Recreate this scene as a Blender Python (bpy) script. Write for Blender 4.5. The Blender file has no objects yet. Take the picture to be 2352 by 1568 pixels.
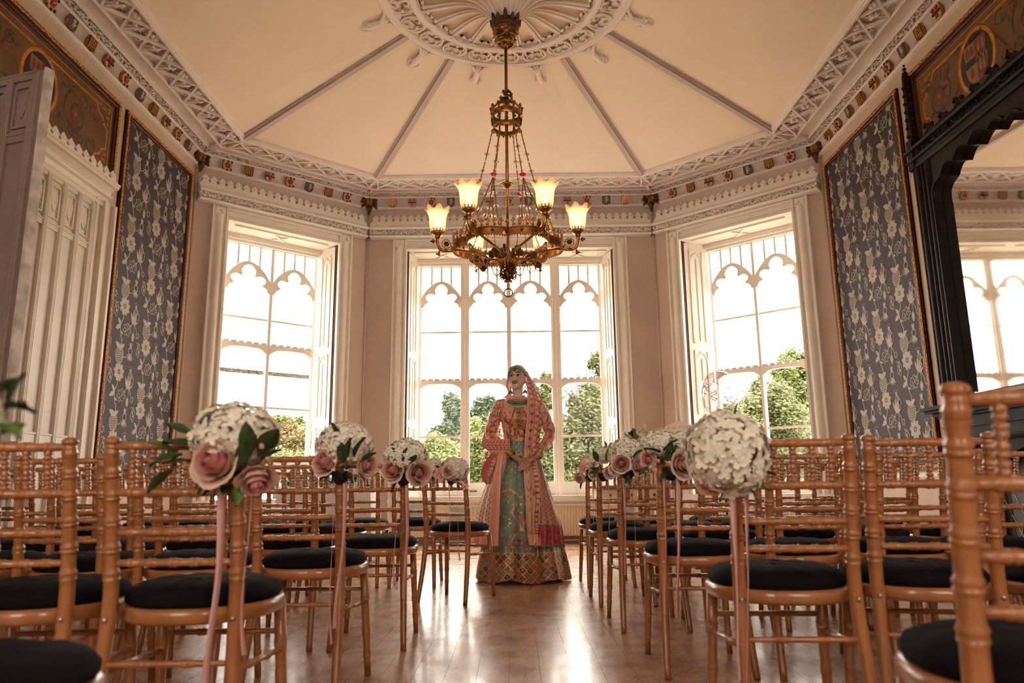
import bpy, bmesh, math, random
from mathutils import Matrix, Vector
from mathutils.geometry import tessellate_polygon

SC = bpy.context.scene
COL = SC.collection
PI = math.pi
rnd = random.Random(7)

# ------------------------------------------------------------------ camera
CAM_H = 0.75
F_PX, PITCH, ROLL, YAW = 1691.0, 0.1961, -0.0112, 0.0035
cy, sy = math.cos(YAW), math.sin(YAW)
FWD = Vector((-sy * math.cos(PITCH), cy * math.cos(PITCH), math.sin(PITCH)))
_r0 = Vector((cy, sy, 0)); _u0 = _r0.cross(FWD)
RGT = _r0 * math.cos(ROLL) + _u0 * math.sin(ROLL)
UPV = -_r0 * math.sin(ROLL) + _u0 * math.cos(ROLL)
camd = bpy.data.cameras.new('camera')
camd.sensor_width = 36.0
camd.lens = F_PX / 2352 * 36.0
camd.clip_start = 0.05; camd.clip_end = 400
camd.dof.use_dof = True; camd.dof.focus_distance = 6.1; camd.dof.aperture_fstop = 3.4
cam = bpy.data.objects.new('camera', camd); COL.objects.link(cam)
m = Matrix((RGT, UPV, -FWD)).transposed().to_4x4(); m.translation = (0, 0, CAM_H)
cam.matrix_world = m
SC.camera = cam

# ------------------------------------------------------------------ view + world
SC.view_settings.view_transform = 'Standard'
SC.view_settings.look = 'None'
SC.view_settings.gamma = 1.0
SC.view_settings.use_curve_mapping = False
SC.view_settings.exposure = 0.0
wd = bpy.data.worlds.new('overcast_sky'); SC.world = wd
wd.use_nodes = True
wn = wd.node_tree.nodes; wl = wd.node_tree.links
wbg = wn['Background']
wtc = wn.new('ShaderNodeTexCoord'); wns = wn.new('ShaderNodeTexNoise'); wns.inputs['Scale'].default_value = 1.6
wr = wn.new('ShaderNodeValToRGB')
wr.color_ramp.elements[0].color = (1.0, 0.88, 0.78, 1); wr.color_ramp.elements[1].color = (1.0, 0.91, 0.83, 1)
wl.new(wtc.outputs['Generated'], wns.inputs['Vector']); wl.new(wns.outputs['Fac'], wr.inputs['Fac'])
wl.new(wr.outputs['Color'], wbg.inputs['Color'])
wbg.inputs['Strength'].default_value = 11.8
SC.cycles.max_bounces = 6; SC.cycles.diffuse_bounces = 4; SC.cycles.glossy_bounces = 3
SC.cycles.transmission_bounces = 4; SC.cycles.transparent_max_bounces = 10
SC.cycles.use_adaptive_sampling = True; SC.cycles.adaptive_threshold = 0.15; SC.cycles.adaptive_min_samples = 16; SC.cycles.use_denoising = True
SC.cycles.sample_clamp_indirect = 6.0
SC.cycles.caustics_reflective = False; SC.cycles.caustics_refractive = False

# ------------------------------------------------------------------ materials
MATS = {}
def mat(name, col, rough=0.5, metal=0.0, var=0.0, vscale=8.0, bump=0.0, bscale=40.0, emit=None, estr=0.0,
        spec=0.5, trans=0.0, alpha=1.0, sheen=0.0, col2=None, stretch=None, coat=0.0, subs=0.0):
    if name in MATS: return MATS[name]
    m = bpy.data.materials.new(name); m.use_nodes = True
    n, l = m.node_tree.nodes, m.node_tree.links
    b = n['Principled BSDF']
    b.inputs['Roughness'].default_value = rough; b.inputs['Metallic'].default_value = metal
    b.inputs['Specular IOR Level'].default_value = spec
    b.inputs['Transmission Weight'].default_value = trans; b.inputs['Alpha'].default_value = alpha
    b.inputs['Sheen Weight'].default_value = sheen; b.inputs['Coat Weight'].default_value = coat
    b.inputs['Base Color'].default_value = (*col, 1)
    tc = n.new('ShaderNodeTexCoord'); mp = n.new('ShaderNodeMapping')
    l.new(tc.outputs['Object'], mp.inputs['Vector'])
    if stretch: mp.inputs['Scale'].default_value = stretch
    ns = n.new('ShaderNodeTexNoise'); ns.inputs['Scale'].default_value = vscale; ns.inputs['Detail'].default_value = 4
    l.new(mp.outputs['Vector'], ns.inputs['Vector'])
    if var > 0 or col2:
        rp = n.new('ShaderNodeValToRGB')
        c2 = col2 or tuple(max(0, c * (1 - var)) for c in col)
        c1 = col if col2 else tuple(min(1, c * (1 + var * 0.5)) for c in col)
        rp.color_ramp.elements[0].position = 0.35; rp.color_ramp.elements[1].position = 0.65
        rp.color_ramp.elements[0].color = (*c2, 1); rp.color_ramp.elements[1].color = (*c1, 1)
        l.new(ns.outputs['Fac'], rp.inputs['Fac']); l.new(rp.outputs['Color'], b.inputs['Base Color'])
    if bump > 0:
        nb = n.new('ShaderNodeTexNoise'); nb.inputs['Scale'].default_value = bscale; nb.inputs['Detail'].default_value = 3
        l.new(mp.outputs['Vector'], nb.inputs['Vector'])
        bp = n.new('ShaderNodeBump'); bp.inputs['Strength'].default_value = bump; bp.inputs['Distance'].default_value = 0.01
        l.new(nb.outputs['Fac'], bp.inputs['Height']); l.new(bp.outputs['Normal'], b.inputs['Normal'])
    if emit:
        b.inputs['Emission Color'].default_value = (*emit, 1); b.inputs['Emission Strength'].default_value = estr
    if subs > 0:
        b.inputs['Subsurface Weight'].default_value = subs
        b.inputs['Subsurface Radius'].default_value = (0.02, 0.012, 0.008)
    MATS[name] = m
    return m

def glass_mat(name, tint=(1, 1, 1), gloss=0.06, rough=0.02):
    m = bpy.data.materials.new(name); m.use_nodes = True
    n, l = m.node_tree.nodes, m.node_tree.links; n.clear()
    o = n.new('ShaderNodeOutputMaterial'); mx = n.new('ShaderNodeMixShader')
    t = n.new('ShaderNodeBsdfTransparent'); g = n.new('ShaderNodeBsdfGlossy')
    t.inputs['Color'].default_value = (*tint, 1); g.inputs['Roughness'].default_value = rough
    mx.inputs['Fac'].default_value = gloss
    l.new(t.outputs[0], mx.inputs[1]); l.new(g.outputs[0], mx.inputs[2]); l.new(mx.outputs[0], o.inputs['Surface'])
    MATS[name] = m
    return m

# ------------------------------------------------------------------ mesh builder
class MB:
    def __init__(s):
        s.v = []; s.f = []; s.mi = []; s.cur = 0; s.M = None
    def _add(s, vs, fs):
        o = len(s.v)
        if s.M is not None: vs = [s.M @ Vector(p) for p in vs]
        s.v.extend([tuple(p) for p in vs])
        for f in fs:
            s.f.append(tuple(i + o for i in f)); s.mi.append(s.cur)
    def box(s, lo, hi):
        x0, y0, z0 = lo; x1, y1, z1 = hi
        if x0 > x1: x0, x1 = x1, x0
        if y0 > y1: y0, y1 = y1, y0
        if z0 > z1: z0, z1 = z1, z0
        s._add([(x0, y0, z0), (x1, y0, z0), (x1, y1, z0), (x0, y1, z0), (x0, y0, z1), (x1, y0, z1), (x1, y1, z1), (x0, y1, z1)],
               [(0, 3, 2, 1), (4, 5, 6, 7), (0, 1, 5, 4), (1, 2, 6, 5), (2, 3, 7, 6), (3, 0, 4, 7)])
        return s
    def cbox(s, lo, hi, b):
        """box with chamfered edges on the +z (third axis) side"""
        x0, y0, z0 = lo; x1, y1, z1 = hi
        s._add([(x0, y0, z0), (x1, y0, z0), (x1, y1, z0), (x0, y1, z0),
                (x0, y0, z1 - b), (x1, y0, z1 - b), (x1, y1, z1 - b), (x0, y1, z1 - b),
                (x0 + b, y0 + b, z1), (x1 - b, y0 + b, z1), (x1 - b, y1 - b, z1), (x0 + b, y1 - b, z1)],
               [(0, 3, 2, 1), (8, 9, 10, 11), (0, 1, 5, 4), (1, 2, 6, 5), (2, 3, 7, 6), (3, 0, 4, 7),
                (4, 5, 9, 8), (5, 6, 10, 9), (6, 7, 11, 10), (7, 4, 8, 11)])
        return s
    def bar(s, a, b, w, h, up=(0, 0, 1)):
        a = Vector(a); b = Vector(b); d = (b - a); d.normalize(); up = Vector(up)
        x = d.cross(up); x.normalize(); u = x.cross(d)
        vs = []
        for p in (a, b):
            for sx, su in ((-1, -1), (1, -1), (1, 1), (-1, 1)): vs.append(p + x * sx * w / 2 + u * su * h / 2)
        s._add(vs, [(0, 1, 2, 3), (7, 6, 5, 4), (0, 4, 5, 1), (1, 5, 6, 2), (2, 6, 7, 3), (3, 7, 4, 0)])
        return s
    def tube(s, pts, rad, n=8, closed=False, caps=True, squash=None):
        pts = [Vector(p) for p in pts]; k = len(pts)
        rads = rad if isinstance(rad, (list, tuple)) else [rad] * k
        up = None; vs = []; fs = []
        for i, p in enumerate(pts):
            if closed: t = pts[(i + 1) % k] - pts[i - 1]
            else: t = pts[min(i + 1, k - 1)] - pts[max(i - 1, 0)]
            if t.length < 1e-9: t = Vector((0, 0, 1))
            t.normalize()
            if up is None:
                up = Vector((0, 0, 1)) if abs(t.z) < 0.9 else Vector((1, 0, 0))
            x = t.cross(up)
            if x.length < 1e-6: x = t.orthogonal()
            x.normalize(); up = x.cross(t); up.normalize()
            for j in range(n):
                a = 2 * PI * j / n
                q = squash if squash else 1
                vs.append(p + (x * math.cos(a) + up * math.sin(a) * q) * rads[i])
        for i in range(k if closed else k - 1):
            i2 = (i + 1) % k
            for j in range(n):
                j2 = (j + 1) % n
                fs.append((i * n + j, i * n + j2, i2 * n + j2, i2 * n + j))
        if caps and not closed:
            fs.append(tuple(range(n - 1, -1, -1))); fs.append(tuple((k - 1) * n + j for j in range(n)))
        s._add(vs, fs); return s
    def lathe(s, prof, n=16, o=(0, 0, 0), caps=True, a0=0, a1=2 * PI, scal=None):
        """prof [(r,z)] about z at o; scal(a,i)->radius factor"""
        o = Vector(o); full = abs(a1 - a0 - 2 * PI) < 1e-6; vs = []; fs = []; nn = n if full else n + 1
        for i, (r, z) in enumerate(prof):
            for j in range(nn):
                a = a0 + (a1 - a0) * j / n
                k = scal(a, i) if scal else 1
                vs.append(o + Vector((r * k * math.cos(a), r * k * math.sin(a), z)))
        for i in range(len(prof) - 1):
            for j in range(n):
                j2 = (j + 1) % nn
                fs.append((i * nn + j, i * nn + j2, (i + 1) * nn + j2, (i + 1) * nn + j))
        if caps and full:
            if prof[0][0] > 1e-5: fs.append(tuple(range(nn - 1, -1, -1)))
            if prof[-1][0] > 1e-5: fs.append(tuple((len(prof) - 1) * nn + j for j in range(nn)))
        s._add(vs, fs); return s
    def prism(s, poly, z0, z1, back=True):
        n = len(poly)
        ar = sum(poly[i][0] * poly[(i + 1) % n][1] - poly[(i + 1) % n][0] * poly[i][1] for i in range(n))
        if ar < 0: poly = poly[::-1]
        if z0 > z1: z0, z1 = z1, z0
        vs = [(p[0], p[1], z1) for p in poly] + [(p[0], p[1], z0) for p in poly]
        if n <= 4: tri = [tuple(range(n))]
        else:
            tri = []
            for t in tessellate_polygon([[Vector((p[0], p[1], 0)) for p in poly]]):
                a, b, c = [poly[i] for i in t]
                cr = (b[0] - a[0]) * (c[1] - a[1]) - (b[1] - a[1]) * (c[0] - a[0])
                tri.append(tuple(t) if cr > 0 else tuple(t)[::-1])
        fs = list(tri)
        if back: fs += [tuple(i + n for i in t[::-1]) for t in tri]
        for i in range(n):
            j = (i + 1) % n
            fs.append((i + n, j + n, j, i))
        s._add(vs, fs); return s
    def strip(s, A, B, z0, z1):
        """solid between two 2D polylines of equal count"""
        n = len(A)
        vs = [(p[0], p[1], z1) for p in A] + [(p[0], p[1], z1) for p in B] + [(p[0], p[1], z0) for p in A] + [(p[0], p[1], z0) for p in B]
        fs = []
        for i in range(n - 1):
            fs += [(i, i + 1, n + i + 1, n + i), (2 * n + i + 1, 2 * n + i, 3 * n + i, 3 * n + i + 1),
                   (2 * n + i, 2 * n + i + 1, i + 1, i), (n + i, n + i + 1, 3 * n + i + 1, 3 * n + i)]
        fs += [(0, n, 3 * n, 2 * n), (n - 1, 2 * n + n - 1, 3 * n + n - 1, n + n - 1)]
        s._add(vs, fs); return s
    def stroke(s, pts, w, z0, z1, w1=None):
        """flat ribbon of width w along a 2D polyline"""
        A = []; B = []; k = len(pts)
        for i in range(k):
            p = pts[i]; a = pts[max(i - 1, 0)]; b = pts[min(i + 1, k - 1)]
            dx, dy = b[0] - a[0], b[1] - a[1]; L = math.hypot(dx, dy) or 1
            ww = w if w1 is None else w + (w1 - w) * i / (k - 1)
            nx, ny = -dy / L * ww / 2, dx / L * ww / 2
            A.append((p[0] + nx, p[1] + ny)); B.append((p[0] - nx, p[1] - ny))
        if z0 is None:
            n = len(A)
            s._add([(p[0], p[1], z1) for p in A] + [(p[0], p[1], z1) for p in B], [(n + i, n + i + 1, i + 1, i) for i in range(n - 1)])
        else: s.strip(B, A, z0, z1)
        return s
    def flat(s, poly, z):
        n = len(poly)
        ar = sum(poly[i][0] * poly[(i + 1) % n][1] - poly[(i + 1) % n][0] * poly[i][1] for i in range(n))
        if ar < 0: poly = poly[::-1]
        if n <= 4: tri = [tuple(range(n))]
        else:
            tri = []
            for t in tessellate_polygon([[Vector((p[0], p[1], 0)) for p in poly]]):
                a, b, c = [poly[i] for i in t]
                cr = (b[0] - a[0]) * (c[1] - a[1]) - (b[1] - a[1]) * (c[0] - a[0])
                tri.append(tuple(t) if cr > 0 else tuple(t)[::-1])
        s._add([(p[0], p[1], z) for p in poly], tri); return s
    def grid(s, fn, nu, nv, closeu=False):
        vs = [fn(i / nu, j / nv) for j in range(nv + 1) for i in range(nu + 1 - (1 if closeu else 0))]
        w = nu if closeu else nu + 1; fs = []
        for j in range(nv):
            for i in range(nu):
                i2 = (i + 1) % w
                fs.append((j * w + i, j * w + i2, (j + 1) * w + i2, (j + 1) * w + i))
        s._add(vs, fs); return s
    def ball(s, c, r, n=8, m=5, sc=(1, 1, 1)):
        c = Vector(c); pr = [(max(math.sin(PI * i / m), 1e-4), -math.cos(PI * i / m)) for i in range(m + 1)]
        vs = []; fs = []
        for (q, z) in pr:
            for j in range(n):
                a = 2 * PI * j / n
                vs.append(c + Vector((q * math.cos(a) * sc[0], q * math.sin(a) * sc[1], z * sc[2])) * r)
        for i in range(m):
            for j in range(n): fs.append((i * n + j, i * n + (j + 1) % n, (i + 1) * n + (j + 1) % n, (i + 1) * n + j))
        s._add(vs, fs); return s
    def add(s, o, M=None):
        k = len(s.v)
        for p in o.v:
            q = M @ Vector(p) if M is not None else Vector(p)
            if s.M is not None: q = s.M @ q
            s.v.append(tuple(q))
        for f, mi in zip(o.f, o.mi):
            s.f.append(tuple(i + k for i in f)); s.mi.append(mi)
        return s
    def mesh(s, name, mats, smooth=False):
        me = bpy.data.meshes.new(name)
        me.from_pydata(s.v, [], s.f)
        if not isinstance(mats, (list, tuple)): mats = [mats]
        for m in mats: me.materials.append(m)
        if any(s.mi): me.polygons.foreach_set('material_index', s.mi)
        if smooth is True: me.polygons.foreach_set('use_smooth', [True] * len(me.polygons))
        me.update()
        if smooth not in (True, False):
            me.polygons.foreach_set('use_smooth', [True] * len(me.polygons))
            me.set_sharp_from_angle(angle=math.radians(smooth))
        return me
    def build(s, name, mats, parent=None, smooth=False, loc=None):
        return link(name, s.mesh(name, mats, smooth), parent, loc)

def link(name, me, parent=None, loc=None, mw=None):
    o = bpy.data.objects.new(name, me); COL.objects.link(o)
    if parent is not None: o.parent = parent
    if loc is not None: o.location = loc
    if mw is not None: o.matrix_local = mw
    return o
def tag(o, label=None, cat=None, group=None, kind=None):
    if label: o['label'] = label
    if cat: o['category'] = cat
    if group: o['group'] = group
    if kind: o['kind'] = kind
    return o
def thing(name, label, cat, loc=(0, 0, 0), rz=0, group=None, kind=None):
    o = bpy.data.objects.new(name, None); COL.objects.link(o)
    o.empty_display_size = 0.1
    o.location = loc; o.rotation_euler = (0, 0, rz)
    return tag(o, label, cat, group, kind)
def struct(name, label=None):
    o = bpy.data.objects.new(name, None); COL.objects.link(o); o['kind'] = 'structure'
    if label: o['label'] = label
    return o
def copy_tree(o, parent=None):
    c = o.copy(); COL.objects.link(c)
    if parent is not None: c.parent = parent
    for ch in list(o.children): copy_tree(ch, c)
    return c
def arc(cx, cy_, r, a0, a1, n=8, ry=None):
    ry = ry or r
    return [(cx + r * math.cos(a0 + (a1 - a0) * i / n), cy_ + ry * math.sin(a0 + (a1 - a0) * i / n)) for i in range(n + 1)]
def spline(pts, n=6):
    """Catmull-Rom through points (any dimension)"""
    P = [Vector(p) for p in pts]; out = []
    for i in range(len(P) - 1):
        p0 = P[max(i - 1, 0)]; p1 = P[i]; p2 = P[i + 1]; p3 = P[min(i + 2, len(P) - 1)]
        for k in range(n):
            t = k / n
            out.append(0.5 * ((2 * p1) + (p2 - p0) * t + (2 * p0 - 5 * p1 + 4 * p2 - p3) * t * t + (3 * p1 - p0 - 3 * p2 + p3) * t ** 3))
    out.append(P[-1]); return out
def ray(u, v):
    return FWD * F_PX + RGT * (u - 1176) - UPV * (v - 784)
def at_y(u, v, y):
    d = ray(u, v); return Vector((0, 0, CAM_H)) + d * (y / d.y)
def at_z(u, v, z):
    d = ray(u, v); return Vector((0, 0, CAM_H)) + d * ((z - CAM_H) / d.z)
# ------------------------------------------------------------------ room frame (metres)
XL, XR, D = -4.070, 3.943, 10.456
C0, C1, C2, C3 = (Vector((XL, 8.844)), Vector((-2.174, D)), Vector((2.089, D)), Vector((XR, 8.808)))
YB = -3.2                       # back wall
VI = [Vector((1.0, -0.4624)), Vector((0.3676, -1.0)), Vector((-0.3804, -1.0)), Vector((-1.0, -0.4489))]
def frame(o, sd, nd):
    m = Matrix.Identity(4)
    m.col[0][:3] = (sd[0], sd[1], 0); m.col[1][:3] = (0, 0, 1); m.col[2][:3] = (nd[0], nd[1], 0)
    m.translation = (o[0], o[1], 0); return m
_d1 = (C1 - C0).normalized(); _d3 = (C3 - C2).normalized()
WL = frame((XL, 0), (0, 1), (1, 0)); WC = frame((0, D), (1, 0), (0, -1))
WA = frame(C0, _d1, (_d1.y, -_d1.x)); WB = frame(C2, _d3, (_d3.y, -_d3.x)); WR = frame((XR, 0), (0, -1), (-1, 0))
LA, LB = (C1 - C0).length, (C3 - C2).length
DZ = Matrix(((0, 0, -1, 0), (0, 1, 0, 0), (1, 0, 0, 0), (0, 0, 0, 1)))    # (d, z, -s) -> (s, z, d)
def on_wall(M, u, v, d=0.0):
    """pixel -> (s, z) on the wall plane d metres inside it"""
    n = M.col[2].xyz; o = M.translation + n * d; r = ray(u, v); c = Vector((0, 0, CAM_H))
    p = c + r * ((o - c).dot(n) / r.dot(n)); q = M.inverted() @ p
    return q.x, q.y

# ------------------------------------------------------------------ room materials
m_wall = mat('wall_paint_mushroom', (0.60, 0.47, 0.39), 0.75, var=0.06, vscale=2.0, bump=0.05, bscale=60)
m_wood_white = mat('white_gloss_paint', (0.86, 0.79, 0.705), 0.38, var=0.04, vscale=5, bump=0.03, bscale=30)
m_cornice = mat('cornice_paint', (0.78, 0.68, 0.63), 0.55, var=0.06, vscale=4, bump=0.06, bscale=50)
m_ceiling = mat('ceiling_paint', (0.80, 0.655, 0.52), 0.7, var=0.035, vscale=0.9, bump=0.04, bscale=6)
m_gap = mat('dark_gap_shade', (0.10, 0.045, 0.03), 0.7, var=0.3, vscale=20)
m_cove = mat('shield_cove_paint', (0.62, 0.53, 0.50), 0.6, var=0.08, vscale=6)
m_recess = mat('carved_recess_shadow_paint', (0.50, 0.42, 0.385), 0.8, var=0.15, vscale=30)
m_glass = glass_mat('window_glass', (0.97, 0.985, 0.97), 0.004, 0.02)
m_rad = mat('radiator_cream_enamel', (0.80, 0.68, 0.50), 0.35, var=0.03)
m_skirt = mat('skirting_grey_stone', (0.30, 0.22, 0.19), 0.5, var=0.2, vscale=7, bump=0.1)
m_metal_dark = mat('dark_bronze_fitting', (0.12, 0.08, 0.05), 0.35, 0.8, var=0.2)

# ------------------------------------------------------------------ floor boards
def wood_floor_mat():
    m = bpy.data.materials.new('varnished_floor_boards'); m.use_nodes = True
    n, l = m.node_tree.nodes, m.node_tree.links; b = n['Principled BSDF']
    tc = n.new('ShaderNodeTexCoord'); oi = n.new('ShaderNodeObjectInfo')
    geo = n.new('ShaderNodeNewGeometry')
    mp = n.new('ShaderNodeMapping'); mp.inputs['Scale'].default_value = (26, 2.2, 1)
    l.new(geo.outputs['Position'], mp.inputs['Vector'])
    ns = n.new('ShaderNodeTexNoise'); ns.inputs['Scale'].default_value = 1.0; ns.inputs['Detail'].default_value = 6; ns.inputs['Roughness'].default_value = 0.65
    l.new(mp.outputs['Vector'], ns.inputs['Vector'])
    rp = n.new('ShaderNodeValToRGB')
    rp.color_ramp.elements[0].position = 0.3; rp.color_ramp.elements[0].color = (0.34, 0.18, 0.105, 1)
    rp.color_ramp.elements[1].position = 0.72; rp.color_ramp.elements[1].color = (0.54, 0.31, 0.18, 1)
    l.new(ns.outputs['Fac'], rp.inputs['Fac'])
    hv = n.new('ShaderNodeHueSaturation'); mr = n.new('ShaderNodeMapRange')
    mr.inputs['To Min'].default_value = 0.90; mr.inputs['To Max'].default_value = 1.08
    l.new(oi.outputs['Random'], mr.inputs['Value']); l.new(mr.outputs['Result'], hv.inputs['Value'])
    l.new(rp.outputs['Color'], hv.inputs['Color']); l.new(hv.outputs['Color'], b.inputs['Base Color'])
    # worn varnish: patchy roughness and scratches
    n2 = n.new('ShaderNodeTexNoise'); n2.inputs['Scale'].default_value = 5.0; n2.inputs['Detail'].default_value = 5
    l.new(geo.outputs['Position'], n2.inputs['Vector'])
    m2 = n.new('ShaderNodeMapping'); m2.inputs['Scale'].default_value = (9, 9, 9); m2.inputs['Rotation'].default_value = (0, 0, 0.6)
    l.new(geo.outputs['Position'], m2.inputs['Vector'])
    wv = n.new('ShaderNodeTexNoise'); wv.inputs['Scale'].default_value = 14.0; wv.inputs['Detail'].default_value = 3; wv.inputs['Distortion'].default_value = 1.5
    l.new(m2.outputs['Vector'], wv.inputs['Vector'])
    ad = n.new('ShaderNodeMath'); ad.operation = 'MULTIPLY'; l.new(n2.outputs['Fac'], ad.inputs[0]); l.new(wv.outputs['Fac'], ad.inputs[1])
    rr = n.new('ShaderNodeMapRange'); rr.inputs['From Min'].default_value = 0.1; rr.inputs['From Max'].default_value = 0.45
    rr.inputs['To Min'].default_value = 0.17; rr.inputs['To Max'].default_value = 0.42
    l.new(ad.outputs['Value'], rr.inputs['Value']); l.new(rr.outputs['Result'], b.inputs['Roughness'])
    bp = n.new('ShaderNodeBump'); bp.inputs['Strength'].default_value = 0.10; bp.inputs['Distance'].default_value = 0.004
    l.new(wv.outputs['Fac'], bp.inputs['Height']); l.new(bp.outputs['Normal'], b.inputs['Normal'])
    b.inputs['Specular IOR Level'].default_value = 0.6; b.inputs['Coat Weight'].default_value = 0.25; b.inputs['Coat Roughness'].default_value = 0.12
    return m
m_floor = wood_floor_mat()
m_floor_joint = mat('floor_joint', (0.05, 0.025, 0.015), 0.8, var=0.2)
fl = struct('floor', 'worn varnished wooden board floor')
MB().box((-5.2, YB - 0.3, -0.2), (5.0, 11.4, -0.006)).build('joint_bed', m_floor_joint, fl)
BW = 0.13
def inside(x, y):
    if x < XL or x > XR or y > D: return False
    if x < C1.x and (Vector((x, y)) - C0).dot(WA.col[2].xy) < -0.05: return False
    if x > C2.x and (Vector((x, y)) - C2).dot(WB.col[2].xy) < -0.05: return False
    return True
boards = []
i = 0
x = XL
while x < XR:
    y = YB + rnd.uniform(0, 1.2)
    ys = [YB, y]
    while y < D:
        y += rnd.uniform(1.2, 2.1); ys.append(min(y, D + 0.3))
    for a, bb in zip(ys[:-1], ys[1:]):
        if bb - a > 0.05: boards.append((x, a, bb))
    x += BW
def board_score(b):
    x, a, bb = b; yc = max(bb, 0.2)
    if yc < 1.6: return -1
    vis = abs(x + 0.07) < 0.72 * yc
    return (1 if vis else 0) * 10 - abs(x) * 0.9 - abs(yc - 4) * 0.3
boards.sort(key=board_score, reverse=True)
rest = MB(); bm_cache = {}
for k, (x, a, bb) in enumerate(boards):
    g = 0.0006
    if k < 300:
        me = MB().box((0, 0, -0.02), (BW - g * 2, bb - a - g * 2, 0.0)).mesh('floor_board', m_floor)
        link('floor_board', me, fl, (x + g, a + g, 0))
    else:
        rest.box((x + g, a + g, -0.02), (x + BW - g, bb - g, 0.0))
o = rest.build('floor_boards_beyond', m_floor, fl); o['kind'] = 'stuff'

# ------------------------------------------------------------------ walls
ZT = 5.30
def wall_obj(name, M, rects, label, dd=0.45):
    mb = MB(); mb.M = M
    for (a, b, z0, z1) in rects: mb.box((a, z0, -dd), (b, z1, 0))
    o = mb.build(name, m_wall); tag(o, label, kind='structure'); return o
wall_left = wall_obj('wall_left', WL, [(YB, 4.72, 0, ZT), (5.72, 8.9, 0, ZT), (4.72, 5.72, 3.5, ZT)], 'mushroom painted left wall with panelled door')
wall_right = wall_obj('wall_right', WR, [(-8.86, -YB, 0, ZT)], 'mushroom painted right wall with fireplace')
OC = (-1.575, 1.470); OA = (0.430, 2.016); OB = (0.440, 2.075)
def holed(L0, L1, o): return [(L0, o[0], 0, ZT), (o[1], L1, 0, ZT), (o[0], o[1], 4.22, ZT), (o[0], o[1], 0, 0.60)]
wall_back = wall_obj('wall_centre', WC, holed(C1.x - .1, C2.x + .1, OC), 'mushroom painted bay wall around the wide centre window')
wall_bay_left = wall_obj('wall_bay_left', WA, holed(-.1, LA + .1, OA), 'angled bay wall around the left window')
wall_bay_right = wall_obj('wall_bay_right', WB, holed(-.1, LB + .1, OB), 'angled bay wall around the right window')
WQ = frame((0, YB), (-1, 0), (0, 1))
wall_rear = wall_obj('wall_rear', WQ, [(-4.3, -3.0, 0, ZT), (-1.4, 1.4, 0, ZT), (3.0, 4.4, 0, ZT), (-3.0, -1.4, 4.2, ZT), (1.4, 3.0, 4.2, ZT), (-3.0, -1.4, 0, 1.5), (1.4, 3.0, 0, 1.5)], 'rear wall with two unseen windows added for fill light', .3)
for i_, c_ in ((4, -2.2), (5, 2.2)):  # unseen rear windows, added to let in fill light from behind
    rw = struct('window_%d' % i_, 'unseen rear window added for fill light')
    mb = MB(); mb.M = WQ
    for q in (-.8, -.27, .27, .8): mb.box((c_ + q - .03, 1.5, -.25), (c_ + q + .03, 4.2, -.18))
    for z in (1.5, 2.8, 4.14): mb.box((c_ - .8, z, -.25), (c_ + .8, z + .06, -.18))
    mb.build('frame', m_wood_white, rw)
    mb = MB(); mb.M = WQ; mb.box((c_ - .8, 1.5, -.22), (c_ + .8, 4.2, -.217)); mb.build('pane', m_glass, rw)
    ld = bpy.data.lights.new('window_portal', 'AREA'); ld.shape = 'RECTANGLE'; ld.size = 1.6; ld.size_y = 2.7; ld.cycles.is_portal = True
    lo = bpy.data.objects.new('window_portal', ld); COL.objects.link(lo); lo.rotation_euler = (PI / 2, 0, PI); lo.location = (-c_, YB - .28, 2.85); lo.parent = rw
# vertical corner beads between the wall planes
for nm, c, v in (('trim_2', C0, VI[0]), ('trim_3', C1, VI[1]), ('trim_4', C2, VI[2]), ('trim_5', C3, VI[3])):
    q = c + v * 0.012
    tag(MB().tube([(q.x, q.y, 0.1), (q.x, q.y, 4.85)], 0.016, 8).build(nm, m_wall, smooth=True), 'slim vertical bead in the bay wall corner', kind='structure')

# baseboards
def base_run(nm, M, a, b):
    mb = MB(); mb.M = M @ DZ
    mb.prism([(0, 0), (0.03, 0), (0.03, .12), (0.02, .16), (0.008, .18), (0, .18)], -b, -a)
    tag(mb.build(nm, m_skirt), 'dark grey skirting along the wall foot', kind='structure')
base_run('baseboard_centre', WC, C1.x, C2.x); base_run('baseboard_bay_left', WA, 0, LA); base_run('baseboard_bay_right', WB, 0, LB)
base_run('baseboard_left', WL, 7.02, 8.82); base_run('baseboard_right', WR, -8.78, -7.0)
for nm, M, a, b in (('trim_6', WL, 7.02, 8.80), ('trim_7', WR, -8.76, -6.95)):
    mb = MB(); mb.M = M @ DZ
    mb.prism([(0, .78), (.025, .785), (.04, .81), (.04, .83), (.02, .85), (0, .86)], -b, -a)
    tag(mb.build(nm, m_wood_white), 'white dado rail under the wallpaper panel', kind='structure')

# ------------------------------------------------------------------ cornice
corn = struct('trim_1', 'white plaster cornice with coloured shields and pierced lattice soffit')
def sweep(prof, name, material, parent, sm=False):
    mb = MB(); vs = []; fs = []; n = len(prof)
    for (d, z) in prof:
        row = [(XL + d, YB)] + [tuple(c + v * d) for c, v in zip((C0, C1, C2, C3), VI)] + [(XR - d, YB)]
        vs += [(p[0], p[1], z) for p in row]
    for i in range(n - 1):
        for j in range(5): fs.append((i * 6 + j, i * 6 + j + 1, (i + 1) * 6 + j + 1, (i + 1) * 6 + j))
    mb._add(vs, fs); return mb.build(name, material, parent, sm)
sweep([(0, 4.853), (.036, 4.858), (.048, 4.868), (.05, 4.88), (.036, 4.888), (.034, 4.9), (.022, 4.906)], 'lower_moulding', m_cornice, corn)
sweep([(.022, 4.906), (.02, 4.94), (.03, 4.98), (.055, 5.012), (.062, 5.018)], 'shield_cove', m_cove, corn, True)
sweep([(.062, 5.018), (.086, 5.014), (.092, 5.024), (.098, 5.026), (.1, 5.036)], 'upper_moulding', m_cornice, corn)
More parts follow.
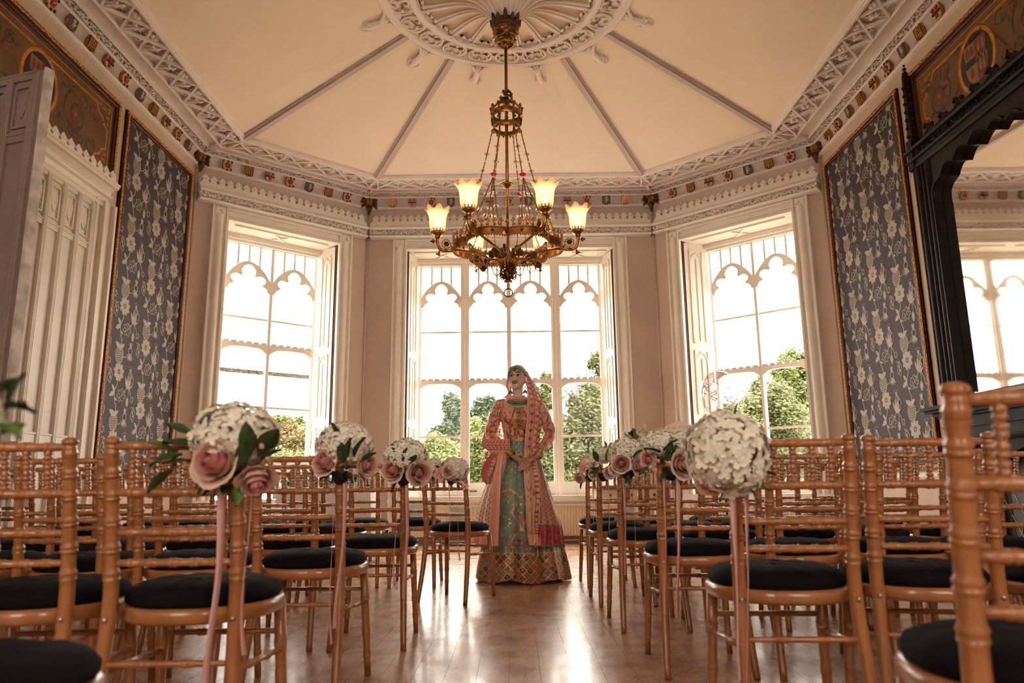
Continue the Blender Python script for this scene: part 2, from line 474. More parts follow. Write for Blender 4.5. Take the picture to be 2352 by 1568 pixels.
sweep([(.098, 5.036), (.10, 5.06), (.165, 5.082), (.168, 5.06)], 'carved_band_back', m_recess, corn)
sweep([(.165, 5.062), (.176, 5.052), (.186, 5.056), (.19, 5.07), (.198, 5.07), (.2, 5.088), (.345, 5.088), (.345, 5.045), (.352, 5.034), (.372, 5.03), (.378, 5.04)], 'plain_soffit', m_cornice, corn)
sweep([(.378, 5.04), (.378, 5.09), (.682, 5.09), (.682, 5.04)], 'lattice_bed', m_cornice, corn)
sweep([(.682, 5.04), (.69, 5.03), (.712, 5.03), (.72, 5.04), (.735, 5.042), (.742, 5.06), (.75, 5.062), (.755, 5.085), (.755, 5.2)], 'inner_bead', m_cornice, corn)

WALLS = [(WL, 3.2, C0.y, 'left', None), (WA, 0, LA, 'bayl', None), (WC, C1.x, C2.x, 'c', None), (WB, 0, LB, 'bayr', None), (WR, -C3.y, -3.2, 'r', None)]
def inset_range(idx, d):
    """s range on wall idx at inset d"""
    M, a, b, _, _ = WALLS[idx]
    Mi = M.inverted()
    def s_of(k):
        p = (C0, C1, C2, C3)[k] + VI[k] * d
        return (Mi @ Vector((p.x, p.y, 0))).x
    return (a if idx == 0 else s_of(idx - 1), b if idx == 4 else s_of(idx))
# pierced carving on the cornice and pelmets
def carving(M, a, b, pos, w, name, parent, material, step=0.03, rr=0.017, seed=1):
    """pos(t across 0..1)->(z,d); small curling leaves"""
    R = random.Random(seed); mb = MB(); mb.M = M; s = a + 0.02; k = 0
    while s < b - 0.02:
        for lane in (0.28, 0.72):
            t = lane + R.uniform(-.1, .1); z, d = pos(t); ss = s + R.uniform(-.008, .008)
            a0 = R.uniform(0, 2 * PI); sp = R.uniform(2.4, 4.6); q = rr * R.uniform(.75, 1.15)
            pts = []
            for i in range(6):
                an = a0 + sp * i / 5 * (1 if k % 2 else -1); rad = q * (1 - .5 * i / 5)
                zz, dd = pos(t + math.sin(an) * rad / w)
                pts.append((ss + math.cos(an) * rad, zz, dd))
            mb.tube(pts, [q * .42, q * .5, q * .46, q * .4, q * .34, q * .45], 5)
        k += 1; s += step
    # longitudinal stem
    pts = []; s = a
    while s < b:
        t = 0.5 + 0.28 * math.sin(s * 42); z, d = pos(t); pts.append((s, z, d)); s += 0.025
    if len(pts) > 2: mb.tube(pts, rr * .33, 4)
    o = mb.build(name, material, parent, True); o['kind'] = 'stuff'; return o
for idx in range(5):
    M = WALLS[idx][0]; a, b = inset_range(idx, .13)
    carving(M, a, b, lambda t: (5.036 + .026 * t, .10 + .065 * t), .07, 'carved_band', corn, m_cornice, 0.034, .016, 10 + idx)
# lattice ribs and foils
foil = MB()
for k in range(3):
    an = k * 2 * PI / 3 + PI / 2
    foil.ball((.034 * math.cos(an), .034 * math.sin(an), 0), .030, 8, 4, (1, 1, .8))
foil.ball((0, 0, .012), .02, 7, 4)
for k in range(3):
    an = k * 2 * PI / 3 - PI / 2
    foil.tube([(0.02 * math.cos(an), .02 * math.sin(an), 0), (.075 * math.cos(an), .075 * math.sin(an), .006)], [.014, .004], 6)
foil_me = foil.mesh('lattice_foil', m_cornice, True)
half_me = MB().ball((0, 0, 0), .05, 10, 4, (1.1, .55, .45)).mesh('lattice_leaf', m_cornice, True)
for idx in range(5):
    M = WALLS[idx][0]; a, b = inset_range(idx, .53); L = b - a
    n = max(3, round(L / .335)); st = L / n
    mb = MB(); mb.M = M
    for i in range(n):
        s0 = a + i * st; s1 = s0 + st
        mb.bar((s0, 5.05, .378), (s1, 5.05, .682), .022, .03, (0, 1, 0)); mb.bar((s0, 5.0535, .682), (s1, 5.0535, .378), .0215, .03, (0, 1, 0))
        if i: mb.bar((s0, 5.062, .378), (s0, 5.062, .682), .012, .02, (0, 1, 0))
    mb.build('lattice_ribs', m_cornice, corn)
    for i in range(n):
        s0 = a + i * st; c = s0 + st / 2
        for (ss, dd, me, rz) in ((c, .475, foil_me, 0), (c, .59, foil_me, PI), (s0 + st * .0, .53, foil_me, PI / 2 if i else None)):
            if rz is None: continue
            T = M @ Matrix.Translation((ss, 5.072, dd)) @ Matrix.Rotation(PI / 2, 4, 'X') @ Matrix.Rotation(rz, 4, 'Z')
            link('lattice_foil', me, corn, mw=T)
# mitre strips at the corners of the lattice
mb = MB()
for c, v in zip((C0, C1, C2, C3), VI):
    p = c + v * .37; q = c + v * .70
    for off in (-.05, .05):
        t = Vector((-v.y, v.x)).normalized() * off
        mb.bar((p.x + t.x * 1.6, p.y + t.y * 1.6, 5.055), (q.x + t.x * .2, q.y + t.y * .2, 5.055), .02, .05)
    p = c + v * .18; q = c + v * .36
    mb.bar((p.x, p.y, 5.075), (q.x, q.y, 5.06), .05, .05)
mb.build('mitre_bars', m_cornice, corn)

# coloured shields
m_red = mat('shield_red', (0.32, 0.02, 0.02), 0.45, var=0.25, vscale=40)
m_gold = mat('shield_gilding', (0.62, 0.30, 0.05), 0.35, 0.55, var=0.35, vscale=50)
m_buff = mat('shield_buff', (0.62, 0.38, 0.20), 0.5, var=0.15, vscale=40)
m_black = mat('shield_black', (0.012, 0.010, 0.016), 0.4)
m_teal = mat('shield_teal', (0.055, 0.085, 0.082), 0.5, var=0.2, vscale=40)
m_side = mat('shield_side_ochre', (0.30, 0.13, 0.03), 0.5, var=0.4, vscale=40)
SM = [m_side, m_buff, m_red, m_gold, m_black, m_teal]
def shield_base(mb, front):
    W, H = .058, .064
    poly = [(-W, H), (W, H), (W, -.02)] + arc(0, -.02, W, 0, -PI, 8, .05)[1:-1] + [(-W, -.02)]
    mb.cur = 0; mb.prism(poly, -.06, .02); mb.cur = front
    mb.prism([(x * .97, y * .97) for x, y in poly], .02, .026); return poly
def shield_rose():
    mb = MB(); shield_base(mb, 1)
    for sx in (-1, 1):
        for sz in (-1, 1): mb.cur = 4; mb.box((sx * .058 - .012 * sx - .008, sz * .05 - .012, .024), (sx * .058, sz * .05 + .012, .034))
    mb.cur = 4
    mb.box((-.012, .045, .024), (.012, .064, .033)); mb.box((-.01, -.07, .02), (.01, -.048, .033))
    mb.cur = 2
    for k in range(5):
        an = PI / 2 + k * 2 * PI / 5; mb.ball((.024 * math.cos(an), .024 * math.sin(an), .03), .017, 8, 4, (1, 1, .7))
    mb.cur = 3; mb.ball((0, 0, .04), .012, 8, 4)
    for k in range(5):
        an = -PI / 2 + k * 2 * PI / 5; mb.ball((.026 * math.cos(an), .026 * math.sin(an), .04), .004, 5, 3)
    return mb.mesh('shield', SM, 40)
def shield_port():
    mb = MB(); shield_base(mb, 4); mb.cur = 3
    for k in range(5): mb.box((-.049 + k * .0245 - .005, -.06, .026), (-.049 + k * .0245 + .005, .062, .032))
    for k in range(4): mb.box((-.056, .050 - k * .025, .026), (.056, .060 - k * .025, .031))
    return mb.mesh('shield', SM)
def lion(mb, cx, cz, s):
    P = [(-.9, -.8), (-.4, -.8), (-.3, -.2), (.2, -.2), (.3, -.8), (.8, -.8), (.7, 0), (.9, .5), (.6, .9), (.1, .8), (0, .4), (-.5, .5), (-.9, .9), (-.75, .2), (-1, -.2)]
    mb.prism([(cx + x * s, cz + y * s) for x, y in P], .024, .036)
def shield_lion():
    mb = MB(); shield_base(mb, 1); mb.cur = 2
    lion(mb, -.028, .034, .019); lion(mb, .028, .034, .019); lion(mb, 0, -.036, .02)
    mb.cur = 4; mb.box((-.058, -.012, .025), (.058, .01, .034)); return mb.mesh('shield', SM)
def shield_hand():
    mb = MB(); shield_base(mb, 5); mb.cur = 1
    mb.ball((.004, -.004, .028), .022, 8, 5, (1, 1.1, .6))
    for k, (a, l) in enumerate(((-.55, .04), (-.2, .05), (.1, .052), (.4, .046))):
        mb.tube([(.004 + .014 * math.sin(a), .012, .03), (.004 + l * math.sin(a), .012 + l * .75 * math.cos(a), .03)], [.007, .005], 6)
    mb.tube([(.016, -.01, .03), (.036, .012, .032)], [.008, .006], 6)
    mb.cur = 3; mb.tube([(0, -.02, .026), (-.006, -.052, .026)], [.013, .018], 7); return mb.mesh('shield', SM, 40)
SH = {'R': shield_rose(), 'P': shield_port(), 'L': shield_lion(), 'H': shield_hand()}
SHL = {'R': 'red rose boss on buff', 'P': 'gilt portcullis boss', 'L': 'buff boss with three red beasts and black bar', 'H': 'teal boss with a raised hand'}
def place_shield(M, s, k):
    T = M @ Matrix.Translation((s, 4.957, .045)) @ Matrix.Rotation(math.radians(14), 4, 'X')
    o = link('shield', SH[k], corn, mw=T); o['label'] = SHL[k]
for u, v, k in zip((120, 167, 212, 252, 289, 325, 356, 384, 410, 435), (20, 66, 110, 152, 190, 228, 260, 289, 315, 340), 'RHPLRHPLRH'):
    place_shield(WL, on_wall(WL, u, v, .07)[0], k)
for u, v, k in zip((522.8, 572.9, 620.6, 666.6, 711, 756, 798), (387, 399, 411, 424, 436, 448, 459), 'RPLRHPR'):
    place_shield(WA, on_wall(WA, u, v, .07)[0], k)
for i, k in enumerate('PLRHPLRHPLRHP'): place_shield(WC, -1.80 + i * .2905, k)
for u, v, k in zip((1814, 1765, 1717, 1671, 1627, 1585, 1543), (370, 384, 397, 410, 422, 435, 447), 'RPHRLPR'):
    place_shield(WB, on_wall(WB, u, v, .07)[0], k)
for u, v, k in zip((1900, 1922, 1948, 1975, 2005, 2037, 2072, 2110, 2152, 2197), (320, 296, 265, 237, 203, 168, 128, 88, 42, 2), 'LRHPLRHPLR'):
    place_shield(WR, on_wall(WR, u, v, .07)[0], k)
# bearded mask corbels in the bay corners
m_mask = mat('mask_gilt_brown', (0.36, 0.145, 0.03), 0.4, 0.25, var=0.5, vscale=30, bump=0.3, bscale=50)
m_maskh = mat('mask_hair_brown', (0.10, 0.03, 0.012), 0.5, 0.1, var=0.5, vscale=60)
mk = MB(); mk.cur = 0
mk.ball((0, 0, .02), .07, 12, 8, (.85, .75, 1.15)); mk.ball((0, -.058, .01), .016, 8, 5, (.8, 1, 1.6))
mk.ball((-.028, -.045, .035), .016, 8, 4, (1.2, .6, .6)); mk.ball((.028, -.045, .035), .016, 8, 4, (1.2, .6, .6))
mk.ball((0, -.05, -.03), .02, 8, 4, (1.2, .6, .5)); mk.ball((0, -.04, -.058), .02, 8, 4)
mk.cur = 1
R2 = random.Random(3)
for k in range(26):
    an = PI * 1.25 * (k / 25) - PI * .125; r = .075 + R2.uniform(-.008, .01)
    x, z = r * math.cos(an) * 1.05, .02 + r * math.sin(an) * 1.1
    mk.tube([(x * .8, -.03, z), (x * 1.1, -.045 + R2.uniform(-.01, .01), z * 1.05), (x * 1.35, -.02, z + R2.uniform(-.03, .03))], [.014, .017, .006], 6)
for sx in (-1, 1):
    mk.tube([(sx * .06, -.02, -.02), (sx * .09, -.03, -.06), (sx * .12, -.02, -.085)], [.022, .02, .006], 6)
mk.tube([(0, -.02, -.06), (0, -.03, -.10), (0, -.01, -.17)], [.045, .032, .008], 8)
mk_me = mk.mesh('mask_corbel', [m_mask, m_maskh], True)
for c, v in zip((C0, C1, C2, C3), VI):
    dv = v.normalized(); q = c + v * .05
    T = Matrix.Translation((q.x, q.y, 4.95)) @ Matrix.Rotation(math.atan2(dv.y, dv.x) + PI / 2, 4, 'Z') @ Matrix.Scale(1.1, 4)
    link('mask_corbel', mk_me, corn, mw=T)
# ------------------------------------------------------------------ ceiling
m_rib = mat('rib_shade_mauve', (0.50, 0.40, 0.36), 0.6, var=0.06, vscale=5)  # cornice tone darkened to paint in the shade on the ribs
RX, RY, RR, RZ = -0.046, 6.539, 1.24, 5.60
ceil = struct('ceiling', 'cream faceted umbrella ceiling with moulded ribs')
oct_ = [C0 + VI[0] * .74, C1 + VI[1] * .74, C2 + VI[2] * .74, C3 + VI[3] * .74]
oct_ += [Vector((p.x, 2 * RY - p.y)) for p in reversed(oct_)]
mb = MB(); n8 = len(oct_); seg = 6
def edge_pts(a, b):
    return [a + (b - a) * (i / seg) for i in range(seg)]
outer = []
for i in range(n8): outer += edge_pts(oct_[i], oct_[(i + 1) % n8])
inner = []
for p in outer:
    d = (p - Vector((RX, RY))).normalized() * (RR - .05); inner.append(Vector((RX, RY)) + d)
N = len(outer)
mb._add([(p.x, p.y, 5.085) for p in outer] + [(p.x, p.y, RZ) for p in inner], [(i, (i + 1) % N, N + (i + 1) % N, N + i) for i in range(N)])
mb.build('ceiling_facets', m_ceiling, ceil)
mb = MB()
mb._add([(XL, YB, 5.09), (XR, YB, 5.09), (XR, 3.2, 5.09), (XL, 3.2, 5.09)], [(0, 1, 2, 3)])
b4, b5, b6, b7 = oct_[4], oct_[5], oct_[6], oct_[7]
mb._add([(XL, 3.2, 5.09), (XR, 3.2, 5.09), (XR - .7, b4.y, 5.09), (b5.x, b5.y, 5.09), (b6.x, b6.y, 5.09), (XL + .7, b7.y, 5.09)], [(0, 5, 4), (0, 4, 3, 1), (1, 3, 2)])
mb._add([(XL - .5, YB - .4, 6.3), (XR + .5, YB - .4, 6.3), (XR + .5, D + .6, 6.3), (XL - .5, D + .6, 6.3)], [(0, 1, 2, 3)])
mb.build('ceiling_flat', m_ceiling, ceil)
# closing wall above the cornice so no sky leaks in
mb = MB()
for M, a, b in ((WL, YB, 8.9), (WA, -.2, LA + .2), (WC, C1.x - .2, C2.x + .2), (WB, -.2, LB + .2), (WR, -8.9, -YB)):
    mb.M = M; mb.box((a, 5.2, -.45), (b, 6.3, 0.0))
mb.M = None; mb.box((XL - .3, YB - .3, ZT), (XR + .3, YB, 6.3)); mb.build('attic_upstand', m_wall, ceil)
for p in oct_:
    d = (p - Vector((RX, RY))).normalized(); q = Vector((RX, RY)) + d * (RR + .02)
    mb = MB(); a = Vector((p.x, p.y, 5.07)); b = Vector((q.x, q.y, RZ - .015))
    mb.bar(a, b, .105, .03); mb.bar(a - Vector((0, 0, .02)), b - Vector((0, 0, .02)), .06, .04)
    sd = (b - a).normalized().cross(Vector((0, 0, 1))).normalized()
    for t in (-.04, .04): mb.tube([a + sd * t - Vector((0, 0, .012)), b + sd * t - Vector((0, 0, .012))], .012, 6)
    mb.build('ceiling_rib', m_rib, ceil)

# ceiling rose
rose = struct('ceiling_rose', 'round plaster ceiling rose with quatrefoil ring and fan flutes')
T0 = Matrix.Translation((RX, RY, RZ))
def ring(r, prof, name, mat_=m_cornice, n=96):
    mb = MB(); mb.M = T0; mb.lathe([(r + a, b) for a, b in prof], n, caps=False); return mb.build(name, mat_, rose, True)
ring(0, [(1.30, .0), (1.29, -.03), (1.265, -.045), (1.24, -.05), (1.225, -.035), (1.21, -.05), (1.19, -.05), (1.18, -.02), (1.16, -.01), (1.10, .0)], 'outer_ring')
ring(0, [(1.00, .0), (.985, -.03), (.965, -.045), (.945, -.035), (.93, -.045), (.915, -.03), (.90, .02)], 'inner_ring')
ring(0, [(1.25, .02), (.9, .02)], 'rose_bed', m_ceiling)
NQ = 22
qf = MB()
qf.tube([(x, y, -.02) for x, y in arc(0, 0, .128, 0, 2 * PI, 24)[:-1]], .013, 6, closed=True)
for k in range(4):
    an = PI / 4 + k * PI / 2; cx, cy_ = .058 * math.cos(an), .058 * math.sin(an)
    qf.tube([(x, y, -.02) for x, y in arc(cx, cy_, .052, an - 2.2, an + 2.2, 12)], .010, 5)
    qf.ball((cx, cy_, .016), .036, 9, 4, (1, 1, .4))
for k in range(4):
    an = k * PI / 2; qf.ball((.095 * math.cos(an), .095 * math.sin(an), 0), .022, 6, 4, (1, 1, .5))
qf_me = qf.mesh('quatrefoil', m_cornice, True)
for k in range(NQ):
    an = PI / 2 + 2 * PI * k / NQ
    link('quatrefoil', qf_me, rose, mw=T0 @ Matrix.Rotation(an, 4, 'Z') @ Matrix.Translation((1.085, 0, -.005)))
# fan flutes curling down to the pendant
def fan_z(r):
    t = (r - .085) / (.9 - .085)
    return .015 - .30 * (1 - t) ** 5 - .05 * (1 - t) ** 2 * 1.0
NF = 22
fl_me = []
mb = MB()
def flute(u, v):
    r = .9 - v * (.9 - .085); an = (u - .5) * 2 * PI / NF
    z = fan_z(r) + .055 * math.cos((u - .5) * PI) * min(1, r / .45) * (1 - v * .3) - .02
    return (r * math.cos(an), r * math.sin(an), z)
mb.grid(flute, 6, 14); fl_a = mb.mesh('fan_flute', m_ceiling, True)
mb = MB(); rr = [.9 - i / 14 * (.9 - .085) for i in range(15)]
mb.tube([(r, 0, fan_z(r) - .028) for r in rr], [.016 * (.35 + .65 * r) for r in rr], 6)
mb.tube([(r * math.cos(.035), r * math.sin(.035), fan_z(r) - .012) for r in rr], [.02 * (.3 + .7 * r) for r in rr], 5)
mb.tube([(r * math.cos(.035), -r * math.sin(.035), fan_z(r) - .012) for r in rr], [.02 * (.3 + .7 * r) for r in rr], 5)
fl_r = mb.mesh('fan_ridge', m_cornice, True)
mb = MB()
w = .9 * math.sin(PI / NF)
mb.tube([(.905 - .14 * (1 - math.cos(t)) * .0 - (.10 - .10 * math.sin(abs(t))) * 0 + (.05 * math.cos(t) - .03), w * math.sin(t) * .98, -.028) for t in [(-PI / 2 + PI * i / 10) for i in range(11)]], .011, 5)
for t in (-.6, 0, .6):
    mb.ball((.86, w * t, -.005), .03, 7, 4, (.6, 1, .6))
fl_e = mb.mesh('fan_arch', m_cornice, True)
for k in range(NF):
    A = PI / 2 + 2 * PI * k / NF
    link('fan_flute', fl_a, rose, mw=T0 @ Matrix.Rotation(A, 4, 'Z'))
    link('fan_ridge', fl_r, rose, mw=T0 @ Matrix.Rotation(A + PI / NF, 4, 'Z'))
    link('fan_arch', fl_e, rose, mw=T0 @ Matrix.Rotation(A, 4, 'Z'))
# leaf crockets springing from the rim
ck = MB()
for sx in (-1, 1):
    ck.tube([(1.25, sx * .14, -.02), (1.29, sx * .05, -.03), (1.33, sx * .012, -.05), (1.42, 0, -.06)], [.006, .014, .018, .02], 6)
ck.tube([(1.28, 0, -.02), (1.34, 0, -.05), (1.44, 0, -.065), (1.52, 0, -.06)], [.03, .022, .03, .012], 8)
R3 = random.Random(5)
for k in range(16):
    an = k * 2 * PI / 16; ck.ball((1.46 + .05 * math.cos(an), .042 * math.sin(an), -.06 + R3.uniform(-.012, .012)), .016, 6, 4)
ck_me = ck.mesh('rim_crocket', m_cornice, True)
for k in range(12):
    an = PI / 2 + 2 * PI * (k + .5) / 12
    link('rim_crocket', ck_me, rose, mw=T0 @ Matrix.Rotation(an, 4, 'Z') @ Matrix.Translation((1.24, 0, 0)) @ Matrix.Scale(1.35, 4) @ Matrix.Translation((-1.25, 0, 0)))

# ------------------------------------------------------------------ windows
def lancet(cx, z0, z1, w):
    r = w * 1.25
    return [(cx - w / 2, z0), (cx + w / 2, z0)] + [(cx + w / 2 - (w / 2) * (1 - math.cos(t)), z1 - w + w * math.sin(t)) for t in [PI / 2 * i / 5 for i in range(6)]] + \
        [(cx - (w / 2) * (math.cos(t)), z1 - w + w * math.sin(t)) for t in [PI / 2 - PI / 2 * i / 5 for i in range(1, 6)]]
def cusped(cx, w, dz=0):
    """inner cusped head and outer arch of one light (half width w), both left to right"""
    k = w / .295
    half = []
    half += [(-.272, 3.43), (-.268, 3.455), (-.245, 3.49), (-.215, 3.51), (-.188, 3.515)]           # to lower cusp
    half += [(-.205, 3.532), (-.232, 3.56), (-.240, 3.59), (-.228, 3.622), (-.20, 3.645), (-.16, 3.655), (-.125, 3.645), (-.088, 3.632)]  # side lobe
    half += [(-.088, 3.66), (-.10, 3.69), (-.095, 3.725), (-.07, 3.765), (-.035, 3.793), (0, 3.805)]  # top lobe
    inner = half + [(-x, z) for x, z in half[-2::-1]]
    oh = []
    for i in range(len(half)):
        t = i / (len(half) - 1)
        x = -.30 + .30 * t; z = 3.60 + .25 * (math.sin(t * PI / 2) ** .9) * (1 - .0 * t)
        if t == 1: z = 3.855
        oh.append((x, z))
    oh = [(x, z - (.17 if i == 0 else .0)) for i, (x, z) in enumerate(oh)]
    oh[0] = (-.30, 3.43); oh[1] = (-.30, 3.50); oh[2] = (-.30, 3.56); oh[3] = (-.30, 3.595)
    outer = oh + [(-x, z) for x, z in oh[-2::-1]]
    return [(cx + x * k, z + dz) for x, z in inner], [(cx + x * k, z + dz) for x, z in outer]

def window(idx, M, o, f, lights, label, trz=2.25, lowz=1.49, botz=.64, weather=None):
    root = struct('window_%d' % idx, label)
    dF = -.40
    # casing: panelled architrave around the opening
    mb = MB(); mb.M = M
    for (a, b) in ((o[0] - .205, o[0]), (o[1], o[1] + .205)):
        mb.box((a, .18, 0), (b, 4.385, .03)); mb.box((a, .18, .03), (a + .028, 4.385, .058)); mb.box((b - .028, .18, .03), (b, 4.385, .058))
        c = (a + b) / 2
        mb.tube([(c, .2, .022), (c, 4.28, .022)], .052, 12)
        for sx in (-1, 1): mb.tube([(c + sx * .066, .2, .03), (c + sx * .066, 4.30, .03)], .010, 6)
        mb.prism([(c - .06, 4.36), (c + .06, 4.36), (c + .06, 4.24), (c, 4.345), (c - .06, 4.24)], .03, .05)
        mb.box((a, .18, 0), (b, .42, .065))
    mb.box((o[0], 4.22, 0), (o[1], 4.385, .03)); mb.box((o[0], 4.22, .03), (o[1], 4.245, .055)); mb.box((o[0], 4.345, .03), (o[1], 4.385, .058))
    mb.box((o[0], 4.27, .03), (o[1], 4.29, .042))
    mb.build('casing', m_wood_white, root, 35)
    # brown strip painting in the shade of the gap beside the folded shutter
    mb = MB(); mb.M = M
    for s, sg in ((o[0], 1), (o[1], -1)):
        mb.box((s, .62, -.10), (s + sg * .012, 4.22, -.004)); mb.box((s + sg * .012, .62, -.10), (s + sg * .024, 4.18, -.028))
    mb.build('shutter_gap_shade', m_gap, root)
    # panelled shutters in the splayed reveals
    for s, fs, sg in ((o[0], f[0], 1), (o[1], f[1], -1)):
        a = Vector((s + sg * .026, 0, -.03)); b = Vector((fs, 0, -.34)); dr = (b - a).normalized(); wdt = (b - a).length
        nrm = Vector((-dr.z, 0, dr.x)) * sg if True else None
        if nrm.x * sg < 0: nrm = -nrm
        Lm = Matrix.Identity(4); Lm.col[0][:3] = dr; Lm.col[1][:3] = (0, 1, 0); Lm.col[2][:3] = nrm; Lm.translation = a
        if Lm.determinant() < 0:
            Lm.col[0][:3] = -dr; Lm.translation = b
        mb = MB(); mb.M = M @ Lm
        mb.box((0, .64, -.03), (wdt, 4.19, 0))
        for (z0, z1) in ((.72, 1.62), (1.72, 2.62), (2.72, 4.08)):
            x0, x1 = wdt * .2, wdt * .8
            for (p, q) in ((x0, x0 + .02), (x1 - .02, x1)): mb.box((p, z0, 0), (q, z1, .012))
            mb.box((x0, z0, 0), (x1, z0 + .02, .012)); mb.box((x0, z1 - .02, 0), (x1, z1, .012))
            c = wdt / 2; w = (x1 - x0) - .05
            mb.tube([(c - w / 2, z0 + .03, .004), (c - w / 2, z1 - .14, .004), (c - w / 3, z1 - .08, .004), (c, z1 - .03, .004), (c + w / 3, z1 - .08, .004), (c + w / 2, z1 - .14, .004), (c + w / 2, z0 + .03, .004)], .008, 5)
            mb.tube([(c, z0 + .03, .004), (c, z1 - .12, .004)], .007, 5)
        sh = mb.build('shutter', m_wood_white, root)
        kb = MB(); kb.M = M @ Lm; kb.lathe([(.004, 0), (.004, .014), (.011, .018), (.011, .026), (.004, .03)], 10, o=(wdt * .30, 1.18, 0)); kb.build('shutter_knob', m_metal_dark, sh, True)
    # soffit and stool
    mb = MB(); mb.M = M
    mb._add([(o[0], 4.22, 0), (o[1], 4.22, 0), (f[1], 4.17, -.36), (f[0], 4.17, -.36)], [(0, 1, 2, 3)])
    nn = 1 if o[1] - o[0] < 2 else 3
    for k in range(nn):
        p0 = o[0] + (o[1] - o[0]) * (k + .08) / nn; p1 = o[0] + (o[1] - o[0]) * (k + .92) / nn
        for (q0, q1) in (((p0, 4.20, -.06), (p1, 4.20, -.06)), ((p0 + .04, 4.165, -.30), (p1 - .04, 4.165, -.30))): mb.bar(q0, q1, .016, .014, (0, 1, 0))
        mb.bar(((p0 + p1) / 2 - .09, 4.195, -.1), ((p0 + p1) / 2 + .09, 4.17, -.26), .02, .014, (0, 1, 0)); mb.bar(((p0 + p1) / 2 + .09, 4.195, -.1), ((p0 + p1) / 2 - .09, 4.17, -.26), .02, .014, (0, 1, 0))
    mb.build('soffit_panel', m_wood_white, root)
    mb = MB(); mb.M = M
    mb.box((o[0] - .21, .56, -.42), (o[1] + .21, .60, .09)); mb.box((o[0] - .19, .60, -.42), (o[1] + .19, .64, .07)); mb.box((o[0] - .18, .52, 0), (o[1] + .18, .56, .05))
    mb.build('window_sill', m_wood_white, root)
    # outer frame, mullions
    mb = MB(); mb.M = M
    z_h = 4.085
    mb.box((f[0], z_h, dF - .06), (f[1], 4.20, -.34)); mb.box((f[0] - .02, 4.12, -.34), (f[1] + .02, 4.20, -.30))
    edges = [f[0]] + [e for l in lights for e in l] + [f[1]]
    for i in range(0, len(edges), 2):
        a, b = edges[i], edges[i + 1]; big = (b - a) > .09
        mb.box((a, .64, dF - .05), (b, 4.12, dF + .03 if not big else dF + .05))
        if big:
            c = (a + b) / 2; mb.box((a + .03, .64, dF + .05), (b - .03, 4.12, dF + .08)); mb.tube([(c, .64, dF + .08), (c, 4.1, dF + .08)], .015, 6)
    fr = mb.build('frame', m_wood_white, root)
    for (a, b) in lights:
        c, w = (a + b) / 2, (b - a) / 2
        inn, out = cusped(c, w)
        mb = MB(); mb.M = M
        mb.prism(inn + out[::-1], dF - .03, dF + .025); mb.tube([(x, z + .004, dF + .026) for x, z in inn], .008, 6); mb.tube([(x, z - .008, dF + .026) for x, z in out[3:-3]], .007, 6)
        for k in (1, 2, 3):
            s = a + (b - a) * k / 4; t = abs(s - c) / (w * 1.017); z0 = 3.60 + .25 * (max(0, math.cos(t * PI / 2)) ** .9) - .02
            mb.box((s - .015, z0, dF - .022), (s + .015, z_h - .004, dF + .017))
        mb.box((a, z_h - .012, dF - .025), (b, z_h, dF + .02))
        # spandrel eyelets as small recessed triangles
        mb.build('tracery_head', m_wood_white, root)
        mb = MB(); mb.M = M
        mb.box((a, 3.042, dF - .015), (b, 3.068, dF + .015))
        mb.build('glazing_bar', m_wood_white, root)
        mb = MB(); mb.M = M
        n = 11; A = [(a + (b - a) * i / n, trz + .078) for i in range(n + 1)]
        B = []
        for i in range(n + 1):
            t = abs(2 * i / n - 1); B.append((a + (b - a) * i / n, trz + .022 * (1 - t * t) - (.055 if t > .98 else .02 if t > .78 else 0)))
        mb.strip(B, A, dF - .03, dF + .04); mb.box((a, trz + .055, dF + .04), (b, trz + .07, dF + .06))
        nb = max(5, round((b - a) / .10)); st = (b - a) / nb
        for i in range(nb): mb.box((a + i * st + st * .14, trz + .078, dF + .0), (a + (i + 1) * st - st * .14, trz + .098, dF + .055))
        mb.build('battlement_transom', m_wood_white, root)
        mb = MB(); mb.M = M
        mb.box((a, lowz - .015, dF - .015), (b, lowz + .015, dF + .015)); mb.box((a, botz, dF - .03), (b, botz + .19, dF + .02))
        mb.build('lower_sash', m_wood_white, root)
        if weather:
            mb = MB(); mb.M = M; mb.box((a, weather, dF - .06), (b, weather + .055, dF - .03)); mb.build('weathered_rail', mat('weathered_paint', (.60, .56, .50), .8, var=.6, vscale=25), root)
        for (z0, z1) in ((3.055, 4.09), (trz + .05, 3.055), (lowz, trz + .05), (botz + .15, lowz)):
            mb = MB(); mb.M = M; mb.box((a - .005, z0, dF - .008), (b + .005, z1, dF - .005)); mb.build('pane', m_glass, root)
    # sash fasteners
    mb = MB(); mb.M = M
    for (a, b) in lights[1:3]:
        mb.box(((a if a < 0 else b) - .01, .70, dF + .02), ((a if a < 0 else b) + .09, .715, dF + .04)); mb.ball(((a + .10), .708, dF + .04), .012, 6, 4)
    mb.build('sash_latch', m_metal_dark, root)
    # daylight portal in the opening
    ld = bpy.data.lights.new('window_portal', 'AREA'); ld.shape = 'RECTANGLE'; ld.size = f[1] - f[0]; ld.size_y = 3.5; ld.cycles.is_portal = True
    lo = bpy.data.objects.new('window_portal', ld); COL.objects.link(lo)
    P = M @ Matrix.Translation(((f[0] + f[1]) / 2, 2.4, dF - .12)); R = Matrix.Identity(4)
    R.col[0] = M.col[0]; R.col[1] = M.col[1]; R.col[2] = -Vector(M.col[2]); R.col[0] = -Vector(M.col[0]); R.translation = P.translation
    # area lights shine along local -Z, so -Z must face into the room
    lo.matrix_world = R; lo.parent = root
    return root
win1 = window(1, WA, OA, (.545, 1.890), [(.585, 1.195), (1.240, 1.850)], 'tall gothic sash window in the left bay wall', trz=2.63, lowz=1.85, botz=1.0, weather=2.30)
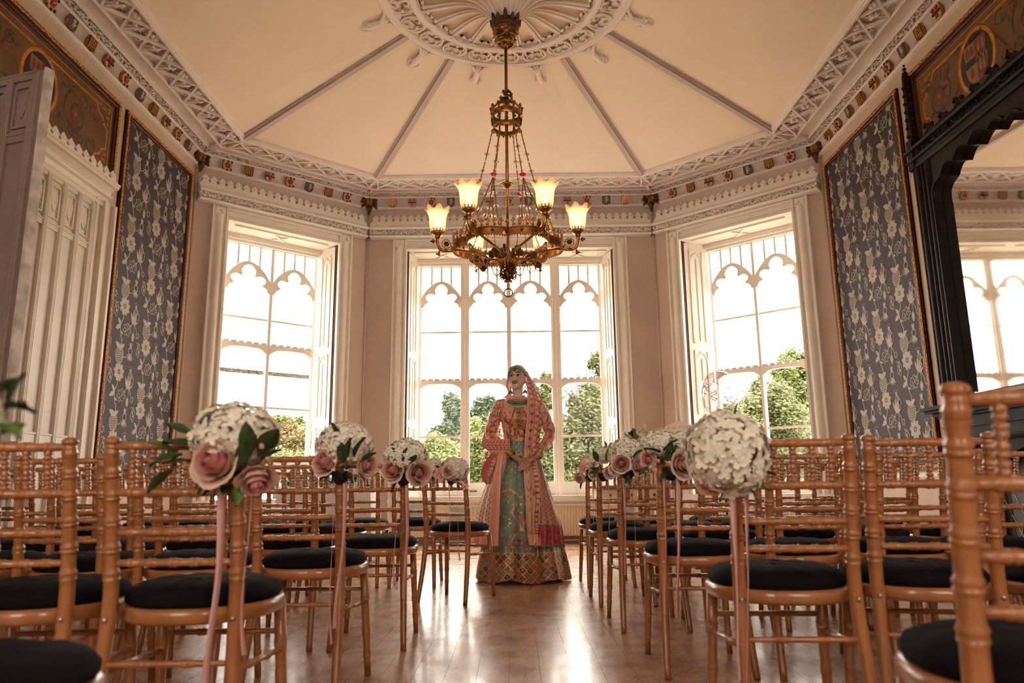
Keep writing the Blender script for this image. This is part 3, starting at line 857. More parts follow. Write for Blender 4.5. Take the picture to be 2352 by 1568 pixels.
win2 = window(2, WC, OC, (-1.445, 1.330), [(-1.400, -.808), (-.677, -.115), (-.050, .551), (.695, 1.276)], 'wide four light gothic window behind the bride')
win3 = window(3, WB, OB, (.66, 1.99), [(.70, 1.305), (1.345, 1.950)], 'tall gothic sash window in the right bay wall')

# ------------------------------------------------------------------ pelmets with pierced cresting
cl = MB()
PL = [(-.055, 0), (.055, 0), (.055, .02), (.03, .045), (.036, .055), (.052, .068), (.030, .10), (.012, .118), (0, .130), (-.012, .118), (-.030, .10), (-.052, .068), (-.036, .055), (-.03, .045), (-.055, .02)]
cl.prism(PL, -.006, .006)
cl.ball((0, .07, .006), .016, 6, 4, (.9, 1.2, .5))
for sx in (-1, 1): cl.ball((sx * .024, .072, .006), .013, 6, 4, (1, 1, .5)); cl.ball((sx * .044, .018, .006), .013, 6, 4, (1, 1.2, .5))
cl.ball((0, .102, .006), .012, 6, 4, (1, 1, .5))
cl_me = cl.mesh('cresting_leaf', m_wood_white, 40)
def cresting(M, a, b, z, d, parent, w=.105):
    n = max(3, round((b - a) / w)); st = (b - a) / n
    for i in range(n):
        T = M @ Matrix.Translation((a + (i + .5) * st, z, d)) @ Matrix.Rotation(-.14, 4, 'X') @ Matrix.Diagonal((st / .11, 1, 1, 1))
        link('cresting_leaf', cl_me, parent, mw=T)
def pelmet(name, M, a, b, label, proj=.13):
    root = struct(name, label)
    def ex(poly, nm, m_, sm=False):
        mb = MB(); mb.M = M @ DZ; mb.prism(poly, -b, -a); mb.build(nm, m_, root, sm)
    p = proj
    ex([(0, 4.39), (p, 4.39), (p + .012, 4.40), (p + .012, 4.412), (p, 4.42), (0, 4.42)], 'lower_bead', m_wood_white)
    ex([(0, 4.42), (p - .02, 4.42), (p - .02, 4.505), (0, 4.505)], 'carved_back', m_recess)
    ex([(0, 4.505), (p + .02, 4.505), (p + .025, 4.53), (p + .015, 4.545), (0, 4.545)], 'upper_bead', m_wood_white)
    ex([(0, 4.545), (p + .005, 4.545), (p - .03, 4.58), (p - .035, 4.60), (p - .05, 4.605), (p - .052, 4.632), (0, 4.632)], 'cornice_board', m_wood_white)
    carving(M, a, b, lambda t: (4.424 + .078 * t, p - .012), .08, 'carved_foliage', root, m_wood_white, .036, .022, 77)
    cresting(M, a + .02, b - .02, 4.63, p - .06, root)
    return root
pelmet('window_pelmet_1', WA, 0.03, LA - .065, 'carved white pelmet with leaf cresting over the left window')
pelmet('window_pelmet_2', WC, C1.x + .055, C2.x - .055, 'carved white pelmet with leaf cresting over the centre window')
pelmet('window_pelmet_3', WB, .065, LB - .03, 'carved white pelmet with leaf cresting over the right window')
# radiators
def radiator(M, a, b, label):
    t = thing('radiator', label, 'radiator', M @ Vector(((a + b) / 2, 0, .1)))
    Mi = t.matrix_basis.inverted() @ M
    mb = MB(); mb.M = Matrix.Translation(-t.location) @ M
    mb.box((a, .10, .04), (b, .52, .11)); mb.build('panel_body', m_rad, t)
    mb = MB(); mb.M = Matrix.Translation(-t.location) @ M; s = a + .02
    while s < b - .03:
        mb.cbox((s, .12, .11), (s + .026, .50, .122), .006); s += .04
    mb.build('convector_fluting', m_rad, t)
    mb = MB(); mb.M = Matrix.Translation(-t.location) @ M
    mb.box((a - .005, .50, .03), (b + .005, .525, .128)); mb.build('top_grille', m_rad, t)
    mb = MB(); mb.M = Matrix.Translation(-t.location) @ M
    for s in (a + .1, b - .1): mb.tube([(s, 0, .075), (s, .11, .075)], .012, 8)
    mb.tube([(a - .05, .04, .04), (b + .05, .04, .04)], .012, 8)
    mb.build('pipe', m_rad, t, True)
radiator(WC, -1.45, -.30, 'cream panel radiator under the centre window beside the pink sash')
radiator(WC, .16, 1.40, 'cream panel radiator under the centre window right of the bride')
radiator(WA, .55, 1.9, 'cream panel radiator under the left bay window')
radiator(WB, .6, 2.0, 'cream panel radiator under the right bay window')
# ------------------------------------------------------------------ framed wallpaper and painted panels
m_paper = mat('wallpaper_plum_grey', (0.046, 0.033, 0.047), 0.7, var=0.06, vscale=3)
m_print = mat('wallpaper_print_cream', (0.44, 0.38, 0.31), 0.6, var=0.10, vscale=30)
m_maroon = mat('frame_maroon', (0.075, 0.014, 0.012), 0.35, var=0.3, vscale=12)
m_giltb = mat('frame_gilt_ground', (0.26, 0.10, 0.02), 0.4, 0.5, var=0.5, vscale=70)
m_gilt = mat('frame_gilding', (0.80, 0.38, 0.09), 0.34, 0.6, var=0.45, vscale=60)
m_brown = mat('painted_panel_umber', (0.105, 0.040, 0.011), 0.55, var=0.28, vscale=4, bump=0.05)
m_brown2 = mat('painted_panel_ochre', (0.150, 0.062, 0.018), 0.55, var=0.25, vscale=5)
m_goldline = mat('painted_gold_line', (0.56, 0.20, 0.02), 0.4, 0.2, var=0.35, vscale=12)
m_scroll = mat('painted_scroll_brown', (0.065, 0.022, 0.014), 0.6, var=0.3, vscale=12)
m_pred = mat('painted_red', (0.20, 0.035, 0.02), 0.6, var=0.2, vscale=20)
m_pgreen = mat('painted_dull_green', (0.075, 0.065, 0.035), 0.6, var=0.2, vscale=20)
m_pbuff = mat('painted_buff', (0.26, 0.14, 0.065), 0.6, var=0.2, vscale=20)
m_pblack = mat('painted_black', (0.018, 0.010, 0.012), 0.5)

def petal(cx, cz, an, r0, r1, w, n=5):
    out = []
    for i in range(n + 1):
        t = i / n; r = r0 + (r1 - r0) * t; h = w * math.sin(PI * min(1, t * .85 + .12)) ** .8 / 2
        out.append((r, h))
    pts = [(r, h) for r, h in out] + [(r, -h) for r, h in out[::-1]]
    c, s = math.cos(an), math.sin(an)
    return [(cx + x * c - y * s, cz + x * s + y * c) for x, y in pts]
def sp2(pts, n=5): return [(v.x, v.y) for v in spline([(p[0], p[1], 0) for p in pts], n)]
def motif(mb, ox, oz, zz, k=1.0):
    def P(pts): return [(ox + x * k, oz + y * k) for x, y in pts]
    cnt = [0]
    def nz(): cnt[0] += 1; return zz + cnt[0] * .00003
    S = lambda pts, w=.008, w1=None, n=5: mb.stroke(P(sp2(pts, n)), w * k * 1.25, None, nz(), (w1 * k) if w1 else None)
    Fl = lambda pts: mb.flat(P(pts), nz())
    # daisy
    for i in range(9): Fl(petal(0, 0, i * 2 * PI / 9 + .2, .030, .090, .048))
    S(arc(0, 0, .026, 0, 2 * PI, 14), .006, n=1); Fl(arc(0, 0, .012, 0, 2 * PI, 8)[:-1])
    # main stem
    S([(0, -.075), (-.015, -.13), (-.045, -.18), (-.03, -.26), (.0, -.33), (-.02, -.40)], .008)
    # stem leaves
    Fl(petal(-.045, -.18, 2.3, 0, .075, .032)); Fl(petal(-.045, -.19, 3.6, 0, .085, .045)); Fl(petal(-.035, -.24, -.4, 0, .05, .022))
    # lobed outline leaf
    lob = [];
    for i in range(25):
        a = i / 24 * 2 * PI; r = .052 + .012 * math.sin(a * 7); lob.append((.075 + r * 1.25 * math.cos(a) * .9 - r * .5 * math.sin(a), -.205 + r * .9 * math.sin(a) + r * .5 * math.cos(a)))
    S(lob, .006, n=1); S([(.035, -.235), (.075, -.205), (.12, -.17)], .005)
    for q in (-.02, .01, .035): S([(.075 + q, -.205 + q * .7), (.075 + q + .01, -.235 + q * .7)], .005, n=1); S([(.075 + q, -.205 + q * .7), (.06 + q, -.175 + q * .7)], .005, n=1)
    # frond spray
    S([(.12, -.17), (.16, -.13), (.20, -.14), (.235, -.19), (.245, -.24), (.27, -.25), (.285, -.22), (.272, -.20), (.258, -.21)], .007)
    for a, l in ((1.9, .11), (1.5, .13), (1.1, .12), (.75, .10), (.35, .09)): Fl(petal(.155, -.135, a, .01, l, .026))
    # closed bud
    S([(.19, -.14), (.195, -.19), (.185, -.22)], .005); Fl(petal(.185, -.215, -1.6, 0, .085, .048))
    # pomegranate
    pg = [(-.02 + .066 * math.cos(a) * (1 + .1 * math.sin(a)), -.46 + .078 * math.sin(a)) for a in [i / 20 * 2 * PI for i in range(21)]]
    S(pg, .007, n=1)
    for i in range(-3, 4):
        S([(-.02 + i * .017, -.46 - .07 * math.sqrt(max(0, 1 - (i / 3.9) ** 2))), (-.02 + i * .017 + .01, -.46 + .07 * math.sqrt(max(0, 1 - (i / 3.9) ** 2)))], .005, n=1)
        S([(-.02 - .06 * math.sqrt(max(0, 1 - (i / 3.9) ** 2)), -.46 + i * .02), (-.02 + .06 * math.sqrt(max(0, 1 - (i / 3.9) ** 2)), -.46 + i * .02 + .008)], .005, n=1)
    Fl(petal(-.02, -.39, 2.7, -.02, .09, .05)); Fl(petal(-.02, -.39, .5, -.02, .08, .045))
    # thistle
    for a in (-2.3, -1.95, -1.6, -1.2, -.85): Fl(petal(.16, -.42, a, .005, .075, .016))
    S(arc(.16, -.395, .033, 0, 2 * PI, 12), .008, n=1)
    for a in (1.2, 1.57, 1.95): Fl(petal(.16, -.37, a, .0, .06, .018))
    S([(.045, -.47), (.09, -.46), (.12, -.43), (.15, -.42)], .006)
    # small outlined leaf
    lf = [(.30 + .032 * math.cos(a) * (1 + .25 * math.sin(4 * a)), -.36 + .062 * math.sin(a) * (1 + .18 * math.cos(5 * a))) for a in [i / 18 * 2 * PI for i in range(19)]]
    S(lf, .006, n=1); S([(.29, -.41), (.30, -.36), (.305, -.31)], .005); S([(.255, -.30), (.28, -.29), (.30, -.31)], .005)
    Fl(petal(.30, -.36, -1.2, .0, .03, .02)); Fl(petal(.30, -.36, 1.8, .0, .035, .02))
    # bell bud with dots
    S(arc(.20, -.01, .032, 0, 2 * PI, 12), .006, n=1)
    for q in (-.012, .004, .018): S([(.20 + q, -.035), (.20 + q + .006, .015)], .005, n=1)
    for a in (1.1, 1.6, 2.1): Fl(petal(.195, .02, a, .0, .04, .014)); Fl(arc(.195 + .058 * math.cos(a), .02 + .055 * math.sin(a), .006, 0, 2 * PI, 6)[:-1])
    for a in (-.9, -1.6, -2.3): Fl(petal(.20, -.04, a, .0, .04, .014))
    S([(.23, -.01), (.26, -.03), (.25, -.09), (.20, -.14)], .006)
def clip_poly_rect(mb, x0, x1, z0, z1):
    """drop the pieces of the print that leave the panel"""
    keep = []
    for f in mb.f:
        if all(x0 < mb.v[i][0] < x1 and z0 < mb.v[i][1] < z1 for i in f): keep.append(f)
    used = sorted({i for f in keep for i in f}); mp = {i: k for k, i in enumerate(used)}
    mb.v = [mb.v[i] for i in used]; mb.f = [tuple(mp[i] for i in f) for f in keep]; mb.mi = [0] * len(mb.f)
def frame_rails(M, a, b, z0, z1, root, w=.075, gw=.040, gilt_out=True):
    for nm, (p, q, r, t) in (('frame_rail', (a, b, z0, z0 + w)), ('frame_rail', (a, b, z1 - w, z1)), ('frame_rail', (a, a + w, z0 + w, z1 - w)), ('frame_rail', (b - w, b, z0 + w, z1 - w))):
        mb = MB(); mb.M = M
        hor = (q - p) > (t - r)
        if hor:
            out = t if t >= z1 - 1e-4 else r; sgn = -1 if t >= z1 - 1e-4 else 1
            mb.box((p, r, 0), (q, t, .025))
            o0 = out + sgn * .008; mb.box((p, min(o0, o0 + sgn * gw), .025), (q, max(o0, o0 + sgn * gw), .034))
            i0 = out + sgn * (w - .012); mb.tube([(p, i0, .026), (q, i0, .026)], .010, 6)
        else:
            out = p if p <= a + 1e-4 else q; sgn = 1 if p <= a + 1e-4 else -1
            mb.box((p, r, 0), (q, t, .025))
            o0 = out + sgn * .008; mb.box((min(o0, o0 + sgn * gw), r, .025), (max(o0, o0 + sgn * gw), t, .034))
            i0 = out + sgn * (w - .012); mb.tube([(i0, r, .026), (i0, t, .026)], .010, 6)
        mb.build(nm, m_maroon, root)
    # gilt running scroll
    R = random.Random(int(a * 100) & 255); mb = MB(); mb.M = M
    def run(fx):
        L = fx[1]; s = 0; k = 0
        while s < L:
            c = fx[0](s); a0 = R.uniform(0, 6.3)
            pts = [(c[0] + .014 * (1 - .5 * i / 4) * math.cos(a0 + i * 1.1 * (1 if k % 2 else -1)), c[1] + .014 * (1 - .5 * i / 4) * math.sin(a0 + i * 1.1 * (1 if k % 2 else -1)), .036) for i in range(5)]
            mb.tube(pts, [.006, .007, .006, .005, .006], 4); k += 1; s += .023
    g = .008 + gw / 2
    run((lambda s: (a + g, z0 + s), z1 - z0)); run((lambda s: (b - g, z0 + s), z1 - z0))
    run((lambda s: (a + s, z0 + g), b - a)); run((lambda s: (a + s, z1 - g), b - a))
    o = mb.build('gilt_scrollwork', m_gilt, root, True); o['kind'] = 'stuff'
    for (p, q, r, t) in ((a + .008, b - .008, z0 + .008, z0 + .008 + gw), (a + .008, b - .008, z1 - .008 - gw, z1 - .008), (a + .008, a + .008 + gw, z0 + .01, z1 - .01), (b - .008 - gw, b - .008, z0 + .01, z1 - .01)):
        mb = MB(); mb.M = M; mb.box((p, r, .034), (q, t, .0355)); mb.build('gilt_strip', m_giltb, root)
def paper_panel(M, a, b, label, ph):
    z0, z1 = .874, 4.705
    root = thing('wallpaper_panel', label, 'wall panel')
    mb = MB(); mb.M = M; mb.box((a, z0, 0), (b, z1, .012)); mb.build('paper_ground', m_paper, root)
    pr = MB(); col = 0; s = a - .30 + ph
    while s < b + .3:
        z = z1 + .36 - (col % 2) * .345
        while z > z0 - .3:
            motif(pr, s, z, .0135 + .00001 * (col % 7), 1.13); z -= .69
        s += .50; col += 1
    clip_poly_rect(pr, a + .07, b - .07, z0 + .07, z1 - .07)
    q = MB(); q.M = M; q.add(pr); o = q.build('floral_print', m_print, root); o['kind'] = 'stuff'
    frame_rails(M, a, b, z0, z1, root)
    return root
paper_panel(WL, 7.115, 8.715, 'tall plum floral wallpaper panel in gilt frame beside the white door', .12)
paper_panel(WR, -8.690, -6.890, 'tall plum floral wallpaper panel in gilt frame beside the black overmantel', .2)

PM = [m_brown, m_brown2, m_goldline, m_scroll, m_pred, m_pgreen, m_pbuff, m_pblack]
def scroll(mb, cx, cz, r, dirn, zz):
    mb.cur = 3
    pts = [(cx + dirn * r * (1 - .75 * t) * math.cos(PI * 2.6 * t + 2.4), cz + r * (1 - .75 * t) * math.sin(PI * 2.6 * t + 2.4)) for t in [i / 24 for i in range(25)]]
    mb.stroke(pts, .030, None, zz, .012)
    for k in range(5):
        t = k / 5; p = pts[int(t * 24)]; mb.cur = 5 if k % 2 else 3
        mb.flat(petal(p[0], p[1], 1.0 + k * 1.3, 0, .085, .04), zz + .0004)
    mb.cur = 4
    for k in range(6): mb.flat(petal(cx, cz, k * PI / 3, .02, .07, .045), zz + .0008)
    mb.cur = 3; mb.stroke(arc(cx, cz, .082, 0, 2 * PI, 16), .008, None, zz + .001); mb.cur = 6; mb.flat(arc(cx, cz, .022, 0, 2 * PI, 8)[:-1], zz + .0014)
def corner_orn(mb, cx, cz, sx, sz, zz):
    mb.cur = 2
    for (x, z, r) in ((.03, .03, .035), (.10, .03, .028), (.03, .10, .028), (.17, .02, .018), (.02, .17, .018)):
        mb.stroke([(cx + sx * (x + r * (1 - .12 * i) * math.cos(i * .8)), cz + sz * (z + r * (1 - .12 * i) * math.sin(i * .8))) for i in range(7)], .014, None, zz, .008)
    mb.flat([(cx, cz), (cx + sx * .06, cz + sz * .012), (cx + sx * .02, cz + sz * .02), (cx + sx * .012, cz + sz * .06)], zz)
def painted_panel(M, a, b, z0, z1, label, arms, scrolls):
    root = thing('painted_panel', label, 'wall panel')
    mb = MB(); mb.M = M; mb.box((a, z0, 0), (b, z1, .012)); mb.build('panel_ground', m_brown, root)
    mb = MB(); mb.M = M; zz = .0128
    i0, i1, j0, j1 = a + .13, b - .13, z0 + .12, z1 - .13
    mb.cur = 1; mb.flat([(i0, j0), (i1, j0), (i1, j1), (i0, j1)], .0124)
    mb.cur = 2
    for (p, q) in (((i0, j0), (i1, j0)), ((i0, j1), (i1, j1)), ((i0, j0), (i0, j1)), ((i1, j0), (i1, j1))): mb.stroke([p, q], .010, None, zz)
    # lobed inner border
    e = .14; bd = []
    for (x, z, sx, sz) in ((i1 - .05, j1 - .07, -1, -1), (i1 - .05, j0 + .07, -1, 1), (i0 + .05, j0 + .07, 1, 1), (i0 + .05, j1 - .07, 1, -1)):
        seg = [(x + sx * .0, z + sz * e * 1.4), (x + sx * e * .45, z + sz * e * 1.2), (x + sx * e * .7, z + sz * e * .75), (x + sx * e * 1.2, z + sz * e * .5), (x + sx * e * 1.5, z)]
        bd += seg if sx * sz < 0 and False else (seg if (sx, sz) in ((-1, 1), (1, -1)) else seg[::-1])
    bd.append(bd[0]); mb.stroke(bd, .022, None, zz)
    for (x, z, sx, sz) in ((i1 - .03, j1 - .03, -1, -1), (i1 - .03, j0 + .03, -1, 1), (i0 + .03, j0 + .03, 1, 1), (i0 + .03, j1 - .03, 1, -1)): corner_orn(mb, x, z, sx, sz, zz)
    for (sx_, dr) in scrolls: scroll(mb, sx_, (j0 + j1) / 2, .19, dr, zz)
    for (sx_, dr) in scrolls:
        mb.cur = 3; mb.stroke(sp2([(sx_ - dr * .2, j0 + .16), (sx_ - dr * .32, (j0 + j1) / 2), (sx_ - dr * .45, j1 - .16)]), .016, None, zz + .0002, .03)
        mb.cur = 4
        for k in range(4): mb.flat(petal(sx_ - dr * (.28 + .05 * k), (j0 + j1) / 2 + (k - 1.5) * .1, 1.2 + k, 0, .07, .04), zz + .0006)
    RS = random.Random(int(a * 31) & 1023); x = i0 + .16; k = 0; zc_ = (j0 + j1) / 2
    while x < i1 - .16:
        if all(abs(x - ax) > .30 for ax in arms):
            for sg in (1, -1):
                r = RS.uniform(.055, .085); cz0 = zc_ + sg * RS.uniform(.15, .21); dr = 1 if k % 2 else -1; e_ = zz + .0003 + k * .00004
                mb.cur = 3; mb.stroke([(x + dr * r * (1 - .8 * t) * math.cos(5.6 * t + 1), cz0 + sg * r * (1 - .8 * t) * math.sin(5.6 * t + 1)) for t in [i / 14 for i in range(15)]], .018, None, e_, .007)
                for q in range(3):
                    mb.cur = (5, 3, 4)[(k + q) % 3]; mb.flat(petal(x + dr * r * .8, cz0 - sg * r * .3, RS.uniform(0, 6.3), .01, RS.uniform(.05, .085), .034), e_ + .00001 * (q + 1))
        k += 1; x += .15
    for ax in arms:
        cz = (j0 + j1) / 2 + .02
        mb.cur = 2; mb.stroke(arc(ax, cz, .235, 0, 2 * PI, 28, .27), .055, None, zz + .001)
        mb.cur = 3; mb.stroke(arc(ax, cz, .255, 0, 2 * PI, 28, .29), .008, None, zz + .0014)
        mb.cur = 7; mb.flat(arc(ax, cz, .215, 0, 2 * PI, 24, .25)[:-1], zz + .0012)
        W, H = .145, .18
        mb.cur = 6; sh = [(ax - W, cz + H), (ax + W, cz + H), (ax + W, cz - .05)] + arc(ax, cz - .05, W, 0, -PI, 8, .14)[1:-1] + [(ax - W, cz - .05)]
        mb.flat(sh, zz + .002)
        mb.cur = 4; mb.flat([(ax, cz + .02), (ax + W, cz + .02), (ax + W, cz + H), (ax, cz + H)], zz + .0024)
        mb.flat([(ax, cz - .02), (ax + W, cz - .02), (ax + W * .93, cz - .10), (ax + W * .5, cz - .17), (ax, cz - .18)], zz + .0024)
        mb.cur = 7; mb.flat([(ax - W, cz - .02), (ax, cz - .02), (ax, cz + .045), (ax - W, cz + .045)], zz + .0026)
        for k in range(6): mb.flat([(ax + .01 + .024 * k, cz - .02 + (k % 2) * .032), (ax + .03 + .024 * k, cz - .02 + (k % 2) * .032), (ax + .03 + .024 * k, cz + .012 + (k % 2) * .032), (ax + .01 + .024 * k, cz + .012 + (k % 2) * .032)], zz + .0028)
        mb.cur = 4
        for dx in (-.105, -.045): mb.flat(petal(ax + dx, cz + .06, 1.5, 0, .10, .05), zz + .003)
        mb.flat(petal(ax - .07, cz - .13, 1.5, 0, .1, .06), zz + .003)
        mb.cur = 6
        for dx in (.045, .10): mb.flat(petal(ax + dx, cz + .06, 1.5, 0, .09, .035), zz + .003)
        for dx in (.045, .09): mb.flat(petal(ax + dx, cz - .12, 1.5, 0, .09, .035), zz + .003)
    o = mb.build('painted_ornament', PM, root); o['kind'] = 'stuff'
    frame_rails(M, a, b, z0, z1, root, .085)
    return root
painted_panel(WL, 3.7, 6.985, 3.72, 4.70, 'umber painted panel with scrolls and arms above the white door', [on_wall(WL, 90, 168)[0]], [(on_wall(WL, 172, 248)[0], 1), (4.9, -1), (4.2, -1)])
painted_panel(WR, -6.66, -3.3, 3.76, 4.71, 'umber painted panel with quartered coat of arms above the black overmantel', [-5.66], [(-6.22, -1), (-5.02, 1), (-3.9, 1)])
# latin motto ribbons beside the arms
m_motto = m_pblack
def motto(txt, s, z, ang, M, size):
    cu = bpy.data.curves.new('motto_lettering', 'FONT'); cu.body = txt; cu.size = size; cu.extrude = .0004; cu.materials.append(m_motto)
    o = bpy.data.objects.new('motto_lettering', cu); COL.objects.link(o)
    me = bpy.data.meshes.new_from_object(o); bpy.data.objects.remove(o); me.materials.clear(); me.materials.append(m_motto)
    return me, M @ Matrix.Translation((s, z, .017)) @ Matrix.Rotation(ang, 4, 'Z')
_pp = [o for o in bpy.data.objects if o.name.startswith('painted_panel') and o.parent is None][-1]
for txt, s, z, ang in (('INTI', on_wall(WR, 2196, 130)[0], on_wall(WR, 2196, 130)[1], .15), ('EMPIRE', on_wall(WR, 2232, 103)[0], on_wall(WR, 2232, 103)[1], .12)):
    me, T = motto(txt, s, z, ang, WR, .055); link('motto_lettering', me, _pp, mw=T)

# ------------------------------------------------------------------ double door
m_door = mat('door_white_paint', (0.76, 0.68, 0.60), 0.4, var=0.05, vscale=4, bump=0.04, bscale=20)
m_worn = mat('worn_edge_paint', (0.70, 0.62, 0.56), 0.6, var=0.35, vscale=9, bump=0.2, bscale=30)
def door_leaf(root, M, w, z1, ncol=4, th=.05, edge=False, m_door=m_door):
    """M: local x along the leaf, y up, z out of the face"""
    mb = MB(); mb.M = M; mb.box((0, 0.01, -th), (w, z1, 0)); mb.build('leaf', m_door, root)
    cw = (w - .07) / ncol
    for face in (1, -1):
        F = M if face == 1 else M @ Matrix.Translation((0, 0, -th)) @ Matrix.Diagonal((1, 1, -1, 1))
        for i in range(ncol + 1):
            c = .035 + i * cw; mb = MB(); mb.M = F
            mb.box((c - .026, .2, 0), (c + .026, z1 - .02, .022))
            for q in (-.018, 0, .018): mb.tube([(c + q, .2, .022), (c + q, z1 - .03, .022)], .009, 6)
            mb.build('stile_moulding', m_door, root, 40)
        for (z, h) in ((.12, .12), (1.16, .08), (z1 - .50, .055), (z1 - .06, .05)):
            mb = MB(); mb.M = F; mb.prism([(.02, z), (w - .02, z), (w - .02, z + h), (.02, z + h)], 0, .016)
            mb.tube([(.03, z + h, .012), (w - .03, z + h, .012)], .013, 6); mb.build('rail_moulding', m_door, root, 40)
        for i in range(ncol):
            c = .035 + (i + .5) * cw; z = z1 - .25; mb = MB(); mb.M = F
            p = cw / 2 - .045
            for (x0, x1, y0, y1) in ((c - p, c - p + .016, z - .14, z + .14), (c + p - .016, c + p, z - .14, z + .14), (c - p, c + p, z - .15, z - .134), (c - p, c + p, z + .134, z + .15)): mb.box((x0, y0, 0), (x1, y1, .016))
            mb.prism([(c - .042, z + .085), (c + .042, z + .085), (c + .038, z - .03), (c, z - .085), (c - .038, z - .03)], 0, .010)
            for sx in (-1, 1):
                for q in (-.07, .04): mb.ball((c + sx * (p - .016), z + q, .004), .014, 6, 4, (1, 1.3, .5))
            mb.build('shield_panel', m_door, root)
    if edge:
        mb = MB(); mb.M = M; mb.box((w, .01, -th - .012), (w + .022, z1 + .02, -.004)); mb.build('meeting_edge', m_worn, root)
d1 = struct('door_1', 'closed white panelled door leaf in the left wall')
DZ1 = 3.505
door_leaf(d1, WL @ Matrix.Translation((5.72, 0, .03)), .965, DZ1)
for z in (.6, 1.77, 3.17):
    mb = MB(); mb.M = WL; mb.tube([(6.69, z - .06, .036), (6.69, z + .06, .036)], .011, 8); mb.box((6.66, z - .06, .03), (6.72, z + .06, .036)); mb.build('hinge', m_door, d1)
d2 = struct('door_2', 'open panelled door leaf with shade painted in mauve, swung into the room')
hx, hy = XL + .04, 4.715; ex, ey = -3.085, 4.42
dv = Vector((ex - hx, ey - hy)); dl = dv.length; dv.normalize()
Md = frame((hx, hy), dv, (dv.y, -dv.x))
door_leaf(d2, Md, dl - .02, DZ1, edge=True, m_door=mat('door_mauve_shade', (0.30, 0.215, 0.19), 0.5, var=0.08, vscale=4, bump=0.04, bscale=20))  # mauve tone puts the open leaf's shade into its colour
# casing, hood and cresting over the doors
cs = struct('trim_8', 'white moulded door case with cresting in the left wall')
mb = MB(); mb.M = WL
for (a, b, h) in ((6.70, 6.74, .05), (6.74, 6.80, .03), (6.80, 6.86, .075), (6.86, 6.95, .05), (6.95, 6.985, .09)): mb.box((a, 0, 0), (b, 3.56, h))
for (a, b, h) in ((4.66, 4.70, .05), (4.58, 4.66, .03), (4.50, 4.58, .075), (4.42, 4.50, .09)): mb.box((a, 0, 0), (b, 3.56, h))
mb.build('jamb_moulding', m_door, cs)
mb = MB(); mb.M = WL @ DZ
mb.prism([(0, 3.50), (.05, 3.50), (.055, 3.53), (.03, 3.56), (.045, 3.60), (.075, 3.615), (.08, 3.63), (.06, 3.645), (.065, 3.68), (.10, 3.70), (.135, 3.705), (.14, 3.73), (.15, 3.735), (.15, 3.755), (0, 3.755)], -6.90, -4.40)
mb.build('hood_moulding', m_door, cs)
cresting(WL, 4.45, 6.88, 3.755, .115, cs, .118)
# light switches beside the door
tag(MB().box((0, -.045, 0), (.012, .045, .13)).build('light_switch', m_wood_white, loc=WL @ Vector((7.045, 1.95, 0))), 'white light switch plate between door case and wallpaper panel', 'light switch')
# lobby behind the open leaf
mb = MB(); mb.M = WL
for lo, hi in (((4.72, 0, -1.5), (5.72, .02, -.45)), ((4.68, 0, -1.5), (4.72, 3.5, -.45)), ((4.68, 0, -1.6), (5.76, 3.5, -1.5)), ((4.68, 3.5, -1.6), (5.76, 3.54, -.45)), ((5.72, 0, -1.5), (5.76, 3.5, -.45))): mb.box(lo, hi)
tag(mb.build('wall_lobby', m_wall), 'dim lobby behind the open door', kind='structure')

# ------------------------------------------------------------------ fireplace and overmantel
m_ebony = mat('ebonised_oak', (0.014, 0.007, 0.008), 0.5, var=0.35, vscale=9, stretch=(1, 1, 6), bump=0.08, spec=0.18)
m_slate = mat('black_slate', (0.020, 0.014, 0.016), 0.5, var=0.4, vscale=7, bump=0.08, spec=0.10)
mm = bpy.data.materials.new('old_mirror_glass'); mm.use_nodes = True
_b = mm.node_tree.nodes['Principled BSDF']; _b.inputs['Metallic'].default_value = 1; _b.inputs['Base Color'].default_value = (.86, .84, .80, 1)
_n = mm.node_tree.nodes.new('ShaderNodeTexNoise'); _n.inputs['Scale'].default_value = 1.2
_r = mm.node_tree.nodes.new('ShaderNodeMapRange'); _r.inputs['To Min'].default_value = .01; _r.inputs['To Max'].default_value = .05
mm.node_tree.links.new(_n.outputs['Fac'], _r.inputs['Value']); mm.node_tree.links.new(_r.outputs['Result'], _b.inputs['Roughness'])
om = thing('overmantel_mirror', 'black carved gothic overmantel with arched mirror on the right wall', 'mirror')
SCN = -5.0            # centre line s of the chimneypiece
def mirs(s): return 2 * SCN - s
dM = .10
# cusp points measured on the front plane
cusps = [on_wall(WR, u, v, dM) for u, v in ((2161, 403), (2190, 368), (2223, 332), (2268, 298), (2311, 276), (2352, 261))]
spring = on_wall(WR, 2147, 470, dM)
half = [(spring[0], 1.52), (spring[0], spring[1])]
for (p, q) in zip([spring] + cusps[:-1], cusps):
    for i in range(1, 10):
        t = i / 10; x = p[0] + (q[0] - p[0]) * t; z = p[1] + (q[1] - p[1]) * t; L = math.hypot(q[0] - p[0], q[1] - p[1])
        nx, nz = -(q[1] - p[1]) / L, (q[0] - p[0]) / L
        half.append((x + nx * .34 * L * math.sin(PI * t) * .8, z + nz * .34 * L * math.sin(PI * t) * .8))
    half.append(q)
lx, lz = cusps[-1]
for i in range(1, 5): half.append((lx + (SCN - lx) * i / 4, lz + .05 * math.sin(i / 4 * PI / 2)))
inner = half + [(mirs(x), z) for x, z in half[-2::-1]]
s_in = spring[0]; s_out = on_wall(WR, 2100, 440, dM)[0]; zb = on_wall(WR, 2105, 385, dM)[1]
outer = []
for i, (x, z) in enumerate(inner):
    if i <= 1: outer.append((s_in - .03, [1.52, spring[1]][i]))
    elif i >= len(inner) - 2: outer.append((mirs(s_in) + .03, [spring[1], 1.52][i - len(inner) + 2]))
    else: outer.append((x if x > s_in - .02 else s_in - .02, zb))
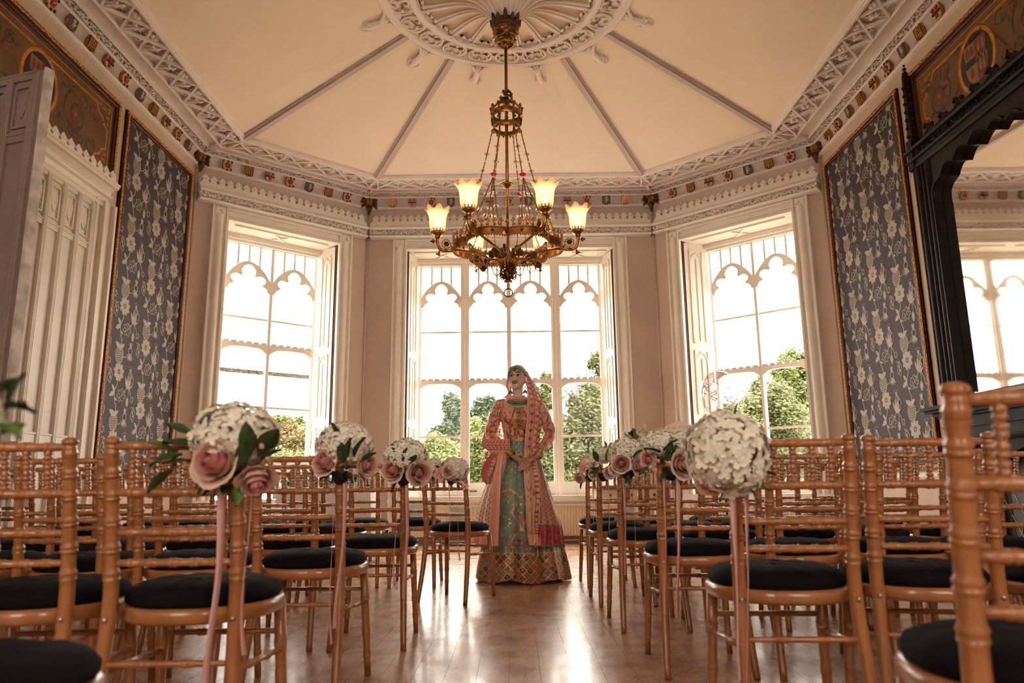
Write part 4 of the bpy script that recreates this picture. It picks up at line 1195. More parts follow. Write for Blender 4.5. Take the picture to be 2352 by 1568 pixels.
mb = MB(); mb.M = WR; mb.box((s_in - .05, 1.50, .012), (mirs(s_in) + .05, zb, .02)); mb.build('mirror_plate', mm, om)
mb = MB(); mb.M = WR; mb.prism(inner + [(mirs(s_in) + .03, 1.52), (mirs(s_in) + .03, zb), (s_in - .03, zb), (s_in - .03, 1.52)], .022, dM - .02)
# raised cusp edge
mb.strip(inner, [(x - .016 if x < SCN else x + .016, z + .016) if i > 1 and i < len(inner) - 2 else (x - (.016 if x < SCN else -.016), z) for i, (x, z) in enumerate(inner)], dM - .02, dM + .01)
mb.build('cusped_arch', m_ebony, om)
for sg in (0, 1):
    mb = MB(); mb.M = WR
    def X(v): return v if sg == 0 else mirs(v)
    a, b = X(s_out), X(s_in - .02)
    lo, hi = min(a, b), max(a, b); w = hi - lo
    mb.box((lo, 1.50, 0), (hi, zb, .085))
    for t, r in ((.12, .022), (.33, .032), (.58, .024), (.85, .028)): mb.tube([(lo + w * t, 1.52, .085), (lo + w * t, zb, .085)], r, 10)
    mb.build('clustered_post', m_ebony, om, 40)
    # pinnacle
    c = X(s_out + .035); pt = 4.80; mb = MB(); mb.M = WR
    mb.box((c - .045, zb, .0), (c + .045, zb + .30, .12)); mb.prism([(c - .040, zb + .30), (c + .040, zb + .30), (c + .014, pt - .12), (c - .014, pt - .12)], .03, .10)
    for k in range(7):
        z = zb + .34 + k * .085; ww = .038 - .024 * k / 7
        for sx in (-1, 1): mb.ball((c + sx * (ww + .010), z, .065), .020, 6, 4); mb.ball((c, z, .10 + ww * .3), .018, 6, 4)
    mb.ball((c, pt - .10, .07), .028, 8, 5); mb.ball((c, pt - .05, .07), .02, 8, 5); mb.ball((c, pt - .01, .07), .012, 8, 5)
    mb.build('pinnacle', m_ebony, om)
mb = MB(); mb.M = WR @ DZ
s0, s1 = s_out - .03, mirs(s_out) + .03
mb.prism([(0, zb), (.10, zb), (.115, zb + .02), (.10, zb + .035), (.105, zb + .065), (.13, zb + .07), (.14, zb + .085), (.09, zb + .09), (.09, zb + .165), (.14, zb + .17), (.15, zb + .19), (.12, zb + .205), (0, zb + .205)], -s1, -s0)
mb.build('beam', m_ebony, om)
carving(WR, s0 + .02, s1 - .02, lambda t: (zb + .09 + .075 * t, .10), .075, 'beam_foliage', om, m_ebony, .04, .024, 5)
# swept crocketed cresting along the beam
cp = on_wall(WR, 2135, 282, .12); cq = on_wall(WR, 2203, 225, .12); per = (cq[0] - cp[0]); zt = zb + .205
s = cp[0] - per * .0
k = 0
while s < mirs(cp[0]) + .05:
    mb = MB(); mb.M = WR
    for (dx, h, sc) in ((0, cp[1] - zt, 1), (per / 2, (cp[1] - zt) * .78, .8)):
        A = [(s + dx + (i / 8 - .5) * per / 2 * 1.0, zt) for i in range(9)]
        B = [(s + dx + (i / 8 - .5) * per / 2, zt + .012 + (h - .04) * (abs(1 - abs(i / 8 - .5) * 2) ** 1.9)) for i in range(9)]
        mb.strip(A, B, .10, .13)
        mb.tube([(p[0], p[1], .125) for p in B], .014, 6)
        mb.tube([(s + dx, zt + h - .08, .12), (s + dx + .004, zt + h - .03, .12), (s + dx - .03 * sc, zt + h - .005, .14), (s + dx - .045 * sc, zt + h - .035, .15)], [.014, .024, .022, .012], 7)
        mb.ball((s + dx + .03 * sc, zt + h - .02, .12), .022 * sc, 6, 4)
    mb.build('crocket', m_ebony, om, 50); s += per; k += 1
fp = thing('fireplace', 'black slate chimneypiece with moulded mantel shelf on the right wall', 'fireplace')
sh = on_wall(WR, 2111, 939, .30); zs = sh[1]
f0, f1 = sh[0], mirs(sh[0])
mb = MB(); mb.M = WR
mb.box((f0, zs - .03, 0), (f1, zs, .30)); mb.box((f0 + .03, zs - .055, 0), (f1 - .03, zs - .03, .27)); mb.box((f0 + .07, zs - .085, 0), (f1 - .07, zs - .055, .23)); mb.box((f0 + .10, zs - .105, 0), (f1 - .10, zs - .085, .20))
mb.build('mantel_shelf', m_slate, fp)
mb = MB(); mb.M = WR; mb.box((f0 + .13, zs - .32, 0), (f1 - .13, zs - .105, .17)); mb.box((f0 + .13, zs - .20, .17), (f1 - .13, zs - .18, .185)); mb.tube([(f0 + .2, zs - .30, .17), (f1 - .2, zs - .30, .17)], .016, 8)
mb.build('frieze', m_slate, fp)
for a, b in ((f0 + .13, f0 + .50), (f1 - .50, f1 - .13)):
    mb = MB(); mb.M = WR; mb.box((a, 0, 0), (b, zs - .32, .16)); mb.box((a - .03, 0, 0), (b + .03, .18, .19)); mb.box((a + .06, .25, .16), (b - .06, zs - .4, .175))
    for t in (a + .02, b - .02): mb.tube([(t, .18, .16), (t, zs - .34, .16)], .02, 8)
    mb.build('jamb', m_slate, fp)
mb = MB(); mb.M = WR
A = [(f0 + .50, zs - .32), (f1 - .50, zs - .32)]; c = (f0 + f1) / 2; hw = (f1 - f0) / 2 - .5
A = [(c + hw * (2 * i / 16 - 1), zs - .32) for i in range(17)]; B = [(c + hw * (2 * i / 16 - 1), zs - .36 - .28 * (abs(2 * i / 16 - 1) ** 3)) for i in range(17)]
mb.strip(B, A, .02, .13); mb.build('tudor_arch', m_slate, fp)
mb = MB(); mb.M = WR; mb.box((f0 + .5, 0, .001), (f1 - .5, zs - .32, .01)); mb.build('fire_back', m_pblack, fp)
mb = MB(); mb.M = WR; mb.box((f0 + .1, 0, .16), (f1 - .1, .04, .62)); mb.build('hearth', m_slate, fp)
m_brass = mat('dull_brass', (0.45, 0.22, 0.06), 0.33, 0.9, var=0.3, vscale=20)
fg = thing('fire_guard', 'dark folding fire guard with fine wire lines before the fireplace', 'fire guard', WR @ Vector((c, .04, .35)))
mb = MB(); mb.M = Matrix.Translation(-Vector(fg.location)) @ WR
mb.box((c - .5, .05, .34), (c + .5, .74, .35)); mb.build('mesh_panel', m_pblack, fg)
mb = MB(); mb.M = Matrix.Translation(-Vector(fg.location)) @ WR
mb.tube([(c - .5, .04, .35), (c - .5, .75, .35), (c + .5, .75, .35), (c + .5, .04, .35)], .012, 8); mb.build('guard_frame', m_metal_dark, fg)
mb = MB(); mb.M = Matrix.Translation(-Vector(fg.location)) @ WR
for k in range(-3, 4): mb.tube([(c + k * .14 - .2, .06, .353), (c + k * .14 + .2, .73, .353)], .003, 4); mb.tube([(c + k * .14 + .2, .06, .353), (c + k * .14 - .2, .73, .353)], .003, 4)
mb.build('wire_lines', m_rad, fg)
# ------------------------------------------------------------------ chairs
m_chair = mat('honey_beech_wood', (0.38, 0.150, 0.052), 0.28, var=0.22, vscale=6, stretch=(1, 1, .25), bump=0.03, bscale=30, coat=0.3)
m_cush = mat('black_cotton_cushion', (0.007, 0.005, 0.008), 0.85, var=0.25, vscale=5, bump=0.06, bscale=30, spec=0.12)
m_cush2 = mat('plum_cotton_cushion', (0.030, 0.012, 0.020), 0.75, var=0.25, vscale=5, bump=0.06, bscale=30, spec=0.12)
m_bolt = mat('zinc_bolt', (0.45, 0.42, 0.40), 0.35, 1.0, var=0.1)
def bamboo(path, rad, rings, n=10, kr=1.2, L=None):
    """turned member: path points, radius fn(t), ring positions t in 0..1"""
    P = [Vector(p) for p in path]
    seg = [0]
    for a, b in zip(P[:-1], P[1:]): seg.append(seg[-1] + (b - a).length)
    T = seg[-1]
    def at(t):
        d = t * T
        for i in range(len(P) - 1):
            if d <= seg[i + 1] + 1e-9:
                q = (d - seg[i]) / max(1e-9, seg[i + 1] - seg[i]); return P[i].lerp(P[i + 1], q)
        return P[-1]
    ts = {}
    for s in seg: ts[s / T] = 1.0
    e = .0065 / T
    for r in rings:
        for off, k in ((-2.2, 1.0), (-1.2, kr), (-.4, kr * .97), (0, 1.02), (.4, kr * .97), (1.2, kr), (2.2, 1.0)):
            t = r + off * e
            if 0 < t < 1: ts[t] = k
    keys = sorted(ts); return [at(t) for t in keys], [rad(t) * ts[t] for t in keys]
HP = .1575
CP = []      # chair parts: (name, mesh)
for sx in (-1, 1):
    path = spline([(sx * .175, -.275, 0), (sx * .165, -.222, .22), (sx * HP, -.192, .44), (sx * HP, -.205, .60), (sx * HP, -.232, .76), (sx * HP, -.252, .875)], 5)
    zs_ = [.552, .617, .684, .748, .805, .852]
    T = .90
    pts, rd = bamboo(path, lambda t: .0145 + .0045 * min(1, t / .5) - .003 * max(0, t - .55) / .45, [z / .885 for z in zs_], 10)
    mb = MB(); mb.tube(pts, rd, 10)
    top = Vector(path[-1]); d = (top - Vector(path[-2])).normalized()
    mb.tube([top - d * .004, top, top + d * .006, top + d * .010, top + d * .014], [.016, .0195, .0195, .016, .006], 10)
    CP.append(('back_post', mb.mesh('back_post', m_chair, True)))
for sx in (-1, 1):
    pts, rd = bamboo([(sx * .168, .150, .432), (sx * .176, .172, .22), (sx * .186, .192, 0)], lambda t: .0175 - .004 * t, [.28, .60, .80], 10, 1.16)
    CP.append(('front_leg', MB().tube(pts, rd, 10).mesh('front_leg', m_chair, True)))
def hrail(name, z, y, r, bow=.012, nr=5, x=HP):
    path = [(-x + 2 * x * i / 8, y - bow * math.sin(PI * i / 8), z) for i in range(9)]
    pts, rd = bamboo(path, lambda t: r * (.82 + .18 * math.sin(PI * t)), [(k + 1) / (nr + 1) for k in range(nr)], 8, 1.25)
    CP.append((name, MB().tube(pts, rd, 8).mesh(name, m_chair, True)))
hrail('top_rail', .864, -.249, .0115, .006); hrail('mid_rail', .748, -.230, .0115, .006)
hrail('back_rung', .650, -.213, .0100, .010); hrail('back_rung', .575, -.201, .0100, .010)
hrail('rear_stretcher', .335, -.205, .0085, 0, 2, .158)
pts, rd = bamboo([(-.172, .160, .345), (.172, .160, .345)], lambda t: .0085, [.33, .67], 8, 1.35)
CP.append(('front_stretcher', MB().tube(pts, rd, 8).mesh('front_stretcher', m_chair, True)))
for sx in (-1, 1):
    for z in (.295,):
        pts, rd = bamboo([(sx * .160, -.213, z + .02), (sx * .176, .172, z)], lambda t: .0085, [.33, .67], 8, 1.35)
        CP.append(('side_stretcher', MB().tube(pts, rd, 8).mesh('side_stretcher', m_chair, True)))
mb = MB(); pts, rd = bamboo([(0, -.249, .864), (0, -.230, .748)], lambda t: .007, [.18, .38, .62, .82], 8, 1.55)
sp_me = MB().tube(pts, rd, 8).mesh('spindle', m_chair, True)
def seat_outline(off=0.0, n=40):
    out = []
    for i in range(n):
        a = 2 * PI * i / n
        c, s = math.cos(a), math.sin(a)
        ex = 2.7
        r = (abs(c) ** ex + abs(s) ** ex) ** (-1 / ex)
        x, y = r * c, r * s
        wdt = .205 + .012 * y if y > -.2 else .205 - (.2 + y) * -.055
        out.append((x * (wdt - off), y * (.205 - off) + .0))
    return out
mb = MB(); o0 = seat_outline(0); 
prof = [(.008, .422), (0, .430), (0, .452), (.006, .460), (.022, .461)]
vs = []; n = 40
for off, z in prof: vs += [(x, y, z) for x, y in seat_outline(off)]
fs = [(k * n + i, k * n + (i + 1) % n, (k + 1) * n + (i + 1) % n, (k + 1) * n + i) for k in range(len(prof) - 1) for i in range(n)]
fs += [tuple(range(n - 1, -1, -1)), tuple((len(prof) - 1) * n + i for i in range(n))]
mb._add(vs, fs); CP.append(('seat_frame', mb.mesh('seat_frame', m_chair, 50)))
def cushion(m_, seed):
    R = random.Random(seed); mb = MB(); vs = []; fs = []
    prof = [(.020, .458), (.010, .468), (.009, .482), (.020, .498), (.050, .510), (.095, .517), (.150, .519)]
    for k, (off, z) in enumerate(prof):
        for i, (x, y) in enumerate(seat_outline(off)): vs.append((x, y, z + .002 * math.sin(i * 1.7 + k) * (k > 1)))
    for k in range(len(prof) - 1):
        for i in range(n): fs.append((k * n + i, k * n + (i + 1) % n, (k + 1) * n + (i + 1) % n, (k + 1) * n + i))
    fs.append(tuple((len(prof) - 1) * n + i for i in range(n))); mb._add(vs, fs)
    return mb.mesh('seat_cushion', m_, True)
cu_a, cu_b = cushion(m_cush, 1), cushion(m_cush2, 2)
bolt_me = MB().ball((0, 0, 0), .0075, 8, 4, (1, .6, 1)).mesh('bolt', m_bolt, True)
ORD = ['', 'first', 'second', 'third', 'fourth', 'fifth', 'sixth', 'seventh', 'eighth']
CHAIRS = {}
def add_chair(x, y, rz, key, label, plum=False):
    t = thing('banquet_chair', label, 'chair', (x, y, 0), rz, 'rows of wooden ceremony chairs')
    for nm, me in CP: link(nm, me, t)
    for k in range(5): link('spindle', sp_me, t, (-HP + 2 * HP * (k + 1) / 6, -.006 * math.sin(PI * (k + 1) / 6), 0))
    link('seat_cushion', cu_b if plum else cu_a, t)
    for sx in (-1, 1): link('bolt', bolt_me, t, (sx * HP, -.213, .440))
    CHAIRS[key] = t; return t
def post_from(u, v, z, back):
    p = at_z(u, v, z); return p.x, p.y + back
RJ = random.Random(11)
# post positions of the aisle chairs, measured at bolts or rear feet (back: how far the seat line lies behind the mark)
left_rows = [(-.70, .96, 0), (*post_from(537, 1421, .436, 0), .02), (*post_from(784, 1322, .436, 0), -.03), (*post_from(924, 1271, .436, 0), .03), None, (-.66, 6.02, .0)]
right_rows = [(.675, 1.08, -.24), (*post_from(1710, 1378, .436, 0), -.06), (*post_from(1548, 1560, 0, .08), -.03), (*post_from(1438, 1453, 0, .08), .02), (*post_from(1385, 1394, 0, .08), .02), (*post_from(1356, 1350, 0, .08), 0.03)]
NL = [1, 3, 5, 6, 7, 7]; NR = [2, 3, 5, 6, 6, 6]
for side, rows, N, sg in (('door', left_rows, NL, -1), ('fireplace', right_rows, NR, 1)):
    for r, row in enumerate(rows):
        if row is None: row = (-.66, 5.14, 0)          # row of the turned chair
        px, py, rz = row
        c0 = Vector((px, py + .192)) + Vector((sg * HP * math.cos(rz), sg * HP * math.sin(rz)))
        for k in range(N[r]):
            if side == 'door' and r == 4 and k == 0:
                add_chair(-.41, 5.37, -.36, ('door', 4, 0), 'wooden bamboo-style aisle chair turned askew with a bouquet nearest the bride'); continue
            jx, jy, jr = (0, 0, 0) if k == 0 else (RJ.uniform(-.015, .015), RJ.uniform(-.05, .05), RJ.uniform(-.05, .05))
            x = c0.x + sg * k * .44 + jx; y = c0.y + jy; a = rz * (.6 ** k) + jr
            if side == 'door' and r == 4: x -= .02
            if side == 'fireplace' and r == 1 and k == 1: a = -.20
            if abs(x) - .3 > .74 * (y + .35): continue
            lab = 'wooden bamboo-style chair, %s from the aisle, %s row from the back, %s side' % (ORD[k + 1], ORD[r + 1], side)
            if (side == 'door' and abs(x) > 3.55) or (side == 'fireplace' and x > 2.85 and y > 3.2): continue
            add_chair(x, y, a, (side, r, k), lab, plum=((r, k) in ((4, 1), (5, 3), (3, 3), (2, 4))))
# ------------------------------------------------------------------ chandelier
m_brassc = mat('aged_brass', (0.42, 0.20, 0.055), 0.30, 0.92, var=0.35, vscale=18, bump=0.05)
m_brassd = mat('dark_brass_leaf', (0.17, 0.075, 0.025), 0.42, 0.8, var=0.45, vscale=30)
m_bead = mat('clear_crystal_bead', (0.95, 0.93, 0.90), 0.03, trans=1.0, var=0.01)
m_ruby = mat('ruby_glass_bead', (0.75, 0.015, 0.06), 0.05, trans=0.75, var=0.05)
def shade_mat():
    m = bpy.data.materials.new('frosted_lamp_shade'); m.use_nodes = True
    n, l = m.node_tree.nodes, m.node_tree.links; n.clear()
    o = n.new('ShaderNodeOutputMaterial'); a = n.new('ShaderNodeMixShader'); b = n.new('ShaderNodeMixShader'); c = n.new('ShaderNodeAddShader')
    tr = n.new('ShaderNodeBsdfTranslucent'); tp = n.new('ShaderNodeBsdfTransparent'); gl = n.new('ShaderNodeBsdfGlossy'); em = n.new('ShaderNodeEmission')
    tcx = n.new('ShaderNodeTexCoord'); sp = n.new('ShaderNodeSeparateXYZ'); rp = n.new('ShaderNodeValToRGB')
    l.new(tcx.outputs['Object'], sp.inputs[0]); mr = n.new('ShaderNodeMapRange'); mr.inputs['From Min'].default_value = .0; mr.inputs['From Max'].default_value = .25
    l.new(sp.outputs['Z'], mr.inputs['Value']); l.new(mr.outputs['Result'], rp.inputs['Fac'])
    rp.color_ramp.elements[0].color = (.50, .40, .27, 1); rp.color_ramp.elements[1].color = (.42, .21, .085, 1); rp.color_ramp.elements[0].position = .45
    l.new(rp.outputs['Color'], tr.inputs['Color']); tp.inputs['Color'].default_value = (.85, .72, .52, 1); gl.inputs['Roughness'].default_value = .25
    l.new(rp.outputs['Color'], em.inputs['Color']); em.inputs['Strength'].default_value = .10
    a.inputs[0].default_value = .42; l.new(tr.outputs[0], a.inputs[1]); l.new(tp.outputs[0], a.inputs[2])
    b.inputs[0].default_value = .05; l.new(a.outputs[0], b.inputs[1]); l.new(gl.outputs[0], b.inputs[2])
    l.new(b.outputs[0], c.inputs[0]); l.new(em.outputs[0], c.inputs[1]); l.new(c.outputs[0], o.inputs['Surface']); return m
m_shade = shade_mat()
m_bulb = mat('glowing_bulb', (1, .9, .7), .4, emit=(1.0, .80, .50), estr=9)
CX, CY = -.052, 6.54
ch = thing('chandelier', 'brass gothic chandelier with six glowing frosted shades and ruby beads', 'chandelier', (CX, CY, 2.46))
O = Matrix.Translation((0, 0, -2.46))
def part(mb, nm, m_, parent=None, sm=True): return mb.build(nm, m_, parent or ch, sm)
def new(): q = MB(); q.M = O; return q
R6 = random.Random(21)
def leafy(mb, cx, cy_, cz, r, n, sz):
    for k in range(n):
        a = R6.uniform(0, 2 * PI); b = R6.uniform(-1, 1); rr = r * math.sqrt(1 - b * b * .6)
        p = Vector((cx + rr * math.cos(a), cy_ + rr * math.sin(a), cz + r * b)); t = Vector((math.cos(a), math.sin(a), b)).normalized()
        s = Vector((-math.sin(a), math.cos(a), R6.uniform(-.6, .6))).normalized()
        mb.tube([p - s * sz, p + t * sz * .5, p + s * sz], [sz * .18, sz * .42, sz * .12], 5)
# canopy
mb = new(); mb.lathe([(.03, 5.06), (.055, 5.075), (.085, 5.10), (.105, 5.14), (.112, 5.19), (.115, 5.20)], 20); mb2 = part(mb, 'canopy', m_brassd)
mb = new(); leafy(mb, 0, 0, 5.14, .10, 70, .034); part(mb, 'canopy_foliage', m_brassc, mb2)['kind'] = 'stuff'
mb = new(); mb.lathe([(.113, 5.195), (.135, 5.20), (.138, 5.225), (.125, 5.235), (.13, 5.27)], 20, caps=False)
for k in range(12):
    a = k * PI / 6; h = .08 if k % 2 else .05
    mb.tube([(.125 * math.cos(a), .125 * math.sin(a), 5.23), (.14 * math.cos(a), .14 * math.sin(a), 5.23 + h), (.155 * math.cos(a), .155 * math.sin(a), 5.25 + h)], [.026, .018, .004], 5)
part(mb, 'canopy_crown', m_maskh)
# rod
mb = new(); mb.tube([(0, 0, 5.10), (0, 0, 2.80)], .0155, 12); mb.lathe([(.02, 5.0), (.03, 5.02), (.024, 5.05), (.034, 5.07)], 12)
rod = part(mb, 'rod', m_brassc)
mb = new(); mb.lathe([(.016, 3.52), (.028, 3.53), (.062, 3.555), (.064, 3.565), (.03, 3.58), (.016, 3.60)], 20); part(mb, 'rod_collar', m_brassc, rod)
# upper crown
mb = new()
for (r, z0, z1) in ((.142, 4.235, 4.30), (.125, 4.115, 4.165)):
    mb.lathe([(r, z0), (r + .006, z0 + .004), (r + .004, (z0 + z1) / 2), (r + .006, z1 - .004), (r, z1), (r - .004, z1), (r - .004, z0), (r, z0)], 32, caps=False)
uc = part(mb, 'upper_crown', m_brassc)
mb = new()
for k in range(12):
    a = k * PI / 6; c, s = math.cos(a), math.sin(a)
    mb.tube([(.145 * c, .145 * s, 4.30), (.152 * c, .152 * s, 4.325)], .006, 5); mb.ball((.152 * c, .152 * s, 4.345), .013, 6, 4)
    for q in (-.09, .09): mb.ball((.152 * math.cos(a + q), .152 * math.sin(a + q), 4.332), .009, 5, 3)
    mb.tube([(.135 * c, .135 * s, 4.165), (.142 * c, .142 * s, 4.235)], .010, 5)
    mb.ball((.148 * math.cos(a + .26), .148 * math.sin(a + .26), 4.268), .013, 6, 4)
    mb.ball((.130 * math.cos(a + .26), .130 * math.sin(a + .26), 4.11), .010, 5, 3)
part(mb, 'crown_fleuron', m_brassd, uc)['kind'] = 'stuff'
mb = new()
for k in range(6):
    a = k * PI / 3; mb.tube([(r * math.cos(a), r * math.sin(a), z) for r, z in ((.138, 4.30), (.13, 4.35), (.09, 4.395), (.04, 4.41), (.016, 4.42))], .010, 6)
part(mb, 'crown_rib', m_brassc, uc)['kind'] = 'stuff'
mb = new(); leafy(mb, 0, 0, 4.465, .045, 34, .028); mb.lathe([(.016, 4.40), (.03, 4.42), (.026, 4.46)], 10); part(mb, 'crown_finial', m_brassd, uc)['kind'] = 'stuff'
# hexafoil ring
A_, B_ = .27, .235
def hexa(n=14, dr=0.0):
    out = []
    half = math.acos(0) # placeholder
    ca = math.radians(30)
    rc = A_ * math.cos(ca) + math.sqrt(B_ ** 2 - (A_ * math.sin(ca)) ** 2)
    for k in range(6):
        th = k * PI / 3
        p0 = Vector((rc * math.cos(th - ca), rc * math.sin(th - ca))); c = Vector((A_ * math.cos(th), A_ * math.sin(th)))
        a0 = math.atan2(p0.y - c.y, p0.x - c.x); a0 = th - ((th - a0) % (2 * PI)); a1 = 2 * th - a0
        for i in range(n): a = a0 + (a1 - a0) * i / n; out.append((c.x + (B_ + dr) * math.cos(a), c.y + (B_ + dr) * math.sin(a), math.atan2(math.sin(a), math.cos(a))))
    return out
HX = hexa()
NH = len(HX)
mb = new(); prof = [(.0, 2.905), (.008, 2.908), (.008, 2.918), (.003, 2.922), (.003, 2.968), (.008, 2.972), (.008, 2.982), (.0, 2.985), (-.006, 2.98), (-.006, 2.91)]
vs = []
for (dr, z) in prof: vs += [(x, y, z) for x, y, _ in hexa(14, dr)]
K = len(prof)
mb._add(vs, [((k % K) * NH + i, (k % K) * NH + (i + 1) % NH, ((k + 1) % K) * NH + (i + 1) % NH, ((k + 1) % K) * NH + i) for k in range(K) for i in range(NH)])
rg = part(mb, 'hexafoil_ring', m_brassc, None, 40)
mb = new(); mf = new(); ms = new()
for i, (x, y, a) in enumerate(hexa(9, .003)):
    mb.tube([(x, y, 2.985), (x, y, 3.035)], .0065, 5); mb.ball((x, y, 3.052), .012, 6, 4)
    for q in (-1, 1): mb.ball((x - q * .014 * math.sin(a), y + q * .014 * math.cos(a), 3.036), .009, 5, 3)
    x2, y2 = HX[int(i * NH / 54 + .5) % NH][:2]
    mb.ball((x2, y2, 3.0), .011, 5, 3)
for i, (x, y, a) in enumerate(hexa(22, .0)): ms.ball((x, y, 2.90), .008, 5, 3)
for i, (x, y, a) in enumerate(hexa(4, .006)):
    c, s = math.cos(a), math.sin(a); mf.lathe([(.016, 0), (.016, .006)], 8, o=(0, 0, 0)) if False else mf.ball((x, y, 2.945), .015, 8, 4); mf.ball((x + c * .012, y + s * .012, 2.945), .007, 6, 4)
part(mb, 'ring_fleuron', m_brassc, rg)['kind'] = 'stuff'; part(ms, 'ring_beading', m_brassc, rg)['kind'] = 'stuff'; part(mf, 'ring_stud', m_brassd, rg)['kind'] = 'stuff'
# spokes and hub
for k in range(6):
    a = k * PI / 3; mb = new(); mb.tube([(.02 * math.cos(a), .02 * math.sin(a), 2.86), (.49 * math.cos(a), .49 * math.sin(a), 2.925)], .012, 8); part(mb, 'spoke', m_brassc)
mb = new()
mb.lathe([(.012, 2.60), (.04, 2.605), (.042, 2.615), (.025, 2.63), (.022, 2.66), (.03, 2.68), (.028, 2.74), (.02, 2.78), (.03, 2.82), (.034, 2.86), (.03, 2.90), (.018, 2.92)], 14)
pd = part(mb, 'pendant', m_brassc)
mb = new(); leafy(mb, 0, 0, 2.72, .06, 46, .03)
for k in range(12):
    a = k * PI / 6
    mb.tube([(r * math.cos(a), r * math.sin(a), z) for r, z in ((.025, 2.66), (.055, 2.63), (.08, 2.65), (.075, 2.68), (.06, 2.675))], .005, 4)
part(mb, 'pendant_foliage', m_brassd, pd)['kind'] = 'stuff'
mb = new(); mb.tube([(0, 0, 2.60), (0, 0, 2.545)], .005, 5); mb.tube([(.038 * math.cos(t), 0, 2.505 + .038 * math.sin(t)) for t in [2 * PI * i / 18 for i in range(18)]], .007, 6, closed=True)
part(mb, 'pull_ring', m_metal_dark, pd)
# scroll brackets with roses under the ring
for k in range(6):
    a = k * PI / 3 + PI / 6; c, s = math.cos(a), math.sin(a); mb = new()
    def PT(r, z, t=0): return (r * c - t * s, r * s + t * c, z)
    mb.tube([PT(r, z) for r, z in ((.03, 2.70), (.06, 2.76), (.11, 2.80), (.20, 2.80), (.30, 2.83), (.36, 2.88), (.40, 2.92))], .008, 6)
    for (r0, z0, rad, dr) in ((.14, 2.86, .055, 1), (.27, 2.78, .06, -1), (.34, 2.80, .045, 1)):
        mb.tube([PT(r0 + rad * (1 - .6 * i / 14) * math.cos(dr * (i * .42 + 2)), z0 + rad * (1 - .6 * i / 14) * math.sin(dr * (i * .42 + 2)), .02 * math.sin(i * .3)) for i in range(15)], .005, 5)
    for sg in (-1, 1):
        mb.tube([PT(.05 + .12 * i / 10, 2.72 - .05 * math.sin(i * .5), sg * (.02 + .05 * math.sin(i * .32))) for i in range(11)], .0045, 5)
    br = part(mb, 'scroll_bracket', m_brassc)
    mb = new()
    for (r0, z0, t0) in ((.20, 2.83, .05), (.30, 2.80, -.05), (.12, 2.90, -.03)):
        for j in range(6): b = j * PI / 3; p = PT(r0 + .022 * math.cos(b), z0 + .022 * math.sin(b), t0); mb.ball(p, .016, 6, 4)
        mb.ball(PT(r0, z0, t0), .013, 6, 4)
    part(mb, 'bracket_rosette', m_brassd, br)['kind'] = 'stuff'
# suspension rods with beads
for k in range(6):
    a = k * PI / 3 + .05; c, s = math.cos(a), math.sin(a)
    def PT(r, z, t=0): return (r * c - t * s, r * s + t * c, z)
    mb = new()
    def twist(p, q, n=16, r=.0055):
        p = Vector(p); q = Vector(q); mb.tube([p.lerp(q, i / n) for i in range(n + 1)], [r * (1.25 if i % 2 else .75) for i in range(n + 1)], 5)
    twist(PT(.135, 4.12), PT(.205, 3.80)); twist(PT(.207, 3.79), PT(.255, 3.60))
    mb.tube([PT(.135 + .012 * math.cos(i * .9), 4.11 + .012 * math.sin(i * .9)) for i in range(8)], .004, 5)
    mb.tube([PT(.256 + .012 * math.cos(i * .9), 3.60 + .012 * math.sin(i * .9)) for i in range(8)], .004, 5)
    ends = [(.40, 3.0, 0), (.44, 3.0, .14), (.44, 3.0, -.14)]
    for (r, z, t) in ends: twist(PT(.275, 3.53), PT(r, z, t), 26)
    rd_ = part(mb, 'suspension_chain', m_brassc)
    mb = new(); mb.ball(PT(.190, 3.87), .024, 10, 6, (1, 1, .55)); mb.ball(PT(.232, 3.70), .022, 10, 6, (1, 1, .5))
    for (r, z, t) in ends:
        for f in (.33, .62): q = Vector(PT(.275, 3.53)).lerp(Vector(PT(r, z, t)), f); mb.ball(q, .024, 10, 6, (1, 1, .7))
    part(mb, 'crystal_bead', m_bead, rd_)['kind'] = 'stuff'
    mb = new(); mb.ball(PT(.268, 3.56), .032, 12, 6, (1, 1, .55)); part(mb, 'ruby_bead', m_ruby, rd_)
# arms with lamps (built in local frame then rotated)
ma = MB(); ma.tube([(.485, 0, 2.93), (.54, 0, 2.915), (.60, 0, 2.915), (.635, 0, 2.935), (.652, 0, 2.975), (.655, 0, 3.03), (.655, 0, 3.06)], [.018, .017, .016, .017, .017, .016, .018], 9)
ma.tube([(.57 + .048 * (1 - .02 * i) * math.cos(i * .45 + 3.6), 0, 2.985 + .048 * (1 - .02 * i) * math.sin(i * .45 + 3.6)) for i in range(14)], .005, 5)
ma.tube([(.52 + .022 * (1 - .05 * i) * math.cos(-i * .5 + 4), 0, 2.975 + .022 * (1 - .05 * i) * math.sin(-i * .5 + 4)) for i in range(12)], .004, 5)
ma.tube([(.50, 0, 2.93), (.49, .03, 2.96), (.485, .05, 2.99)], [.014, .01, .004], 5); ma.tube([(.50, 0, 2.93), (.49, -.03, 2.96), (.485, -.05, 2.99)], [.014, .01, .004], 5)
ma.tube([(.575, .02, 2.915), (.575, -.02, 2.915)], .016, 6)
arm_me = ma.mesh('lamp_arm', m_brassc, True)
mr_ = MB()
for j in range(6): b = j * PI / 3; mr_.ball((.572 + .017 * math.cos(b), -.012, 2.985 + .017 * math.sin(b)), .012, 6, 4)
mr_.ball((.572, -.02, 2.985), .010, 6, 4)
for q in ((.645, 0, 2.885), (.70, 0, 3.01)):
    for j in range(3): b = j * 2 * PI / 3; mr_.ball((q[0] + .012 * math.cos(b), 0, q[2] + .012 * math.sin(b)), .011, 6, 4)
